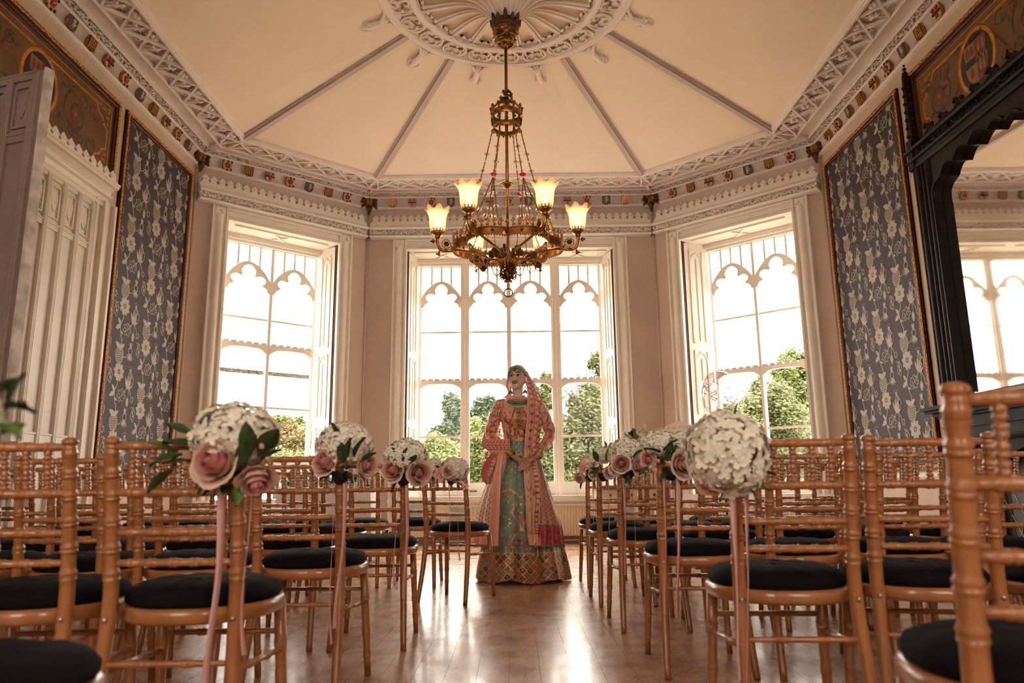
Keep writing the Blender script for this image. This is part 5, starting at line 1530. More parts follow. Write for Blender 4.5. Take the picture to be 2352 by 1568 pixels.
mr_.tube([(.63, 0, 2.93), (.645, 0, 2.89)], .005, 4); mr_.tube([(.655, 0, 3.01), (.70, 0, 3.01)], .005, 4)
ros_me = mr_.mesh('arm_rosette', m_brassd, True)
mg = MB(); mg.lathe([(.018, 3.03), (.03, 3.045), (.026, 3.06), (.05, 3.075), (.056, 3.08), (.056, 3.10), (.05, 3.10)], 18, o=(.655, 0, 0))
for j in range(12):
    b = j * PI / 6; x, y = .655 + .056 * math.cos(b), .056 * math.sin(b); mg.tube([(x, y, 3.095), (x, y, 3.115)], .005, 4); mg.ball((x, y, 3.122), .008, 5, 3); mg.ball((.655 + .052 * math.cos(b + .26), .052 * math.sin(b + .26), 3.085), .010, 5, 3)
gal_me = mg.mesh('shade_gallery', m_brassc, True)
prof = [(.045, .0), (.062, .02), (.074, .06), (.077, .10), (.079, .14), (.084, .17), (.096, .20), (.112, .222), (.118, .228)]
def scal(a, i): return 1 + (.085 * math.cos(7 * a) if i >= 7 else .045 * math.cos(7 * a) if i == 6 else 0)
msd = MB(); n = 56
vs = []; fs = []
for i, (r, z) in enumerate(prof):
    for j in range(n):
        a = 2 * PI * j / n; k = scal(a, i); dz = -.018 * math.cos(7 * a) * (-1 if False else 1) * max(0, (i - 5)) / 3
        vs.append((r * k * math.cos(a), r * k * math.sin(a), z + (-dz if i > 5 else 0)))
for i in range(len(prof) - 1):
    for j in range(n): fs.append((i * n + j, i * n + (j + 1) % n, (i + 1) * n + (j + 1) % n, (i + 1) * n + j))
msd._add(vs, fs); shade_me = msd.mesh('glass_shade', m_shade, True)
bulb_me = MB().ball((0, 0, .085), .030, 12, 8, (1, 1, 1.15)).mesh('bulb', m_bulb, True)
for k in range(6):
    T = Matrix.Rotation(k * PI / 3, 4, 'Z')
    a = link('lamp_arm', arm_me, ch, mw=O @ T)
    link('arm_rosette', ros_me, a); link('shade_gallery', gal_me, a)
    link('glass_shade', shade_me, a, (.655, 0, 3.09)); link('bulb', bulb_me, a, (.655, 0, 3.09))
    ld = bpy.data.lights.new('lamp_glow', 'POINT'); ld.energy = 4.5; ld.color = (1, .68, .36); ld.shadow_soft_size = .035
    lo = bpy.data.objects.new('lamp_glow', ld); COL.objects.link(lo); lo.parent = a; lo.location = (.655, 0, 3.26)
# ------------------------------------------------------------------ the bride
BY = 6.37
_b = at_y(1200, 1322, BY); BX = _b.x
person = thing('person', 'person in coral embroidered bridal dress and jewelled headscarf, hands clasped', 'person', (BX, BY, 0))
def Q(u, v, dy=0.0):
    p = at_y(u, v, BY + dy); return Vector((p.x - BX, dy, p.z))
m_skin = mat('warm_skin', (0.80, 0.53, 0.41), 0.5, var=0.06, vscale=8, subs=0.08)
m_henna = mat('hands_with_henna', (0.48, 0.24, 0.175), 0.55, var=0.35, vscale=90)
m_lip = mat('rose_lipstick', (0.30, 0.06, 0.06), 0.35, var=0.05)
m_eyew = mat('eye_white', (0.72, 0.68, 0.64), 0.3, var=0.02)
m_iris = mat('dark_iris', (0.03, 0.022, 0.028), 0.15, var=0.05)
m_brow = mat('dark_brow', (0.030, 0.018, 0.018), 0.7, var=0.1)
m_coral = mat('coral_silk', (0.82, 0.34, 0.25), 0.45, var=0.10, vscale=6, sheen=0.2)
m_coral2 = mat('coral_satin', (0.86, 0.38, 0.28), 0.32, var=0.10, vscale=5, sheen=0.2)
m_corald = mat('deep_coral_red', (0.66, 0.105, 0.085), 0.5, var=0.2, vscale=14)
m_rose = mat('rose_embroidery', (0.42, 0.05, 0.09), 0.55, var=0.3, vscale=30)
m_thread = mat('gold_thread', (0.58, 0.34, 0.13), 0.38, 0.35, var=0.4, vscale=50)
m_threadd = mat('antique_gold_thread', (0.28, 0.15, 0.065), 0.5, 0.2, var=0.4, vscale=50)
m_jade = mat('jade_green_silk', (0.15, 0.225, 0.165), 0.45, var=0.18, vscale=9, sheen=0.2)
m_jadel = mat('pale_jade_net', (0.22, 0.285, 0.215), 0.5, var=0.15, vscale=9)
m_turq = mat('turquoise_bead', (0.10, 0.36, 0.33), 0.3, var=0.2, vscale=40)
m_plum = mat('plum_patch', (0.065, 0.012, 0.035), 0.5, var=0.2, vscale=30)
m_greyb = mat('blue_grey_patch', (0.17, 0.15, 0.17), 0.5, var=0.2, vscale=30)
m_buffp = mat('buff_patch', (0.33, 0.22, 0.12), 0.5, var=0.25, vscale=30)
m_goldj = mat('yellow_gold', (0.75, 0.40, 0.07), 0.25, 0.9, var=0.15, vscale=30)
m_net = mat('pale_pink_net', (0.86, 0.58, 0.45), 0.6, var=0.08, vscale=10, alpha=0.80)
m_net2 = mat('dusty_pink_net', (0.76, 0.42, 0.31), 0.6, var=0.10, vscale=10, alpha=0.86)
m_pearl = mat('pearl', (0.72, 0.62, 0.50), 0.3, var=0.05)
m_green = mat('sage_thread', (0.20, 0.22, 0.10), 0.5, var=0.2, vscale=30)

# ---- body: one continuous surface (head, neck, trunk, arms, hands with fingers, legs)
hc = Q(1188.5, 868)
turn = Matrix.Translation(hc) @ Matrix.Rotation(math.radians(-17), 4, 'Z') @ Matrix.Rotation(math.radians(-5), 4, 'X')
bm_ = MB()
bm_.M = turn
bm_.ball((0, .012, .012), 1, 24, 16, (.070, .086, .100)); bm_.ball((0, -.022, -.030), 1, 20, 14, (.059, .060, .078)); bm_.ball((0, -.045, -.078), 1, 14, 10, (.036, .032, .030))
bm_.ball((-.036, -.048, -.030), 1, 12, 8, (.027, .026, .028)); bm_.ball((.036, -.048, -.030), 1, 12, 8, (.027, .026, .028))
bm_.tube([(0, -.076, .010), (0, -.088, -.012), (0, -.100, -.028), (0, -.088, -.036)], [.008, .010, .0125, .011], 8)
for sx in (-1, 1): bm_.ball((sx * .013, -.086, -.032), .009, 8, 6)
bm_.ball((0, -.079, -.053), 1, 12, 8, (.023, .010, .010)); bm_.tube([(-.045, -.068, .024), (-.02, -.082, .028), (0, -.084, .020), (.02, -.082, .028), (.045, -.068, .024)], .010, 8)
for sx in (-1, 1): bm_.ball((sx * .071, .01, -.012), 1, 10, 8, (.010, .018, .030))
bm_.M = None
nb = Q(1190, 916); bm_.tube([hc + Vector((0, .012, -.06)), Q(1189, 906, .012), nb + Vector((0, .02, -.01))], [.052, .046, .058], 14)
shL, shR = Q(1148, 935, .02), Q(1238, 936, .02)
chest, waist, hip = Q(1192, 965, .0), Q(1194, 1022, .0), Q(1197, 1075, .0)
bm_.ball(chest + Vector((0, 0, .03)), 1, 20, 14, (.150, .100, .16)); bm_.ball((waist + chest) / 2, 1, 20, 14, (.128, .095, .16)); bm_.ball(waist, 1, 18, 12, (.120, .095, .12)); bm_.ball(hip, 1, 20, 14, (.165, .120, .17))
for sx in (-1, 1): bm_.ball(chest + Vector((sx * .062, -.045, .0)), 1, 14, 10, (.060, .055, .060))
bm_.tube([shL, nb + Vector((0, .02, -.02)), shR], [.055, .070, .055], 12)
elL, elR = Q(1128, 1000, .03), Q(1263, 996, .03)
wrL, wrR = Q(1174, 1045, -.16), Q(1236, 1047, -.16)
for s, e, w in ((shL, elL, wrL), (shR, elR, wrR)): bm_.tube([s, s.lerp(e, .5), e, e.lerp(w, .5), w], [.052, .045, .040, .037, .026], 12)
for sx in (-1, 1): bm_.tube([hip + Vector((sx * .085, 0, -.05)), (sx * .09, .0, .50), (sx * .085, .01, .12), (sx * .085, -.01, .06)], [.095, .065, .045, .042], 12); bm_.tube([(sx * .085, .03, .05), (sx * .085, -.05, .035), (sx * .085, -.14, .025)], [.038, .035, .024], 10)
# hands: image-left hand laid over, image-right hand clasping it
def hand(w, knu, tipdir, up, flip, curl):
    palm = w.lerp(knu, .5); ax = (knu - w).normalized(); side = ax.cross(up).normalized() * flip
    bm_.tube([w, palm, knu], [.024, .031, .029], 12, squash=.62)
    for k in range(4):
        st = knu + side * (-.026 + .0175 * k) - ax * (.004 * abs(k - 1.5)); L = (.040, .046, .044, .034)[k]
        d1 = (ax + tipdir * curl * .4).normalized(); d2 = (ax * .7 + tipdir * curl).normalized(); d3 = (ax * .2 + tipdir * curl * 1.4).normalized()
        p1 = st + d1 * L; p2 = p1 + d2 * L * .75; p3 = p2 + d3 * L * .55
        bm_.tube([st - ax * .02, st, p1, p2, p3], [.0095, .0092, .0085, .008, .0062], 8)
    tb = w.lerp(knu, .35) - side * .024; t1 = tb - side * .022 + ax * .028; t2 = t1 + ax * .030 + tipdir * .012; bm_.tube([w.lerp(knu, .2), tb, t1, t2], [.013, .013, .010, .008], 8)
hand(wrL, Q(1200, 1060, -.20), Vector((.3, .5, -.8)).normalized(), Vector((0, -1, .5)).normalized(), 1, .55)
hand(wrR, Q(1211, 1063, -.215), Vector((-.5, .5, -.75)).normalized(), Vector((0, -1, .5)).normalized(), -1, .75)
tmp = bm_.build('body', m_skin)
md = tmp.modifiers.new('fuse', 'REMESH'); md.mode = 'VOXEL'; md.voxel_size = .0048; md.use_smooth_shade = True
ms_ = tmp.modifiers.new('soft', 'SMOOTH'); ms_.factor = .5; ms_.iterations = 2
dg = bpy.context.evaluated_depsgraph_get()
bme = bpy.data.meshes.new_from_object(tmp.evaluated_get(dg)); bpy.data.objects.remove(tmp)
bme.name = 'body'; bme.materials.clear(); bme.materials.append(m_skin); bme.materials.append(m_henna)
zw = min(wrL.z, wrR.z)
idx = [1 if (abs(p.center.x) < .16 and p.center.y < -.145 and p.center.z < max(wrL.z, wrR.z) + .004 and p.center.z > .75) else 0 for p in bme.polygons]
bme.polygons.foreach_set('material_index', idx); bme.polygons.foreach_set('use_smooth', [True] * len(bme.polygons))
body = link('body', bme, person)
# ---- face details
def fpart(mb, nm, m_): mb.M and None; return mb.build(nm, m_, body, True)
for sx in (-1, 1):
    mb = MB(); mb.M = turn; mb.ball((sx * .031, -.0735, .004), 1, 12, 8, (.0155, .008, .0075)); fpart(mb, 'eye', m_eyew)
    mb = MB(); mb.M = turn; mb.ball((sx * .031 - .002, -.0795, .005), 1, 10, 6, (.0068, .004, .0068)); fpart(mb, 'iris', m_iris)
    mb = MB(); mb.M = turn; mb.tube([(sx * .013, -.078, .003), (sx * .022, -.0815, .011), (sx * .033, -.081, .0125), (sx * .045, -.074, .008), (sx * .052, -.069, .011)], [.0015, .0032, .0036, .003, .001], 6)
    mb.tube([(sx * .015, -.079, -.002), (sx * .031, -.081, -.0055), (sx * .047, -.072, .002)], [.001, .0018, .001], 5); fpart(mb, 'lash', m_brow)
    mb = MB(); mb.M = turn; mb.tube([(sx * .012, -.0885, .026), (sx * .026, -.091, .032), (sx * .042, -.084, .032), (sx * .056, -.069, .023)], [.0028, .0042, .0036, .0012], 6); fpart(mb, 'eyebrow', m_brow)
mb = MB(); mb.M = turn
mb.tube([(-.030, -.0735, -.047), (-.018, -.086, -.0475), (-.006, -.091, -.0455), (0, -.091, -.047), (.006, -.091, -.0455), (.018, -.086, -.0475), (.030, -.0735, -.047)], [.001, .0042, .0052, .0045, .0052, .0042, .001], 8)
mb.tube([(-.029, -.073, -.048), (-.015, -.087, -.0605), (0, -.0905, -.0635), (.015, -.087, -.0605), (.029, -.073, -.048)], [.001, .0050, .0062, .0050, .001], 8); fpart(mb, 'lips', m_lip)
mb = MB(); mb.M = turn; mb.tube([(-.021, -.081, -.0512), (0, -.0895, -.0545), (.021, -.081, -.0512)], [.002, .0042, .002], 6); fpart(mb, 'teeth', m_eyew)
# hair and under-scarf cap
m_hair = mat('dark_brown_hair', (0.022, 0.012, 0.010), 0.45, var=0.3, vscale=30)
mb = MB(); mb.M = turn; mb.ball((0, .022, .016), 1, 20, 14, (.0735, .084, .098)); fpart(mb, 'hair', m_hair)

# ---- pattern cloth: grids whose faces pick an embroidery colour
def hash2(a, b): return (math.sin(a * 127.1 + b * 311.7) * 43758.5453) % 1.0
def flower(x, y, r):          # 0 none, 1 petal, 2 centre
    d = math.hypot(x, y)
    if d < r * .28: return 2
    a = math.atan2(y, x); return 1 if d < r * (.68 + .32 * math.cos(5 * a)) else 0
def cloth(fn, nu, nv, pick, mats, nm, parent=None, closeu=False, thick=0.0):
    mb = MB(); mb.grid(fn, nu, nv, closeu)
    mb.mi = [pick((i + .5) / nu, (j + .5) / nv) for j in range(nv) for i in range(nu)]
    if thick:
        me0 = mb.v[:]; n0 = len(me0); w = nu if closeu else nu + 1
        # cheap offset toward the back gives the cloth thickness
        back = [(x, y + thick, z - thick * .2) for x, y, z in me0]
        f0 = mb.f[:]; mb.v += back; mb.f += [tuple(i + n0 for i in f[::-1]) for f in f0]; mb.mi += mb.mi[:]
        rim = [(i, i + 1) for i in range(nu)] + [(nv * w + i + 1, nv * w + i) for i in range(nu)]
        if not closeu: rim += [((j + 1) * w, j * w) for j in range(nv)] + [(j * w + nu, (j + 1) * w + nu) for j in range(nv)]
        for a, b in rim:
            if a < n0 and b < n0: mb.f.append((b, a, a + n0, b + n0)); mb.mi.append(mb.mi[0])
    return mb.build(nm, mats, parent or person, True)
# skirt
zwst = waist.z + .03
SKM = [m_jade, m_thread, m_rose, m_turq, m_plum, m_greyb, m_buffp, m_jadel, m_threadd, m_corald]
SR = [(0, .385), (.10, .372), (.25, .342), (.45, .305), (.65, .262), (.80, .222), (.92, .185), (1.02, .150), (zwst, .128)]
def srad(z):
    for (a, ra), (b, rb) in zip(SR[:-1], SR[1:]):
        if z <= b: return ra + (rb - ra) * (z - a) / (b - a)
    return SR[-1][1]
def skirt(u, v):
    z = .018 + v * (zwst - .018); a = u * 2 * PI - PI / 2; r = srad(z); t = 1 - v
    f = 1 + (.050 * math.cos(9 * a + .6) + .022 * math.cos(17 * a + 2)) * (t ** .7)
    cx = (waist.x) * v; hem = .012 * math.sin(6 * a) * (t ** 6)
    return (cx + r * f * math.cos(a), r * f * .86 * math.sin(a) * (1 - .06 * v), z + hem)
def skirt_pick(u, v):
    u = (u + .5) % 1 - .5; u = u if u >= 0 else u + 1
    z = v * (zwst - .018); a = (u if u < .5 else u - 1) * 2 * PI; s = a * srad(z)
    if z < .215:
        w = .062; x = (a * .37) / w + z / w; y = (a * .37) / w - z / w; fx, fy = x % 1, y % 1
        if min(fx, 1 - fx, fy, 1 - fy) < .13: return 1
        k = hash2(math.floor(x), math.floor(y)); d = math.hypot(fx - .5, fy - .5)
        if d < .17: return (6, 1, 7, 2)[int(k * 37) % 4]
        if d > .36 and k > .3: return 8
        return (2, 4, 8, 3, 5, 6, 8, 9)[int(k * 7.99)]
    if z < .225: return 1
    sec = .30; sx = ((a * .33 + sec / 2) % sec) - sec / 2; sd = math.floor((a * .33 + sec / 2) / sec)
    if z < .62:
        for (fx, fz, r, c) in ((0, .30, .045, 2), (-.055, .40, .030, 2), (.055, .40, .030, 2), (0, .47, .038, 9), (-.05, .53, .032, 2), (.05, .53, .032, 2), (-.09, .29, .028, 9), (.09, .29, .028, 9), (0, .58, .018, 2)):
            q = flower(sx - fx, z - fz, r)
            if q: return c if q == 1 else 6
        if abs(abs(sx) - (.05 + .04 * math.sin(z * 26))) < .006: return 1
        if abs(abs(sx) - .11 - .02 * math.cos(z * 40)) < .005 and z < .5: return 8
        if hash2(round(sx * 60), round(z * 60)) > .86: return 1
        return 0
    if abs(z - (.66 + abs(sx) * .45)) < .011: return 1
    gx, gz = (sx / .05), (z / .055); cx, cz = gx % 1 - .5, (gz + .5 * (math.floor(gx) % 2)) % 1 - .5
    if math.hypot(cx, cz) < .20: return 6 if z < .85 else 1
    if hash2(math.floor(s / .012), math.floor(z / .012)) > .88: return 8
    return 7 if abs(sx) > .11 else 0
cloth(skirt, 400, 230, skirt_pick, SKM, 'skirt', closeu=True)
# hem tassels
ts = MB(); ts.tube([(0, 0, 0), (0, 0, -.016)], .002, 4); ts.ball((0, 0, -.006), .005, 6, 4); ts.tube([(0, 0, -.012), (0, 0, -.03)], [.003, .006], 6); ts_me = ts.mesh('hem_tassel', m_thread, True)
for k in range(46):
    p = skirt(k / 46 + .004 * math.sin(k * 3), .012); o = link('hem_tassel', ts_me, person, (p[0] * 1.01, p[1] * 1.01, p[2] + .012)); o.rotation_euler = (.6 * p[1] / .38 * -1, .6 * p[0] / .38, 0)
# bodice
BOD = [(waist.z - .015, .140, .108), (waist.z + .06, .137, .108), (waist.z + .14, .148, .116), (chest.z, .160, .132), (chest.z + .07, .165, .122), (chest.z + .11, .168, .108), (shL.z - .02, .172, .092), (shL.z + .018, .150, .080), (shL.z + .045, .110, .072), (nb.z + .002, .074, .066)]
def bodice(u, v):
    t = v * (len(BOD) - 1); i = min(int(t), len(BOD) - 2); q = t - i; q = q * q * (3 - 2 * q) if i > 0 else q
    z, rx, ry = [BOD[i][k] + (BOD[i + 1][k] - BOD[i][k]) * q for k in range(3)]; a = u * 2 * PI - PI / 2
    cx = waist.x + (nb.x - waist.x) * v
    bx_ = .042 * math.exp(-((z - chest.z) / .06) ** 2) * max(0, -math.sin(a)) ** 2
    return (cx + rx * math.cos(a), (ry + bx_) * math.sin(a) + .012, z + .004 * math.sin(a * 9) * (1 - v))
BM = [m_coral, m_thread, m_threadd, m_rose, m_jade, m_coral2]
def bod_pick(u, v):
    a = (u if u < .5 else u - 1) * 2 * PI; x = a * .15; z = v
    if abs(x) < .024 and .22 < z < .80:
        return 1 if (abs(x) > .017 or math.sin(z * 160 + abs(x) * 160) > .1) else 2
    if z < .04: return 1
    for (fx, fz, r) in ((-.10, .12, .04), (-.055, .10, .035), (.055, .10, .035), (.10, .12, .04), (-.03, .17, .03), (.03, .17, .03), (-.08, .26, .03), (.08, .26, .03), (-.12, .34, .03), (.12, .34, .03)):
        q = flower(x - fx, (z - fz) * .45, r)
        if q: return 2 if q == 1 else 1
    if abs(abs(x) - .06 - .03 * math.sin(z * 9)) < .006 and z < .6: return 2
    if z > .78: return 2 if math.sin(x * 150) * math.sin(z * 130) > .1 else 1 if hash2(round(x * 90), round(z * 70)) > .6 else 0
    gx, gz = x / .05, z / .12; q = math.hypot(gx % 1 - .5, (gz % 1 - .5) * 1.2)
    if q < .13: return 2
    return 0
cloth(bodice, 230, 140, bod_pick, BM, 'bodice', closeu=True)
# sleeves
def sleeve(s, e, w, nm):
    path = spline([s + Vector((.035 if s.x < 0 else -.035, .0, .012)), s + Vector((0, 0, .0)), s.lerp(e, .5) + (Vector((-.012, 0, 0)) if s.x < 0 else Vector((.012, 0, 0))), e, e.lerp(w, .55), w + (e - w) * .06], 8); n = len(path)
    def fn(u, v):
        t = v * (n - 1); i = min(int(t), n - 2); p = path[i].lerp(path[i + 1], t - i); d = (path[i + 1] - path[i]).normalized()
        sd = d.cross(Vector((0, 1, 0))).normalized(); up = sd.cross(d); r = (.062 - .010 * v - .016 * v * v) * (1 + .05 * math.sin(v * 40) * (.3 + v)); a = u * 2 * PI
        return p + (sd * math.cos(a) + up * math.sin(a)) * r
    def pk(u, v):
        if v > .90: return 4 if math.sin(u * 50) > -.2 else 1
        x = ((u * 6) % 1 - .5) * .10; z = ((v * 8 + .5 * math.floor(u * 6)) % 1 - .5) * .10
        q = flower(x, z, .036)
        if q: return (2 if hash2(math.floor(u * 6), math.floor(v * 8)) > .35 else 3) if q == 1 else 1
        if hash2(round(u * 40), round(v * 60)) > .84: return 2
        if abs(math.sin(u * 2 * PI * 2 + v * 14)) < .12: return 2
        return 0
    cloth(fn, 84, 120, pk, BM, nm, closeu=True)
sleeve(shL, elL, wrL, 'sleeve'); sleeve(shR, elR, wrR, 'sleeve')
# ---- scarf over the head
def cap(u, v):
    a = (u - .5) * math.radians(228); el = math.radians(-30 + 118 * v)
    d = Vector((math.sin(a) * math.cos(el), math.cos(a) * math.cos(el), math.sin(el)))
    p = Vector((d.x * .079, .020 + d.y * .096, .022 + d.z * .101))
    if d.y < -.0: p += Vector((0, -.010, 0))
    return turn @ p
def cap2(u, v):
    # from forehead line over the crown and down behind
    a = -PI / 2 * 1.08 + u * PI * 1.08; t = math.radians(28 + 175 * v)
    x = math.sin(a) * .079; c = math.cos(a)
    y = .020 - math.cos(t) * .098 * c; z = .020 + math.sin(t) * .104 * c
    if v < .5: z = max(z, .020 + math.sin(t) * .104 * c)
    return turn @ Vector((x * (1 + .04 * math.sin(v * 30)), y, z))
cloth(cap2, 30, 34, lambda u, v: (0 if (int(v * 22) % 4) else 1), [m_net2, m_coral2], 'headscarf', thick=.002)
def drape(rows, nu, nv, pick, mats, nm, fold=.008, nf=3, thick=.004, ph=0):
    A = spline([(r[0], r[1], r[2]) for r in rows], 8); B = spline([(r[3], r[4], 0) for r in rows], 8); n = len(A)
    def fn(u, t):
        q = t * (n - 1); i = min(int(q), n - 2); f = q - i; a_ = A[i].lerp(A[i + 1], f); b_ = B[i].lerp(B[i + 1], f)
        return Q(a_[1] + (a_[2] - a_[1]) * u, a_[0], b_[0] + (b_[1] - b_[0]) * u + fold * math.sin(u * nf * 2 * PI + ph + t * 2))
    return cloth(fn, nu, nv, pick, mats, nm, thick=thick)
DM = [m_coral, m_corald, m_green, m_rose, m_threadd, m_coral2, m_net, m_net2, m_thread]
def border_pick(u, v):
    for c in (.16, .52, .80):
        if abs(u - c) < .025: return 2
    if u < .14: return 7
    if u > .84:
        return 4 if (math.sin(v * 110) > .2) else 0
    x = ((u - .34) * .13); z = ((v * 13) % 1 - .5) * .07
    q = flower(x, z, .020)
    if q: return 3
    x = ((u - .66) * .13); q = flower(x, ((v * 17) % 1 - .5) * .05, .014)
    if q: return 3 if q == 1 else 4
    return 0
drape([(852, 1199, 1212, -.02, .04), (866, 1203, 1218, -.02, .05), (882, 1207, 1228, -.02, .06), (905, 1210, 1237, -.05, .05), (930, 1211, 1243, -.10, .0), (965, 1209, 1245, -.155, -.06), (1000, 1206, 1240, -.165, -.10), (1032, 1204, 1236, -.165, -.11)], 44, 110, border_pick, DM, 'scarf_front_fall', .006, 2)
drape([(846, 1196, 1204, .01, .06), (862, 1206, 1216, .03, .09), (885, 1214, 1232, .05, .10), (905, 1220, 1240, .05, .09), (932, 1226, 1252, .03, .05)], 24, 40, lambda u, v: 4 if hash2(round(u * 14), round(v * 26)) > .72 else (1 if u > .5 else 7), DM, 'scarf_side_fall', .006, 2)
def lower_pick(u, v):
    if v > .86: return 5
    if .60 < u < .86: return 4 if math.sin(v * 150) > .35 else (2 if abs(u - .62) < .02 else 0)
    return 4 if hash2(round(u * 16), round(v * 46)) > .90 else 7
drape([(1028, 1203, 1237, -.165, -.12), (1060, 1203, 1234, -.20, -.16), (1090, 1203, 1240, -.24, -.20), (1140, 1206, 1246, -.28, -.25), (1195, 1209, 1240, -.32, -.30), (1222, 1211, 1241, -.335, -.32), (1252, 1215, 1243, -.35, -.335)], 44, 110, lower_pick, DM, 'scarf_hanging_end', .010, 2)
def net_pick(u, v):
    if v > .80:
        q = flower(((u * 3.0) % 1 - .5) * .12, (v - .90) * .5, .045)
        if q: return 3 if q == 1 else 4
        if v > .965 or v < .815: return 2
        return 1 if hash2(round(u * 30), round(v * 60)) > .35 else 3
    gx, gz = u * 7, v * 17
    d = math.hypot(gx % 1 - .5, ((gz + .5 * (int(gx) % 2)) % 1 - .5) * .8)
    return 4 if d < .20 else 7
drape([(1050, 1228, 1240, -.14, -.10), (1090, 1232, 1250, -.20, -.16), (1130, 1234, 1262, -.25, -.19), (1170, 1233, 1276, -.29, -.22), (1205, 1230, 1290, -.315, -.235), (1256, 1226, 1298, -.345, -.25)], 60, 110, net_pick, DM, 'scarf_net_panel', .014, 4)
drape([(858, 1165.5, 1171, .0, .02), (876, 1163.5, 1169, .01, .03), (890, 1163, 1170, .02, .05), (902, 1167, 1174, .04, .07), (914, 1154, 1178, .06, .08)], 10, 30, lambda u, v: 0, DM, 'scarf_ear_fold', .003, 1)
# ---- second drape over the forearm
drape([(930, 1140, 1150, .05, .04), (955, 1128, 1140, .10, .06), (985, 1116, 1134, .11, .06), (1012, 1107, 1128, .08, .02), (1024, 1106, 1132, .03, -.03)], 20, 40, lambda u, v: 1, DM, 'shawl_back_fall', .006, 1)
def band_pick(u, v):
    if abs(v - .35) < .04 or abs(v - .68) < .04: return 2
    if v > .86: return 4 if math.sin(u * 70) > 0 else 0
    q = flower(((u * 7) % 1 - .5) * .07, (v - .18 if v < .35 else v - .52) * .12, .020)
    return 3 if q else 0
drape([(1008, 1122, 1171, -.06, -.12), (1022, 1106, 1171, -.02, -.17), (1032, 1118, 1172, -.04, -.19), (1043, 1130, 1168, -.06, -.19)], 70, 34, band_pick, DM, 'shawl_forearm_band', .005, 1)
def lobe_pick(u, v):
    if u > .75: return 7
    if abs(u - .6) < .05: return 2
    return 4 if math.sin(v * 70 + u * 20) * math.sin(u * 30) > .3 else (1 if u < .35 else 3 if hash2(round(u * 20), round(v * 36)) > .6 else 0)
drape([(1038, 1133, 1164, -.05, -.17), (1056, 1116, 1160, -.02, -.17), (1078, 1106, 1152, .0, -.16), (1096, 1106, 1140, .0, -.14), (1112, 1116, 1128, -.02, -.08)], 40, 50, lobe_pick, DM, 'shawl_fold', .008, 1)
def tail_pick(u, v):
    if v > .79: return 5 if v < .985 else 1
    if v > .765: return 4 if math.sin(u * 60) > -.3 else 6
    gx, gz = u * 6, v * 16
    d = math.hypot(gx % 1 - .5 + .2 * (hash2(int(gx), int(gz)) - .5), ((gz + .5 * (int(gx) % 2)) % 1 - .5) * .8)
    return 4 if d < .19 else 6
drape([(1070, 1130, 1146, -.03, -.13), (1100, 1121, 1142, -.02, -.15), (1140, 1106, 1136, -.01, -.18), (1180, 1094, 1134, .0, -.20), (1210, 1087, 1134, .0, -.22), (1252, 1078, 1134, .0, -.24)], 60, 100, tail_pick, DM, 'shawl_net_panel', .010, 3)
drape([(1040, 1146, 1156, -.15, -.17), (1070, 1139, 1152, -.17, -.19), (1110, 1131, 1150, -.19, -.22), (1160, 1129, 1148, -.22, -.25), (1210, 1127, 1146, -.25, -.28), (1254, 1127, 1144, -.27, -.30)], 16, 60, lambda u, v: 5, DM, 'shawl_satin_border', .004, 1)
for u, v, d in ((1235, 1262, -.33), (1250, 1262, -.30), (1286, 1260, -.25), (1079, 1262, .0)):
    p = Q(u, v, d); mb = MB(); mb.tube([(0, 0, .03), (0, 0, -.01)], .002, 4); mb.ball((0, 0, -.012), .007, 6, 4); mb.tube([(0, 0, -.015), (0, 0, -.055)], [.004, .008], 6); mb.build('scarf_tassel', m_pearl, person, True, loc=p)
# ---- jewellery
def beads(nm, pts, r, m_, parent=None):
    mb = MB()
    for p in pts: mb.ball(p, r, 6, 4)
    return mb.build(nm, m_, parent or person, True)
neck_c = Q(1190, 910, .012)
def neckline(rx, ry, dz, drop, n, a0=-1.15, a1=1.15):
    return [Vector((neck_c.x + rx * math.sin(a), neck_c.y - ry * math.cos(a), neck_c.z + dz - drop * max(0, math.cos(a)))) for a in [a0 + (a1 - a0) * i / (n - 1) for i in range(n)]]
NK = thing('tmp', '', '') if False else None
nk = beads('necklace', neckline(.058, .060, .006, .012, 22, -1.5, 1.5), .0075, m_pearl)
beads('necklace_row', neckline(.064, .066, -.008, .020, 24, -1.5, 1.5), .0075, m_coral2, nk)
beads('necklace_row', neckline(.080, .084, -.014, .038, 30, -1.35, 1.35), .0095, m_thread, nk)
beads('necklace_row', neckline(.094, .098, -.024, .048, 34, -1.3, 1.3), .0105, m_threadd, nk)
beads('necklace_row', neckline(.107, .110, -.034, .056, 40, -1.3, 1.3), .0085, m_turq, nk)
beads('necklace_row', neckline(.114, .116, -.042, .060, 40, -1.3, 1.3), .0055, m_pearl, nk)
hb = []
for i in range(25):
    a = math.radians(-82 + 164 * i / 24); hb.append(turn @ Vector((math.sin(a) * .080, -.002 - math.cos(a) * .083, .022 + .046 * math.cos(a) ** 1.4)))
h0 = beads('headband', hb, .0068, m_turq); beads('headband_row', [p + Vector((0, -.001, .011)) for p in hb], .0055, m_thread, h0)
beads('headband_row', [p + Vector((0, -.001, .020)) for p in hb[5:-5]], .005, m_turq, h0)
tk = turn @ Vector((0, -.092, .058)); beads('forehead_pendant', [tk + Vector((.012 * math.cos(t), -.004, .012 * math.sin(t))) for t in [k * PI / 3 for k in range(6)]] + [tk + Vector((0, -.006, 0)), tk + Vector((0, -.004, -.022))], .0065, m_threadd, h0)
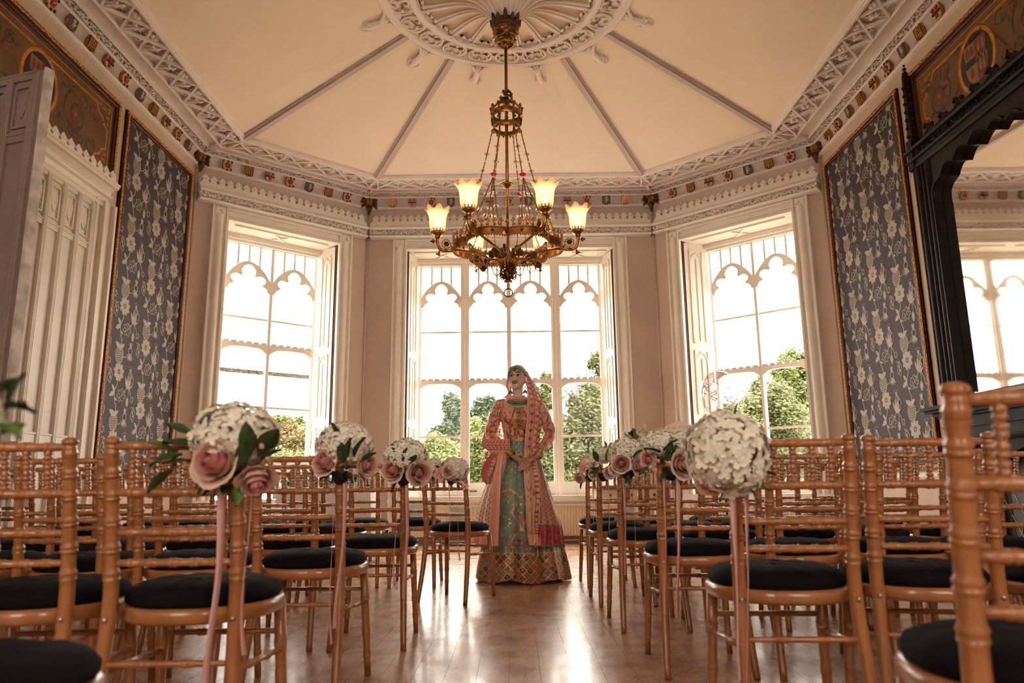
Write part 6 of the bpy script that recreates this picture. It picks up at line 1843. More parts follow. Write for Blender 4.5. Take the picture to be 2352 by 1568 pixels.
for u, v in ((1172.5, 898), (1206, 897)):
    p = Q(u, v, -.01); mb = MB(); mb.lathe([(.004, .012), (.010, .004), (.017, -.010), (.019, -.014)], 12); mb.tube([(0, 0, .045), (0, 0, .010)], .003, 5); mb.ball((0, 0, .03), .008, 6, 4); er = mb.build('earring', m_threadd, person, True, loc=p)
    mb = MB()
    for k in range(10): a = k * PI / 5; mb.ball((.018 * math.cos(a), .018 * math.sin(a), -.020), .0055, 6, 4)
    mb.build('earring_fringe', m_turq, er, True)
pn = MB()
for k in range(9): z = .0 - .019 * k; w_ = .016 + .010 * math.sin(k * .8 + .6); pn.tube([(-w_, 0, z + .006), (0, -.006, z - .006), (w_, 0, z + .006)], [.004, .006, .004], 6)
pn.ball((0, -.002, -.185), .020, 8, 6, (1, .5, 1.3)); pn.build('long_pendant', m_thread, person, True, loc=Q(1197, 944, -.150))
for w, e, cnt, wd in ((wrL, elL, 5, .010), (wrR, elR, 3, .009)):
    d = (w - e).normalized(); sd = d.cross(Vector((0, 1, 0))).normalized(); up = sd.cross(d)
    for k in range(cnt):
        c = w + d * (-.026 + .010 * k); mb = MB(); mb.tube([c + (sd * math.cos(t) + up * math.sin(t)) * .0335 for t in [2 * PI * i / 20 for i in range(20)]], .0042, 6, closed=True); mb.build('bangle', m_goldj, person, True)
# ------------------------------------------------------------------ flowers
m_hyd = mat('cream_hydrangea_petal', (0.88, 0.82, 0.69), 0.6, var=0.10, vscale=3, subs=0.05)
m_hydc = mat('hydrangea_heart', (0.70, 0.64, 0.46), 0.7, var=0.2, vscale=4)
m_rosep = mat('blush_rose_petal', (0.74, 0.40, 0.34), 0.55, var=0.14, vscale=2, col2=(0.66, 0.26, 0.24))
m_roseo = mat('pale_rose_outer_petal', (0.80, 0.56, 0.44), 0.55, var=0.12, vscale=2)
m_alst = mat('pink_alstroemeria_petal', (0.72, 0.38, 0.36), 0.5, var=0.2, vscale=5)
m_leaf = mat('dark_foliage_leaf', (0.030, 0.062, 0.018), 0.4, var=0.35, vscale=4)
m_leafl = mat('fresh_green_leaf', (0.11, 0.20, 0.04), 0.45, var=0.3, vscale=4)
m_cup = mat('black_flower_foam_cup', (0.012, 0.008, 0.012), 0.4)
m_ribbon = mat('pale_pink_satin_ribbon', (0.72, 0.40, 0.38), 0.35, var=0.06, vscale=4)
def hydrangea(seed, N=210, mat_=(None,)):
    R = random.Random(seed); mb = MB(); mb.cur = 1; mb.ball((0, 0, 0), .86, 14, 10); mb.cur = 0
    for i in range(N):
        z = 1 - 2 * (i + .5) / N; a = i * 2.39996 + R.uniform(-.15, .15); r = math.sqrt(1 - z * z)
        d = Vector((r * math.cos(a), r * math.sin(a), z)); d *= R.uniform(.90, 1.06)
        n = (d + Vector((R.uniform(-.35, .35), R.uniform(-.35, .35), R.uniform(-.35, .35)))).normalized()
        x = n.orthogonal().normalized(); y = n.cross(x); rot = R.uniform(0, PI)
        for k in range(4):
            b = rot + k * PI / 2; u = x * math.cos(b) + y * math.sin(b); w = n.cross(u); s = R.uniform(.165, .205)
            q = R.uniform(-.02, .05); mb._add([d, d + u * s * .34 + w * s * .40 + n * .03, d + u * s * .80 + w * s * .46 + n * .045, d + u * s * 1.10 + w * s * .18 + n * q, d + u * s * 1.10 - w * s * .18 + n * q, d + u * s * .80 - w * s * .46 + n * .045, d + u * s * .34 - w * s * .40 + n * .03], [(0, 1, 2, 3), (0, 3, 4), (0, 4, 5, 6)])
    return mb.mesh('hydrangea_head', [m_hyd, m_hydc], True)
HY = [hydrangea(1), hydrangea(2)]
def rose_mesh(seed):
    R = random.Random(seed); mb = MB(); mb.cur = 0
    mb.ball((0, 0, .1), .30, 10, 6, (1, 1, 1.7))
    k = 0
    for lay, (cnt, r0, h, open_) in enumerate(((3, .13, .66, 0), (3, .24, .68, .0), (4, .36, .67, .03), (5, .50, .62, .12), (5, .66, .52, .30), (6, .80, .36, .60))):
        mb.cur = 1 if lay >= 4 else 0
        for j in range(cnt):
            a0 = j * 2 * PI / cnt + lay * .7 + R.uniform(-.12, .12); wid = 2 * PI / cnt * 1.45
            def fn(u, v, a0=a0, wid=wid, r0=r0, h=h, open_=open_, lay=lay):
                an = a0 + (u - .5) * wid; e = 1 - (2 * u - 1) ** 2; rr = r0 * (.62 + .38 * v ** .6) * (1 - (.30 if lay < 3 else 0) * v ** 3) + open_ * v * v * (.35 + .5 * e) * .6 + .05 * u * r0
                z = -.45 + (h + .45) * v * (.88 + .12 * e) - open_ * .35 * v ** 3
                return (rr * math.cos(an), rr * math.sin(an), z)
            mb.grid(fn, 5, 5)
    return mb.mesh('rose', [m_rosep, m_roseo], True)
RO = [rose_mesh(1), rose_mesh(2)]
def alst_mesh():
    mb = MB()
    for j in range(6):
        a = j * PI / 3; c, s = math.cos(a), math.sin(a)
        def fn(u, v, c=c, s=s): w = .26 * math.sin(PI * min(1, v * .9 + .08)) * (2 * u - 1); r = .1 + .85 * v; z = .5 * v - .25 * v * v * 2 * v; return (r * c - w * s, r * s + w * c, z + .05 * abs(2 * u - 1))
        mb.grid(fn, 2, 4)
    return mb.mesh('alstroemeria', m_alst, True)
AL = alst_mesh()
def leaf_mesh(m_, nm='leaf'):
    mb = MB()
    def fn(u, v): w = .24 * math.sin(PI * v ** .85) * (2 * u - 1); return (v, w, .10 * math.sin(v * 2.4) + .10 * abs(2 * u - 1))
    mb.grid(fn, 2, 6); return mb.mesh(nm, m_, True)
LF, LG = leaf_mesh(m_leaf), leaf_mesh(m_leafl)
BUD = MB().lathe([(.02, -.6), (.30, -.3), (.42, .0), (.34, .35), (.12, .62), (.02, .7)], 10).mesh('flower_bud', m_roseo, True)
CUP = MB().lathe([(.30, -1.0), (.62, -.75), (.86, -.3), (1.0, .3), (.98, .5)], 16).mesh('foam_cup', m_cup, True)
def aim(p, d, s, roll=0):
    d = Vector(d).normalized(); q = d.to_track_quat('Z', 'Y').to_matrix().to_4x4()
    return Matrix.Translation(p) @ q @ Matrix.Rotation(roll, 4, 'Z') @ Matrix.Scale(s, 4)
def aim_leaf(p, d, s, roll=0):
    d = Vector(d).normalized(); q = d.to_track_quat('X', 'Z').to_matrix().to_4x4()
    return Matrix.Translation(p) @ q @ Matrix.Rotation(roll, 4, 'X') @ Matrix.Scale(s, 4)
def ribbon(root, p0, p1, w, ph):
    p0, p1 = Vector(p0), Vector(p1); n = 22
    mb = MB(); A = []; 
    for sgn in (0, 1):
        for i in range(n + 1):
            t = i / n; c = p0.lerp(p1, t) + Vector((.010 * math.sin(t * 5 + ph) * t, .012 * math.sin(t * 4 + ph * 2), 0)); tw = math.sin(t * 2.2 + ph) * .9 + ph
            d = Vector((math.cos(tw), math.sin(tw), 0)) * w / 2
            off = Vector((-d.y, d.x, 0)).normalized() * (.0006 * (1 if sgn else -1))
            A += [c - d + off, c + d + off]
    m_ = 2 * (n + 1)
    fs = [(2 * i, 2 * i + 1, 2 * i + 3, 2 * i + 2) for i in range(n)] + [(m_ + 2 * i + 2, m_ + 2 * i + 3, m_ + 2 * i + 1, m_ + 2 * i) for i in range(n)]
    fs += [(2 * i, 2 * i + 2, m_ + 2 * i + 2, m_ + 2 * i) for i in range(n)] + [(2 * i + 1, m_ + 2 * i + 1, m_ + 2 * i + 3, 2 * i + 3) for i in range(n)]
    mb._add(A, fs); return mb.build('ribbon', m_ribbon, root, True)
def bouquet(key, label, yref, items, cup, ribbons, nl=10, seed=1):
    """items: (kind, u, v, size px, dy); leaves are scattered around the cup"""
    R = random.Random(seed); k = yref / F_PX
    cpos = at_y(cup[0], cup[1], yref)
    root = thing('aisle_bouquet', label, 'bouquet', cpos, group='bouquets tied to the aisle chairs')
    def loc(u, v, dy): return at_y(u, v, yref + dy) - cpos
    link('foam_cup', CUP, root, mw=Matrix.Translation((0, 0, 0)) @ Matrix.Scale(cup[2] * k, 4))
    for it in items:
        kind, u, v, s, dy = it[:5]; p = loc(u, v, dy); sz = s * k
        if kind == 'H': link('hydrangea_head', HY[R.randint(0, 1)], root, mw=Matrix.Translation(p) @ Matrix.Rotation(R.uniform(0, 6), 4, 'Z') @ Matrix.Diagonal((sz, sz, sz * (it[5] if len(it) > 5 else .88), 1)))
        elif kind == 'R': link('rose', RO[R.randint(0, 1)], root, mw=aim(p, it[5] if len(it) > 5 else (R.uniform(-.4, .4), -1, R.uniform(0, .4)), sz, R.uniform(0, 6)))
        elif kind == 'A': link('alstroemeria', AL, root, mw=aim(p, (R.uniform(-.7, .7), -1, R.uniform(-.2, .8)), sz, R.uniform(0, 6)))
        elif kind == 'B': link('flower_bud', BUD, root, mw=aim(p, (R.uniform(-.6, .6), -1, .6), sz))
        elif kind in 'LG':
            d = it[5] if len(it) > 5 else (R.uniform(-1, 1), -.6, R.uniform(-.6, .8)); link('leaf', LF if kind == 'L' else LG, root, mw=aim_leaf(p, d, sz, R.uniform(-.8, .8)))
    for i in range(nl):
        a = R.uniform(0, 2 * PI); d = Vector((math.cos(a), R.uniform(-.9, .1), math.sin(a) * .8 + .1)); s = cup[2] * k * R.uniform(1.3, 2.3)
        link('leaf', LF if R.random() < .75 else LG, root, mw=aim_leaf(d * cup[2] * k * .7 + Vector((0, -.01, cup[2] * k * .5)), d, s, R.uniform(-1, 1)))
    for (u0, u1, v1, w, ph) in ribbons:
        a = loc(u0, cup[1] + cup[2] * .6, -.015); b = loc(u1, v1, -.03); ribbon(root, a, b, w, ph)
    return root
def ypost(key): 
    t = CHAIRS[key]; return t.location.y - .192
L1, L2_, L3_ = ypost(('door', 1, 0)) - .06, ypost(('door', 2, 0)) - .06, ypost(('door', 3, 0)) - .06
bouquet('L1', 'large cream hydrangea and pink rose bouquet on the second row aisle chair, door side', L1,
    [('H', 540, 1005, 92, .0, .82), ('R', 496, 1062, 54, -.09, (-.25, -1, .2)), ('R', 588, 1100, 44, -.05, (.35, -.6, -.8)), ('R', 530, 1075, 38, -.03), ('L', 560, 1065, 80, -.08, (.5, -.5, .6)), ('L', 590, 1050, 90, -.08, (.6, -.5, .5)),
     ('L', 560, 1080, 70, -.09, (.2, -.6, .9)), ('L', 600, 1060, 60, -.08, (.9, -.4, .3)), ('B', 602, 1025, 16, -.09), ('B', 615, 1052, 15, -.08), ('L', 575, 1050, 80, -.09, (.0, -.4, 1)),
     ('L', 470, 1035, 90, -.03, (-1, -.2, .1)), ('L', 420, 1045, 70, -.03, (-1, -.3, -.5)), ('L', 400, 1080, 70, -.03, (-.6, -.3, -.8)), ('G', 440, 1060, 60, -.03, (-1, -.3, -.2)), ('L', 440, 1000, 60, -.02, (-.8, -.2, .3)), ('G', 400, 1040, 60, -.03, (-1, -.3, .3)),
     ('G', 540, 1110, 60, -.05, (.2, -.5, -1)), ('B', 425, 1060, 13, -.03), ('B', 410, 1095, 12, -.03), ('B', 445, 1020, 12, -.03)],
    (525, 1098, 26), [(505, 484, 1580, .019, .2), (575, 562, 1505, .012, 1.2)], 12, 3)
bouquet('L2', 'cream hydrangea bouquet with a pink rosebud on the third row aisle chair, door side', L2_,
    [('H', 792, 1020, 60, .0, .80), ('R', 748, 1062, 32, -.07, (-.5, -1, .3)), ('R', 842, 1068, 26, -.03, (.8, -.8, -.2)), ('L', 775, 1030, 60, -.07, (-.3, -.4, 1)), ('L', 800, 1060, 60, -.08, (.3, -.6, .8)), ('L', 815, 1050, 56, -.08, (.6, -.5, .7)), ('L', 790, 1065, 50, -.09, (.0, -.6, 1)), ('B', 775, 1036, 10, -.08), ('B', 800, 1055, 11, -.09), ('L', 830, 1060, 40, -.05, (1, -.3, .4)), ('G', 820, 1085, 30, -.05, (.5, -.4, -.6)), ('B', 770, 1060, 12, -.09)],
    (782, 1092, 21), [(763, 764, 1478, .012, 1.0), (792, 776, 1440, .017, .3)], 9, 4)
bouquet('L3', 'cream hydrangea bouquet with pink alstroemeria on the fourth row aisle chair, door side', L3_,
    [('H', 932, 1045, 48, .0, .74), ('R', 903, 1080, 27, -.06, (-.4, -1, .0)), ('R', 962, 1086, 28, -.06, (.4, -1, -.2)), ('A', 932, 1048, 17, -.08), ('A', 948, 1056, 17, -.08), ('A', 920, 1060, 15, -.08), ('L', 925, 1060, 40, -.08, (-.7, -.4, .8)), ('L', 930, 1065, 38, -.09, (.3, -.5, 1)), ('L', 938, 1070, 34, -.09, (.6, -.5, .6)), ('G', 950, 1100, 24, -.05, (.6, -.4, -.5))],
    (927, 1098, 18), [(912, 908, 1345, .013, .9), (934, 932, 1375, .018, .1)], 8, 5)
t4 = CHAIRS[('door', 4, 0)]; yL4 = t4.location.y - .30
bouquet('L4', 'cream hydrangea bouquet with one open pink rose on the askew aisle chair', yL4,
    [('H', 1044, 1078, 31, .0, .85), ('R', 1030, 1082, 15, -.09, (-.2, -1, .2)), ('A', 1008, 1080, 11, -.05), ('A', 1004, 1092, 11, -.05), ('A', 1013, 1098, 11, -.05), ('A', 1060, 1110, 11, -.05), ('A', 1068, 1118, 11, -.05), ('L', 1050, 1108, 18, -.04, (.5, -.5, -.4)), ('L', 1012, 1085, 22, -.03, (-.4, -.4, .5))],
    (1036, 1103, 10), [(1031, 1035, 1285, .013, .5), (1048, 1058, 1287, .014, .8)], 6, 6)
bouquet('L5', 'small cream hydrangea bouquet half hidden behind the askew chair', ypost(('door', 5, 0)) - .05,
    [('H', 995, 1070, 20, .0, .85), ('A', 1002, 1090, 10, -.05), ('R', 985, 1085, 10, -.05)], (992, 1098, 8), [(989, 986, 1245, .013, .6), (998, 999, 1240, .014, .2)], 5, 7)
yr = [ypost(('fireplace', i, 0)) - .06 for i in range(6)]
bouquet('R1', 'huge round cream hydrangea bouquet on the second row aisle chair, fireplace side', yr[1],
    [('H', 1668, 1040, 88, -.02, 1.0), ('R', 1742, 1028, 44, .02, (.7, -.7, .3)), ('R', 1630, 1110, 30, -.03, (-.3, -.8, -.6)), ('L', 1745, 1085, 34, -.02, (.9, -.4, -.3)), ('L', 1750, 1060, 30, -.02, (1, -.3, .2)), ('G', 1720, 1120, 40, -.04, (.3, -.4, -1)), ('G', 1740, 1110, 30, -.03, (.6, -.4, -.6)), ('L', 1690, 955, 30, .0, (.3, -.2, 1))],
    (1690, 1100, 22), [(1682, 1706, 1560, .020, .1), (1716, 1722, 1660, .018, .25)], 6, 8)
bouquet('R2', 'cream hydrangea bouquet with long dark leaves on the third row aisle chair, fireplace side', yr[2],
    [('H', 1516, 1018, 42, .0, .72), ('H', 1566, 1020, 32, .02, .85), ('R', 1570, 1065, 34, -.05, (.4, -1, -.1)), ('L', 1520, 1042, 44, -.08, (-1, -.3, .15)), ('L', 1525, 1035, 40, -.08, (.8, -.4, .5)), ('L', 1500, 1072, 40, -.06, (-.9, -.3, -.6)), ('B', 1512, 1058, 9, -.08), ('B', 1518, 1040, 8, -.08), ('B', 1505, 1080, 12, -.07), ('L', 1535, 1045, 34, -.09, (.3, -.4, 1)), ('B', 1494, 1075, 13, -.06), ('L', 1535, 1060, 30, -.09, (0, -.5, 1)), ('R', 1490, 1055, 20, -.02, (-.6, -.8, 0))],
    (1541, 1083, 20), [(1526, 1532, 1410, .016, .3), (1558, 1560, 1418, .019, .0)], 6, 9)
bouquet('R3', 'cream hydrangea bouquet with two open pink roses on the fourth row aisle chair, fireplace side', yr[3],
    [('H', 1437, 1035, 37, .0, .72), ('R', 1427, 1064, 22, -.07, (-.2, -1, .1)), ('R', 1468, 1070, 21, -.05, (.6, -1, -.2)), ('R', 1412, 1078, 14, -.05), ('L', 1455, 1050, 30, -.08, (.7, -.4, .4)), ('L', 1450, 1090, 26, -.05, (-.5, -.4, -.8)), ('G', 1458, 1105, 24, -.05, (.4, -.4, -1)), ('L', 1440, 1092, 26, -.06, (.1, -.5, -1)), ('B', 1420, 1092, 8, -.05), ('B', 1455, 1098, 9, -.05)],
    (1443, 1088, 15), [(1433, 1440, 1320, .018, .2), (1451, 1465, 1305, .016, .5)], 8, 10)
bouquet('R4', 'cream hydrangea bouquet with fresh green sprigs on the fifth row aisle chair, fireplace side', yr[4],
    [('H', 1388, 1044, 23, .0, .8), ('R', 1400, 1085, 15, -.05, (.3, -1, -.2)), ('G', 1395, 1060, 30, -.07, (.2, -.4, 1)), ('G', 1398, 1070, 30, -.07, (.8, -.4, .3)), ('L', 1372, 1062, 30, -.06, (-.4, -.3, 1)), ('L', 1374, 1075, 26, -.06, (-.3, -.5, -.7)), ('G', 1392, 1028, 16, -.02, (-.3, -.2, 1)), ('G', 1398, 1030, 16, -.02, (.5, -.2, .8)), ('B', 1386, 1082, 8, -.06), ('G', 1405, 1080, 26, -.06, (1, -.3, -.2))],
    (1385, 1093, 12), [(1382, 1386, 1275, .013, .5), (1398, 1401, 1300, .010, 1.0)], 7, 11)
bouquet('R5', 'cream hydrangea bouquet with pink alstroemeria sprays on the front row aisle chair, fireplace side', yr[5],
    [('H', 1358, 1062, 24, .0, .8), ('R', 1364, 1088, 13, -.06, (.2, -1, -.1)), ('R', 1332, 1097, 12, -.05, (-.4, -1, -.4)), ('A', 1342, 1062, 11, -.06), ('A', 1334, 1072, 11, -.06), ('A', 1348, 1072, 11, -.06), ('A', 1340, 1080, 10, -.06), ('R', 1363, 1066, 10, -.07), ('L', 1346, 1085, 18, -.05, (-.3, -.4, .8)), ('L', 1338, 1106, 18, -.04, (-.2, -.4, -1)), ('G', 1348, 1078, 16, -.06, (.2, -.4, 1))],
    (1355, 1097, 9), [(1351, 1354, 1285, .012, .6), (1362, 1364, 1282, .013, .3)], 5, 12)
yL0 = ypost(('door', 0, 0)) - .05
bouquet('L0', 'dark leaf sprays of a bouquet on the nearest aisle chair, door side', yL0,
    [('L', 0, 935, 90, .0, (.9, -.1, -.25)), ('L', 20, 930, 80, -.02, (.6, -.1, .9)), ('G', -5, 975, 80, -.02, (.9, -.2, -.6)), ('L', 10, 945, 70, .0, (.8, -.2, .1)), ('L', -10, 905, 60, .0, (.6, .0, .4)), ('G', 0, 1000, 70, .0, (.8, -.2, .2)), ('H', -110, 960, 100, .0, .8), ('R', -60, 1010, 50, -.05)],
    (-55, 1040, 26), [(-60, -64, 1500, .019, .2), (-40, -48, 1500, .014, 1.0)], 5, 13)
# ------------------------------------------------------------------ tables, stands and cards by the windows
m_cloth = mat('white_table_linen', (0.80, 0.74, 0.68), 0.7, var=0.04, vscale=6, bump=0.05)
m_desk = mat('cream_painted_desk', (0.72, 0.55, 0.36), 0.4, var=0.06, vscale=4)
m_cardm = mat('white_card', (0.80, 0.76, 0.70), 0.6, var=0.03)
m_ink = mat('printed_ink', (0.05, 0.04, 0.04), 0.6)
m_blackmetal = mat('black_tripod_metal', (0.012, 0.011, 0.013), 0.35, var=0.2)
# flower table under the left bay window
ty = 7.75; pa = at_y(638, 1112, ty); pb = at_y(852, 1112, ty); tw = (pb.x - pa.x); tc = (pa.x + pb.x) / 2
tb = thing('side_table', 'side table below the left bay window hidden under white linen', 'table', (tc, ty + .25, 0))
MB().box((-tw / 2 + .02, -.25, .70), (tw / 2 - .02, .25, .735)).build('table_top', m_desk, tb)
for sx in (-1, 1):
    for sy_ in (-1, 1): MB().box((sx * (tw / 2 - .07) - .02, sy_ * .2 - .02, 0), (sx * (tw / 2 - .07) + .02, sy_ * .2 + .02, .70)).build('leg', m_desk, tb)
cl_ = MB()
def clothf(u, v):
    s = u * 4; k = int(s) % 4; f = s - int(s); W, Dp = tw / 2, .27
    c = [(-W, -Dp), (W, -Dp), (W, Dp), (-W, Dp)]; a, b = c[k], c[(k + 1) % 4]; x, y = a[0] + (b[0] - a[0]) * f, a[1] + (b[1] - a[1]) * f
    fl_ = (1 + .045 * v * (1 + math.sin(u * 2 * PI * 17))); return (x * fl_, y * (1 + .14 * v * (1 + .6 * math.sin(u * 2 * PI * 17))), .742 - .66 * v)
cl_.grid(clothf, 160, 6, True); cl_.box((-tw / 2, -.27, .736), (tw / 2, .27, .743))
tag(cl_.build('tablecloth', m_cloth, None, 40, loc=(tc, ty + .25, 0)), 'white linen cloth draped over the side table below the left window', 'tablecloth')
gr = thing('flower_garland', 'leafy green garland with cream blooms lying along the linen table', 'garland', (tc, ty + .2, .745))
R9 = random.Random(9)
for k in range(70):
    x = R9.uniform(-tw / 2 + .05, tw / 2 - .05); d = (R9.uniform(-1, 1), R9.uniform(-1, .4), R9.uniform(.0, 1)); link('leaf', LF if R9.random() < .6 else LG, gr, mw=aim_leaf(Vector((x, R9.uniform(-.12, .08), .02 + R9.uniform(0, .06))), d, R9.uniform(.07, .13), R9.uniform(-1, 1)))
for k in range(7): link('hydrangea_head' if k % 2 else 'rose', HY[0] if k % 2 else RO[0], gr, mw=Matrix.Translation((-tw / 2 + .12 + k * (tw - .24) / 6, -.03, .07)) @ Matrix.Scale(.05, 4))
# registrar desk in front of the right bay
dy = 7.55; d0 = at_y(1368, 1117, dy); d1 = at_y(1538, 1117, dy); dw = d1.x - d0.x; dc = (d0.x + d1.x) / 2; dzt = .757
dk = thing('writing_desk', 'cream writing desk with small knobbed drawers near the right bay', 'desk', (dc, dy + .28, 0))
MB().cbox((-dw / 2 - .02, -.30, dzt - .03), (dw / 2 + .02, .30, dzt), .008).build('desk_top', m_desk, dk)
MB().box((-dw / 2 + .02, -.25, dzt - .15), (dw / 2 - .02, .25, dzt - .03)).build('apron', m_desk, dk)
for k in range(3):
    x0 = -dw / 2 + .04 + k * (dw - .08) / 3; x1 = x0 + (dw - .08) / 3 - .012
    dr = MB().cbox((x0, -(dzt - .04), .25), (x1, -(dzt - .14), .262), .004); dr.v = [(x, -z, -y) for x, y, z in dr.v]; q = dr.build('drawer', m_desk, dk)
    MB().ball(((x0 + x1) / 2, -.275, dzt - .09), .014, 8, 6).build('knob', m_metal_dark, q, True)
for sx in (-1, 1):
    for sy_ in (-1, 1): MB().tube([(sx * (dw / 2 - .05), sy_ * .21, dzt - .1), (sx * (dw / 2 - .045), sy_ * .215, .35), (sx * (dw / 2 - .04), sy_ * .22, 0)], [.028, .022, .015], 8).build('leg', m_desk, dk, True)
# flower basket on the desk
fa = at_y(1462, 1050, dy + .2); fl_y = dy + .2
fb = thing('flower_basket', 'wicker basket of white and lemon garden flowers on the writing desk', 'flower arrangement', (fa.x, fl_y, dzt))
m_wick = mat('honey_wicker', (0.42, 0.22, 0.08), 0.6, var=0.4, vscale=40, bump=0.3)
MB().lathe([(.075, 0), (.085, .02), (.095, .10), (.105, .20), (.11, .26), (.10, .265)], 18).build('basket', m_wick, fb, True)
for k in range(60):
    a = R9.uniform(0, 2 * PI); r = R9.uniform(.02, .16); h = .30 + R9.uniform(0, .26) - r * .5; d = (math.cos(a), math.sin(a) - .5, R9.uniform(.2, 1.2)); link('leaf', LG if R9.random() < .6 else LF, fb, mw=aim_leaf(Vector((r * math.cos(a), r * math.sin(a) * .7, h)), d, R9.uniform(.06, .11), R9.uniform(-1, 1)))
for k in range(13):
    a = k * 2.4; r = .05 + .10 * ((k * .37) % 1); link('rose', RO[k % 2], fb, mw=aim(Vector((r * math.cos(a) * 1.2, r * math.sin(a) * .6 - .03, .40 + .14 * ((k * .61) % 1))), (math.cos(a), -1, .8), .038, k)) if k % 3 else link('hydrangea_head', HY[0], fb, mw=Matrix.Translation((r * math.cos(a) * 1.3, r * math.sin(a) * .6 - .02, .42 + .1 * ((k * .61) % 1))) @ Matrix.Scale(.05, 4))
for (x, y, h) in ((.10, -.02, .62), (.06, 0, .58), (-.12, -.02, .55)):
    mb = MB(); mb.tube([(x * .3, 0, .25), (x, y, h)], .004, 5)
    for k in range(12): mb.ball((x * (.75 + .25 * k / 11) + .014 * math.cos(k * 2.4), y + .014 * math.sin(k * 2.4), h - .14 + .15 * k / 11), .016 - .0006 * k, 6, 4)
    mb.build('snapdragon_spike', mat('lemon_bloom', (.70, .62, .32), .6, var=.15), fb, True)
# slatted white music stand
my = 7.0; mp_ = at_y(1540, 985, my); ms = thing('music_stand', 'white slatted music stand holding a sheet of paper', 'music stand', (mp_.x, my, 0))
h0_ = at_y(1540, 1030, my).z; MB().tube([(0, .05, .04), (0, .05, h0_ + .1)], .014, 8).build('pole', m_wood_white, ms, True)
for k in range(3): a = k * 2 * PI / 3 + .5; MB().tube([(0, .05, .18), (.16 * math.cos(a), .05 + .16 * math.sin(a), .05), (.26 * math.cos(a), .05 + .26 * math.sin(a), .012)], .012, 7).build('foot', m_wood_white, ms, True)
TT = Matrix.Translation((0, 0, h0_)) @ Matrix.Rotation(math.radians(-35), 4, 'Z') @ Matrix.Rotation(math.radians(-40), 4, 'X') @ Matrix(((1, 0, 0, 0), (0, 0, -1, 0), (0, 1, 0, 0), (0, 0, 0, 1)))
mb = MB(); mb.M = TT; Wd, Hh = .135, .31
def topc(x): return Hh + .028 * math.cos(x / Wd * PI * .98) + .01
mb.strip([(-Wd + 2 * Wd * i / 16, Hh - .03) for i in range(17)], [(-Wd + 2 * Wd * i / 16, topc(-Wd + 2 * Wd * i / 16)) for i in range(17)], -.007, .007)
mb.box((-Wd, 0, -.007), (Wd, .05, .007))
for x in (-Wd + .012, -.068, 0, .068, Wd - .012): mb.box((x - .012, .05, -.007), (x + .012, Hh - .03, .007))
mb.build('slatted_rest', m_wood_white, ms); mb = MB(); mb.M = TT; mb.box((-Wd, .0, .007), (Wd, .02, .045)); mb.build('ledge', m_wood_white, ms)
pp = MB(); pp.box((-.095, .02, .010), (.10, .245, .0115)); pp.v = [tuple(TT @ Vector(q)) for q in pp.v]
sheet = pp.build('paper_sheet', m_cardm, None, loc=(mp_.x, my, 0)); tag(sheet, 'white printed sheet resting on the slatted music stand', 'paper')
mb = MB(); mb.M = TT
for k in range(5): mb.box((-.02 - .006 * (k % 3), .16 - .018 * k, .0116), (.055 + .01 * (k % 2), .165 - .018 * k, .0119))
mb.build('text_lines', m_ink, sheet)
# clear bubble balloon on a black tripod
by_ = 7.35; bc = at_y(1652, 905, by_); br_ = 50 / F_PX * by_
st = thing('tripod_stand', 'black tripod light stand in front of the right bay window', 'stand', (bc.x, by_, 0))
zc = bc.z - br_ - .06
MB().tube([(0, 0, .35), (0, 0, zc)], .012, 8).build('column', m_blackmetal, st, True)
for k in range(3): a = k * 2 * PI / 3 + .9; MB().tube([(0, 0, .75), (.30 * math.cos(a), .30 * math.sin(a), .012)], .011, 7).build('leg', m_blackmetal, st, True); MB().tube([(0, 0, .38), (.17 * math.cos(a), .17 * math.sin(a), .33)], .007, 6).build('brace', m_blackmetal, st, True)
mb = MB(); mb.box((-.06, -.05, zc - .05), (.09, .05, zc)); mb.box((.05, -.03, zc - .09), (.16, .03, zc - .05)); mb.build('bracket_head', m_blackmetal, st)
for a in (.4, 2.5, 4.6): MB().tube([(0, 0, zc), (.06 * math.cos(a), .06 * math.sin(a), zc + .10)], .010, 6).build('prong', m_blackmetal, st, True)
m_bub = bpy.data.materials.new('clear_bubble_film'); m_bub.use_nodes = True
_n, _l = m_bub.node_tree.nodes, m_bub.node_tree.links; _n.clear()
_o = _n.new('ShaderNodeOutputMaterial'); _mx = _n.new('ShaderNodeMixShader'); _tr = _n.new('ShaderNodeBsdfTransparent'); _gl = _n.new('ShaderNodeBsdfGlossy'); _lw = _n.new('ShaderNodeLayerWeight')
_lw.inputs['Blend'].default_value = .18; _tr.inputs['Color'].default_value = (.90, .90, .93, 1); _gl.inputs['Roughness'].default_value = .05; _gl.inputs['Color'].default_value = (.95, .85, .95, 1)
_l.new(_lw.outputs['Facing'], _mx.inputs['Fac']); _l.new(_tr.outputs[0], _mx.inputs[1]); _l.new(_gl.outputs[0], _mx.inputs[2]); _l.new(_mx.outputs[0], _o.inputs['Surface'])
bl = thing('bubble_balloon', 'clear bubble balloon with curly lilac ribbon inside on the tripod', 'balloon', (bc.x, by_, bc.z - br_))
MB().ball((0, 0, br_), br_, 24, 16, (.92, .92, 1.08)).build('film', m_bub, bl, True)
mb = MB()
for k in range(14):
    a = R9.uniform(0, 6.3); r = R9.uniform(.2, .8) * br_; z = br_ * (1 + R9.uniform(-.6, .5)); mb.tube([(r * math.cos(a) + .03 * math.cos(i * .9), r * math.sin(a) * .6 + .03 * math.sin(i * .9), z + .012 * i) for i in range(9)], .003, 4)
mb.build('curly_ribbon', mat('lilac_curl', (.45, .28, .50), .4, var=.2), bl, True)
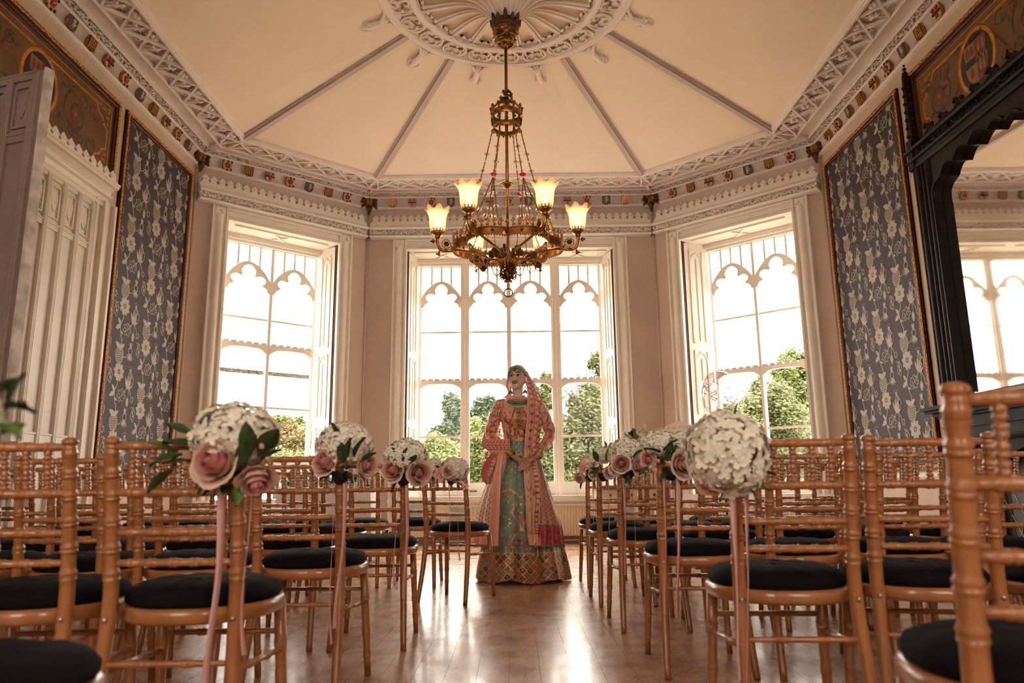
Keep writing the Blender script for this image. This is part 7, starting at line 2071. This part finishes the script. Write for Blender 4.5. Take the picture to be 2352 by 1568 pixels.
# reserved cards on seats
def seat_card(key, label, dx, dy_, rz, tent=True, txt=None):
    t = CHAIRS[key]; p = Vector((t.location.x + dx, t.location.y + dy_, .5215))
    c = thing('seat_card', label, 'card', p, rz, group='cards left on front seats')
    f = MB()
    f._add([(-.075, -.035, 0), (.075, -.035, 0), (.075, -.008, .095), (-.075, -.008, .095), (-.075, -.0335, 0), (.075, -.0335, 0), (.075, -.0065, .095), (-.075, -.0065, .095)], [(0, 1, 2, 3), (7, 6, 5, 4), (0, 4, 5, 1), (1, 5, 6, 2), (2, 6, 7, 3), (3, 7, 4, 0)])
    f.build('front_fold', m_cardm, c)
    g = MB(); g._add([(-.075, .035, 0), (.075, .035, 0), (.075, -.006, .096), (-.075, -.006, .096), (-.075, .0365, 0), (.075, .0365, 0), (.075, -.0045, .096), (-.075, -.0045, .096)], [(3, 2, 1, 0), (4, 5, 6, 7), (1, 5, 4, 0), (2, 6, 5, 1), (3, 7, 6, 2), (0, 4, 7, 3)]); g.build('rear_fold', m_cardm, c)
    if txt:
        cu = bpy.data.curves.new('card_lettering', 'FONT'); cu.body = txt; cu.size = .026; cu.align_x = 'CENTER'; cu.materials.append(m_ink); o = bpy.data.objects.new('tmp_text', cu); COL.objects.link(o)
        me = bpy.data.meshes.new_from_object(o); bpy.data.objects.remove(o); me.materials.clear(); me.materials.append(m_ink)
        link('card_lettering', me, c, mw=Matrix.Translation((0, -.0262, .038)) @ Matrix.Rotation(math.radians(90 - 15.9), 4, 'X'))
seat_card(('door', 4, 0), 'white tented reserved card on the askew chair seat', .0, .02, -.2, txt='Reserved')
seat_card(('door', 5, 0), 'white folded card lying on the seat behind the askew chair', -.03, .05, .9)
seat_card(('fireplace', 4, 0), 'white folded card on the fifth row aisle seat, fireplace side', .05, .02, .7)
# ------------------------------------------------------------------ garden beyond the windows
m_lawn = mat('lawn_grass', (0.20, 0.24, 0.09), 0.9, var=0.3, vscale=1.5)
GZ = -1.0
m_gravel = mat('pale_bounce_gravel', (0.46, 0.40, 0.32), 0.9, var=0.15, vscale=9, bump=0.2)  # unseen pale ground added to bounce sky light up to the ceiling
tag(MB().box((-30, D + .5, GZ - .2), (30, 17.5, GZ + .02)).build('bounce_terrace', m_gravel), 'unseen pale gravel terrace added to bounce light indoors', kind='structure')
tag(MB().box((-70, D + .5, GZ - .3), (70, 90, GZ)).build('garden_lawn', m_lawn), 'mown garden lawn sloping away outside the windows', kind='structure')
GREENS = {'olive': ((0.123, 0.131, 0.041), (0.067, 0.08, 0.023)), 'blue': ((0.076, 0.098, 0.059), (0.043, 0.061, 0.035)), 'lime': ((0.156, 0.174, 0.05), (0.087, 0.114, 0.029)), 'rust': ((0.189, 0.124, 0.051), (0.108, 0.095, 0.035)), 'yew': ((0.119, 0.122, 0.044), (0.067, 0.074, 0.027))}
LM = {k: mat('leaves_' + k, a, .7, col2=b, vscale=.9, subs=0) for k, (a, b) in GREENS.items()}
m_bark = mat('tree_bark', (0.06, 0.04, 0.028), 0.9, var=0.4, vscale=6, bump=0.4, bscale=12)
def tree(label, blobs, y, kind, n=2200, ls=.14, seed=1, shrub=False):
    """blobs: (u, v, ru, rv) crown ellipses as seen from the room, standing on the lawn at distance y"""
    R = random.Random(seed); k = y / F_PX; u0, v0 = blobs[0][:2]; base = at_y(u0, v0, y)
    t = thing('garden_shrub' if shrub else 'garden_tree', label, 'shrub' if shrub else 'tree', (base.x, y, GZ), group='garden planting outside the windows')
    mb = MB(); tot = sum(b[2] * b[3] for b in blobs)
    for (u, v, ru, rv) in blobs:
        c = at_y(u, v, y); c = Vector((c.x - base.x, 0, c.z - GZ)); rx, rz = ru * k, rv * k
        lumps = [(R.uniform(0, 2 * PI), R.uniform(-.9, 1), R.uniform(.35, .8)) for _ in range(16)]
        for i in range(int(4.2 * n * ru * rv / tot)):
            a, h, w = lumps[R.randint(0, 15)]; q = math.sqrt(max(0, 1 - h * h)) * w
            g = [R.gauss(0, .17) for _ in range(3)]
            p = c + Vector(((q * math.cos(a) + g[0]) * rx, (q * math.sin(a) + g[1]) * rx * .9, (h * .78 + g[2]) * rz))
            if p.z < .05: p.z = R.uniform(.05, .4)
            d = Vector((R.gauss(0, 1), R.gauss(0, 1), R.gauss(0, .6))).normalized(); e = d.orthogonal().normalized(); s = ls * .60 * R.uniform(.6, 1.3)
            mb._add([p - d * s, p + e * s * .5, p + d * s, p - e * s * .5], [(0, 1, 2, 3)])
    cr = mb.build('crown', LM[kind], t); cr['kind'] = 'stuff'
    topz = max(at_y(u, v, y).z - GZ for u, v, _, _ in blobs)
    tk_ = MB(); tk_.tube([(0, 0, 0), (.05, 0, topz * .5), (0, .05, topz * .95)], [.20 if not shrub else .05, .12 if not shrub else .03, .03 if not shrub else .01], 8)
    for i in range(5):
        a = R.uniform(0, 6.3); z = topz * R.uniform(.35, .8); L = topz * .22; tk_.tube([(0, 0, z), (L * math.cos(a), L * math.sin(a), z + L * .7)], [.06 if not shrub else .02, .015], 6)
    tk_.build('trunk', m_bark, t, True)
tree('rounded blue green tree seen through the first light of the centre window', [(1036, 965, 34, 60), (1020, 1010, 40, 40)], 34, 'blue', 2200, .17, 1)
tree('distant blue green tree behind the bride shoulder', [(1122, 950, 34, 40), (1096, 960, 26, 50), (1110, 1000, 50, 40)], 36, 'blue', 2400, .17, 2)
tree('bright lime shrub low in the first light of the centre window', [(1000, 1060, 60, 55)], 21, 'lime', 1800, .11, 3, True)
tree('olive shrub low behind the pink shawl', [(1095, 1060, 60, 60), (1090, 1010, 30, 50)], 25, 'lime', 2200, .11, 4, True)
tree('rust tinted shrub behind the coral sleeve', [(1130, 1030, 26, 70)], 24, 'rust', 900, .11, 5, True)
tree('tall olive tree to the right of the bride', [(1248, 960, 36, 75), (1262, 1050, 50, 70), (1255, 880, 20, 30)], 26, 'olive', 3000, .12, 6)
tree('great yew tree filling the fourth light of the centre window', [(1362, 930, 62, 75), (1330, 1010, 70, 70), (1380, 850, 40, 60), (1350, 1080, 90, 60)], 21, 'yew', 6000, .10, 7)
tree('wispy tall conifer top above the great yew', [(1400, 770, 26, 60), (1402, 850, 34, 50), (1420, 950, 60, 80)], 28, 'olive', 2200, .11, 8)
tree('dense laurel bank filling the lower left of the right bay window', [(1660, 945, 70, 60), (1680, 1020, 90, 60), (1640, 1060, 80, 50)], 19, 'yew', 5200, .09, 9)
tree('feathery cypress bank in the middle of the right bay window', [(1735, 930, 60, 65), (1790, 960, 70, 70), (1770, 1040, 90, 60)], 20, 'olive', 5200, .09, 10)
tree('young lime leaved tree high in the right bay window', [(1815, 850, 44, 50), (1850, 880, 50, 70), (1800, 890, 40, 40)], 24, 'lime', 2400, .11, 11)
tree('tawny autumn tree below the left bay window panes', [(660, 1010, 36, 40), (700, 1030, 40, 40)], 28, 'rust', 2200, .11, 12)
tree('green hedge tree behind the tawny autumn tree', [(640, 975, 40, 24), (690, 985, 36, 26), (600, 1010, 50, 40)], 34, 'lime', 2600, .15, 13)
tree('low lime bushes at the foot of the left bay window', [(620, 1075, 90, 40), (700, 1080, 60, 40)], 20, 'lime', 2600, .09, 14, True)
tree('tall garden tree beyond the right bay', [(1560, 930, 60, 90), (1520, 1010, 80, 90)], 30, 'olive', 2600, .13, 15)

for i_, (lab_, bl_, kd_) in enumerate((('long clipped hedge far behind the first lights of the centre window', [(980, 1085, 90, 45), (1100, 1085, 90, 50)], 'olive'), ('long clipped hedge far behind the great yew', [(1290, 1075, 110, 70), (1400, 1060, 90, 90)], 'yew'), ('long dark hedge far behind the right bay', [(1640, 1050, 120, 80), (1790, 1040, 130, 90), (1880, 1000, 60, 90)], 'yew'), ('long clipped hedge far behind the left bay', [(560, 1085, 110, 45), (690, 1085, 90, 45)], 'lime'))):
    tree(lab_, bl_, 42 + i_ * 5, kd_, 2600, .24, 40 + i_, True)
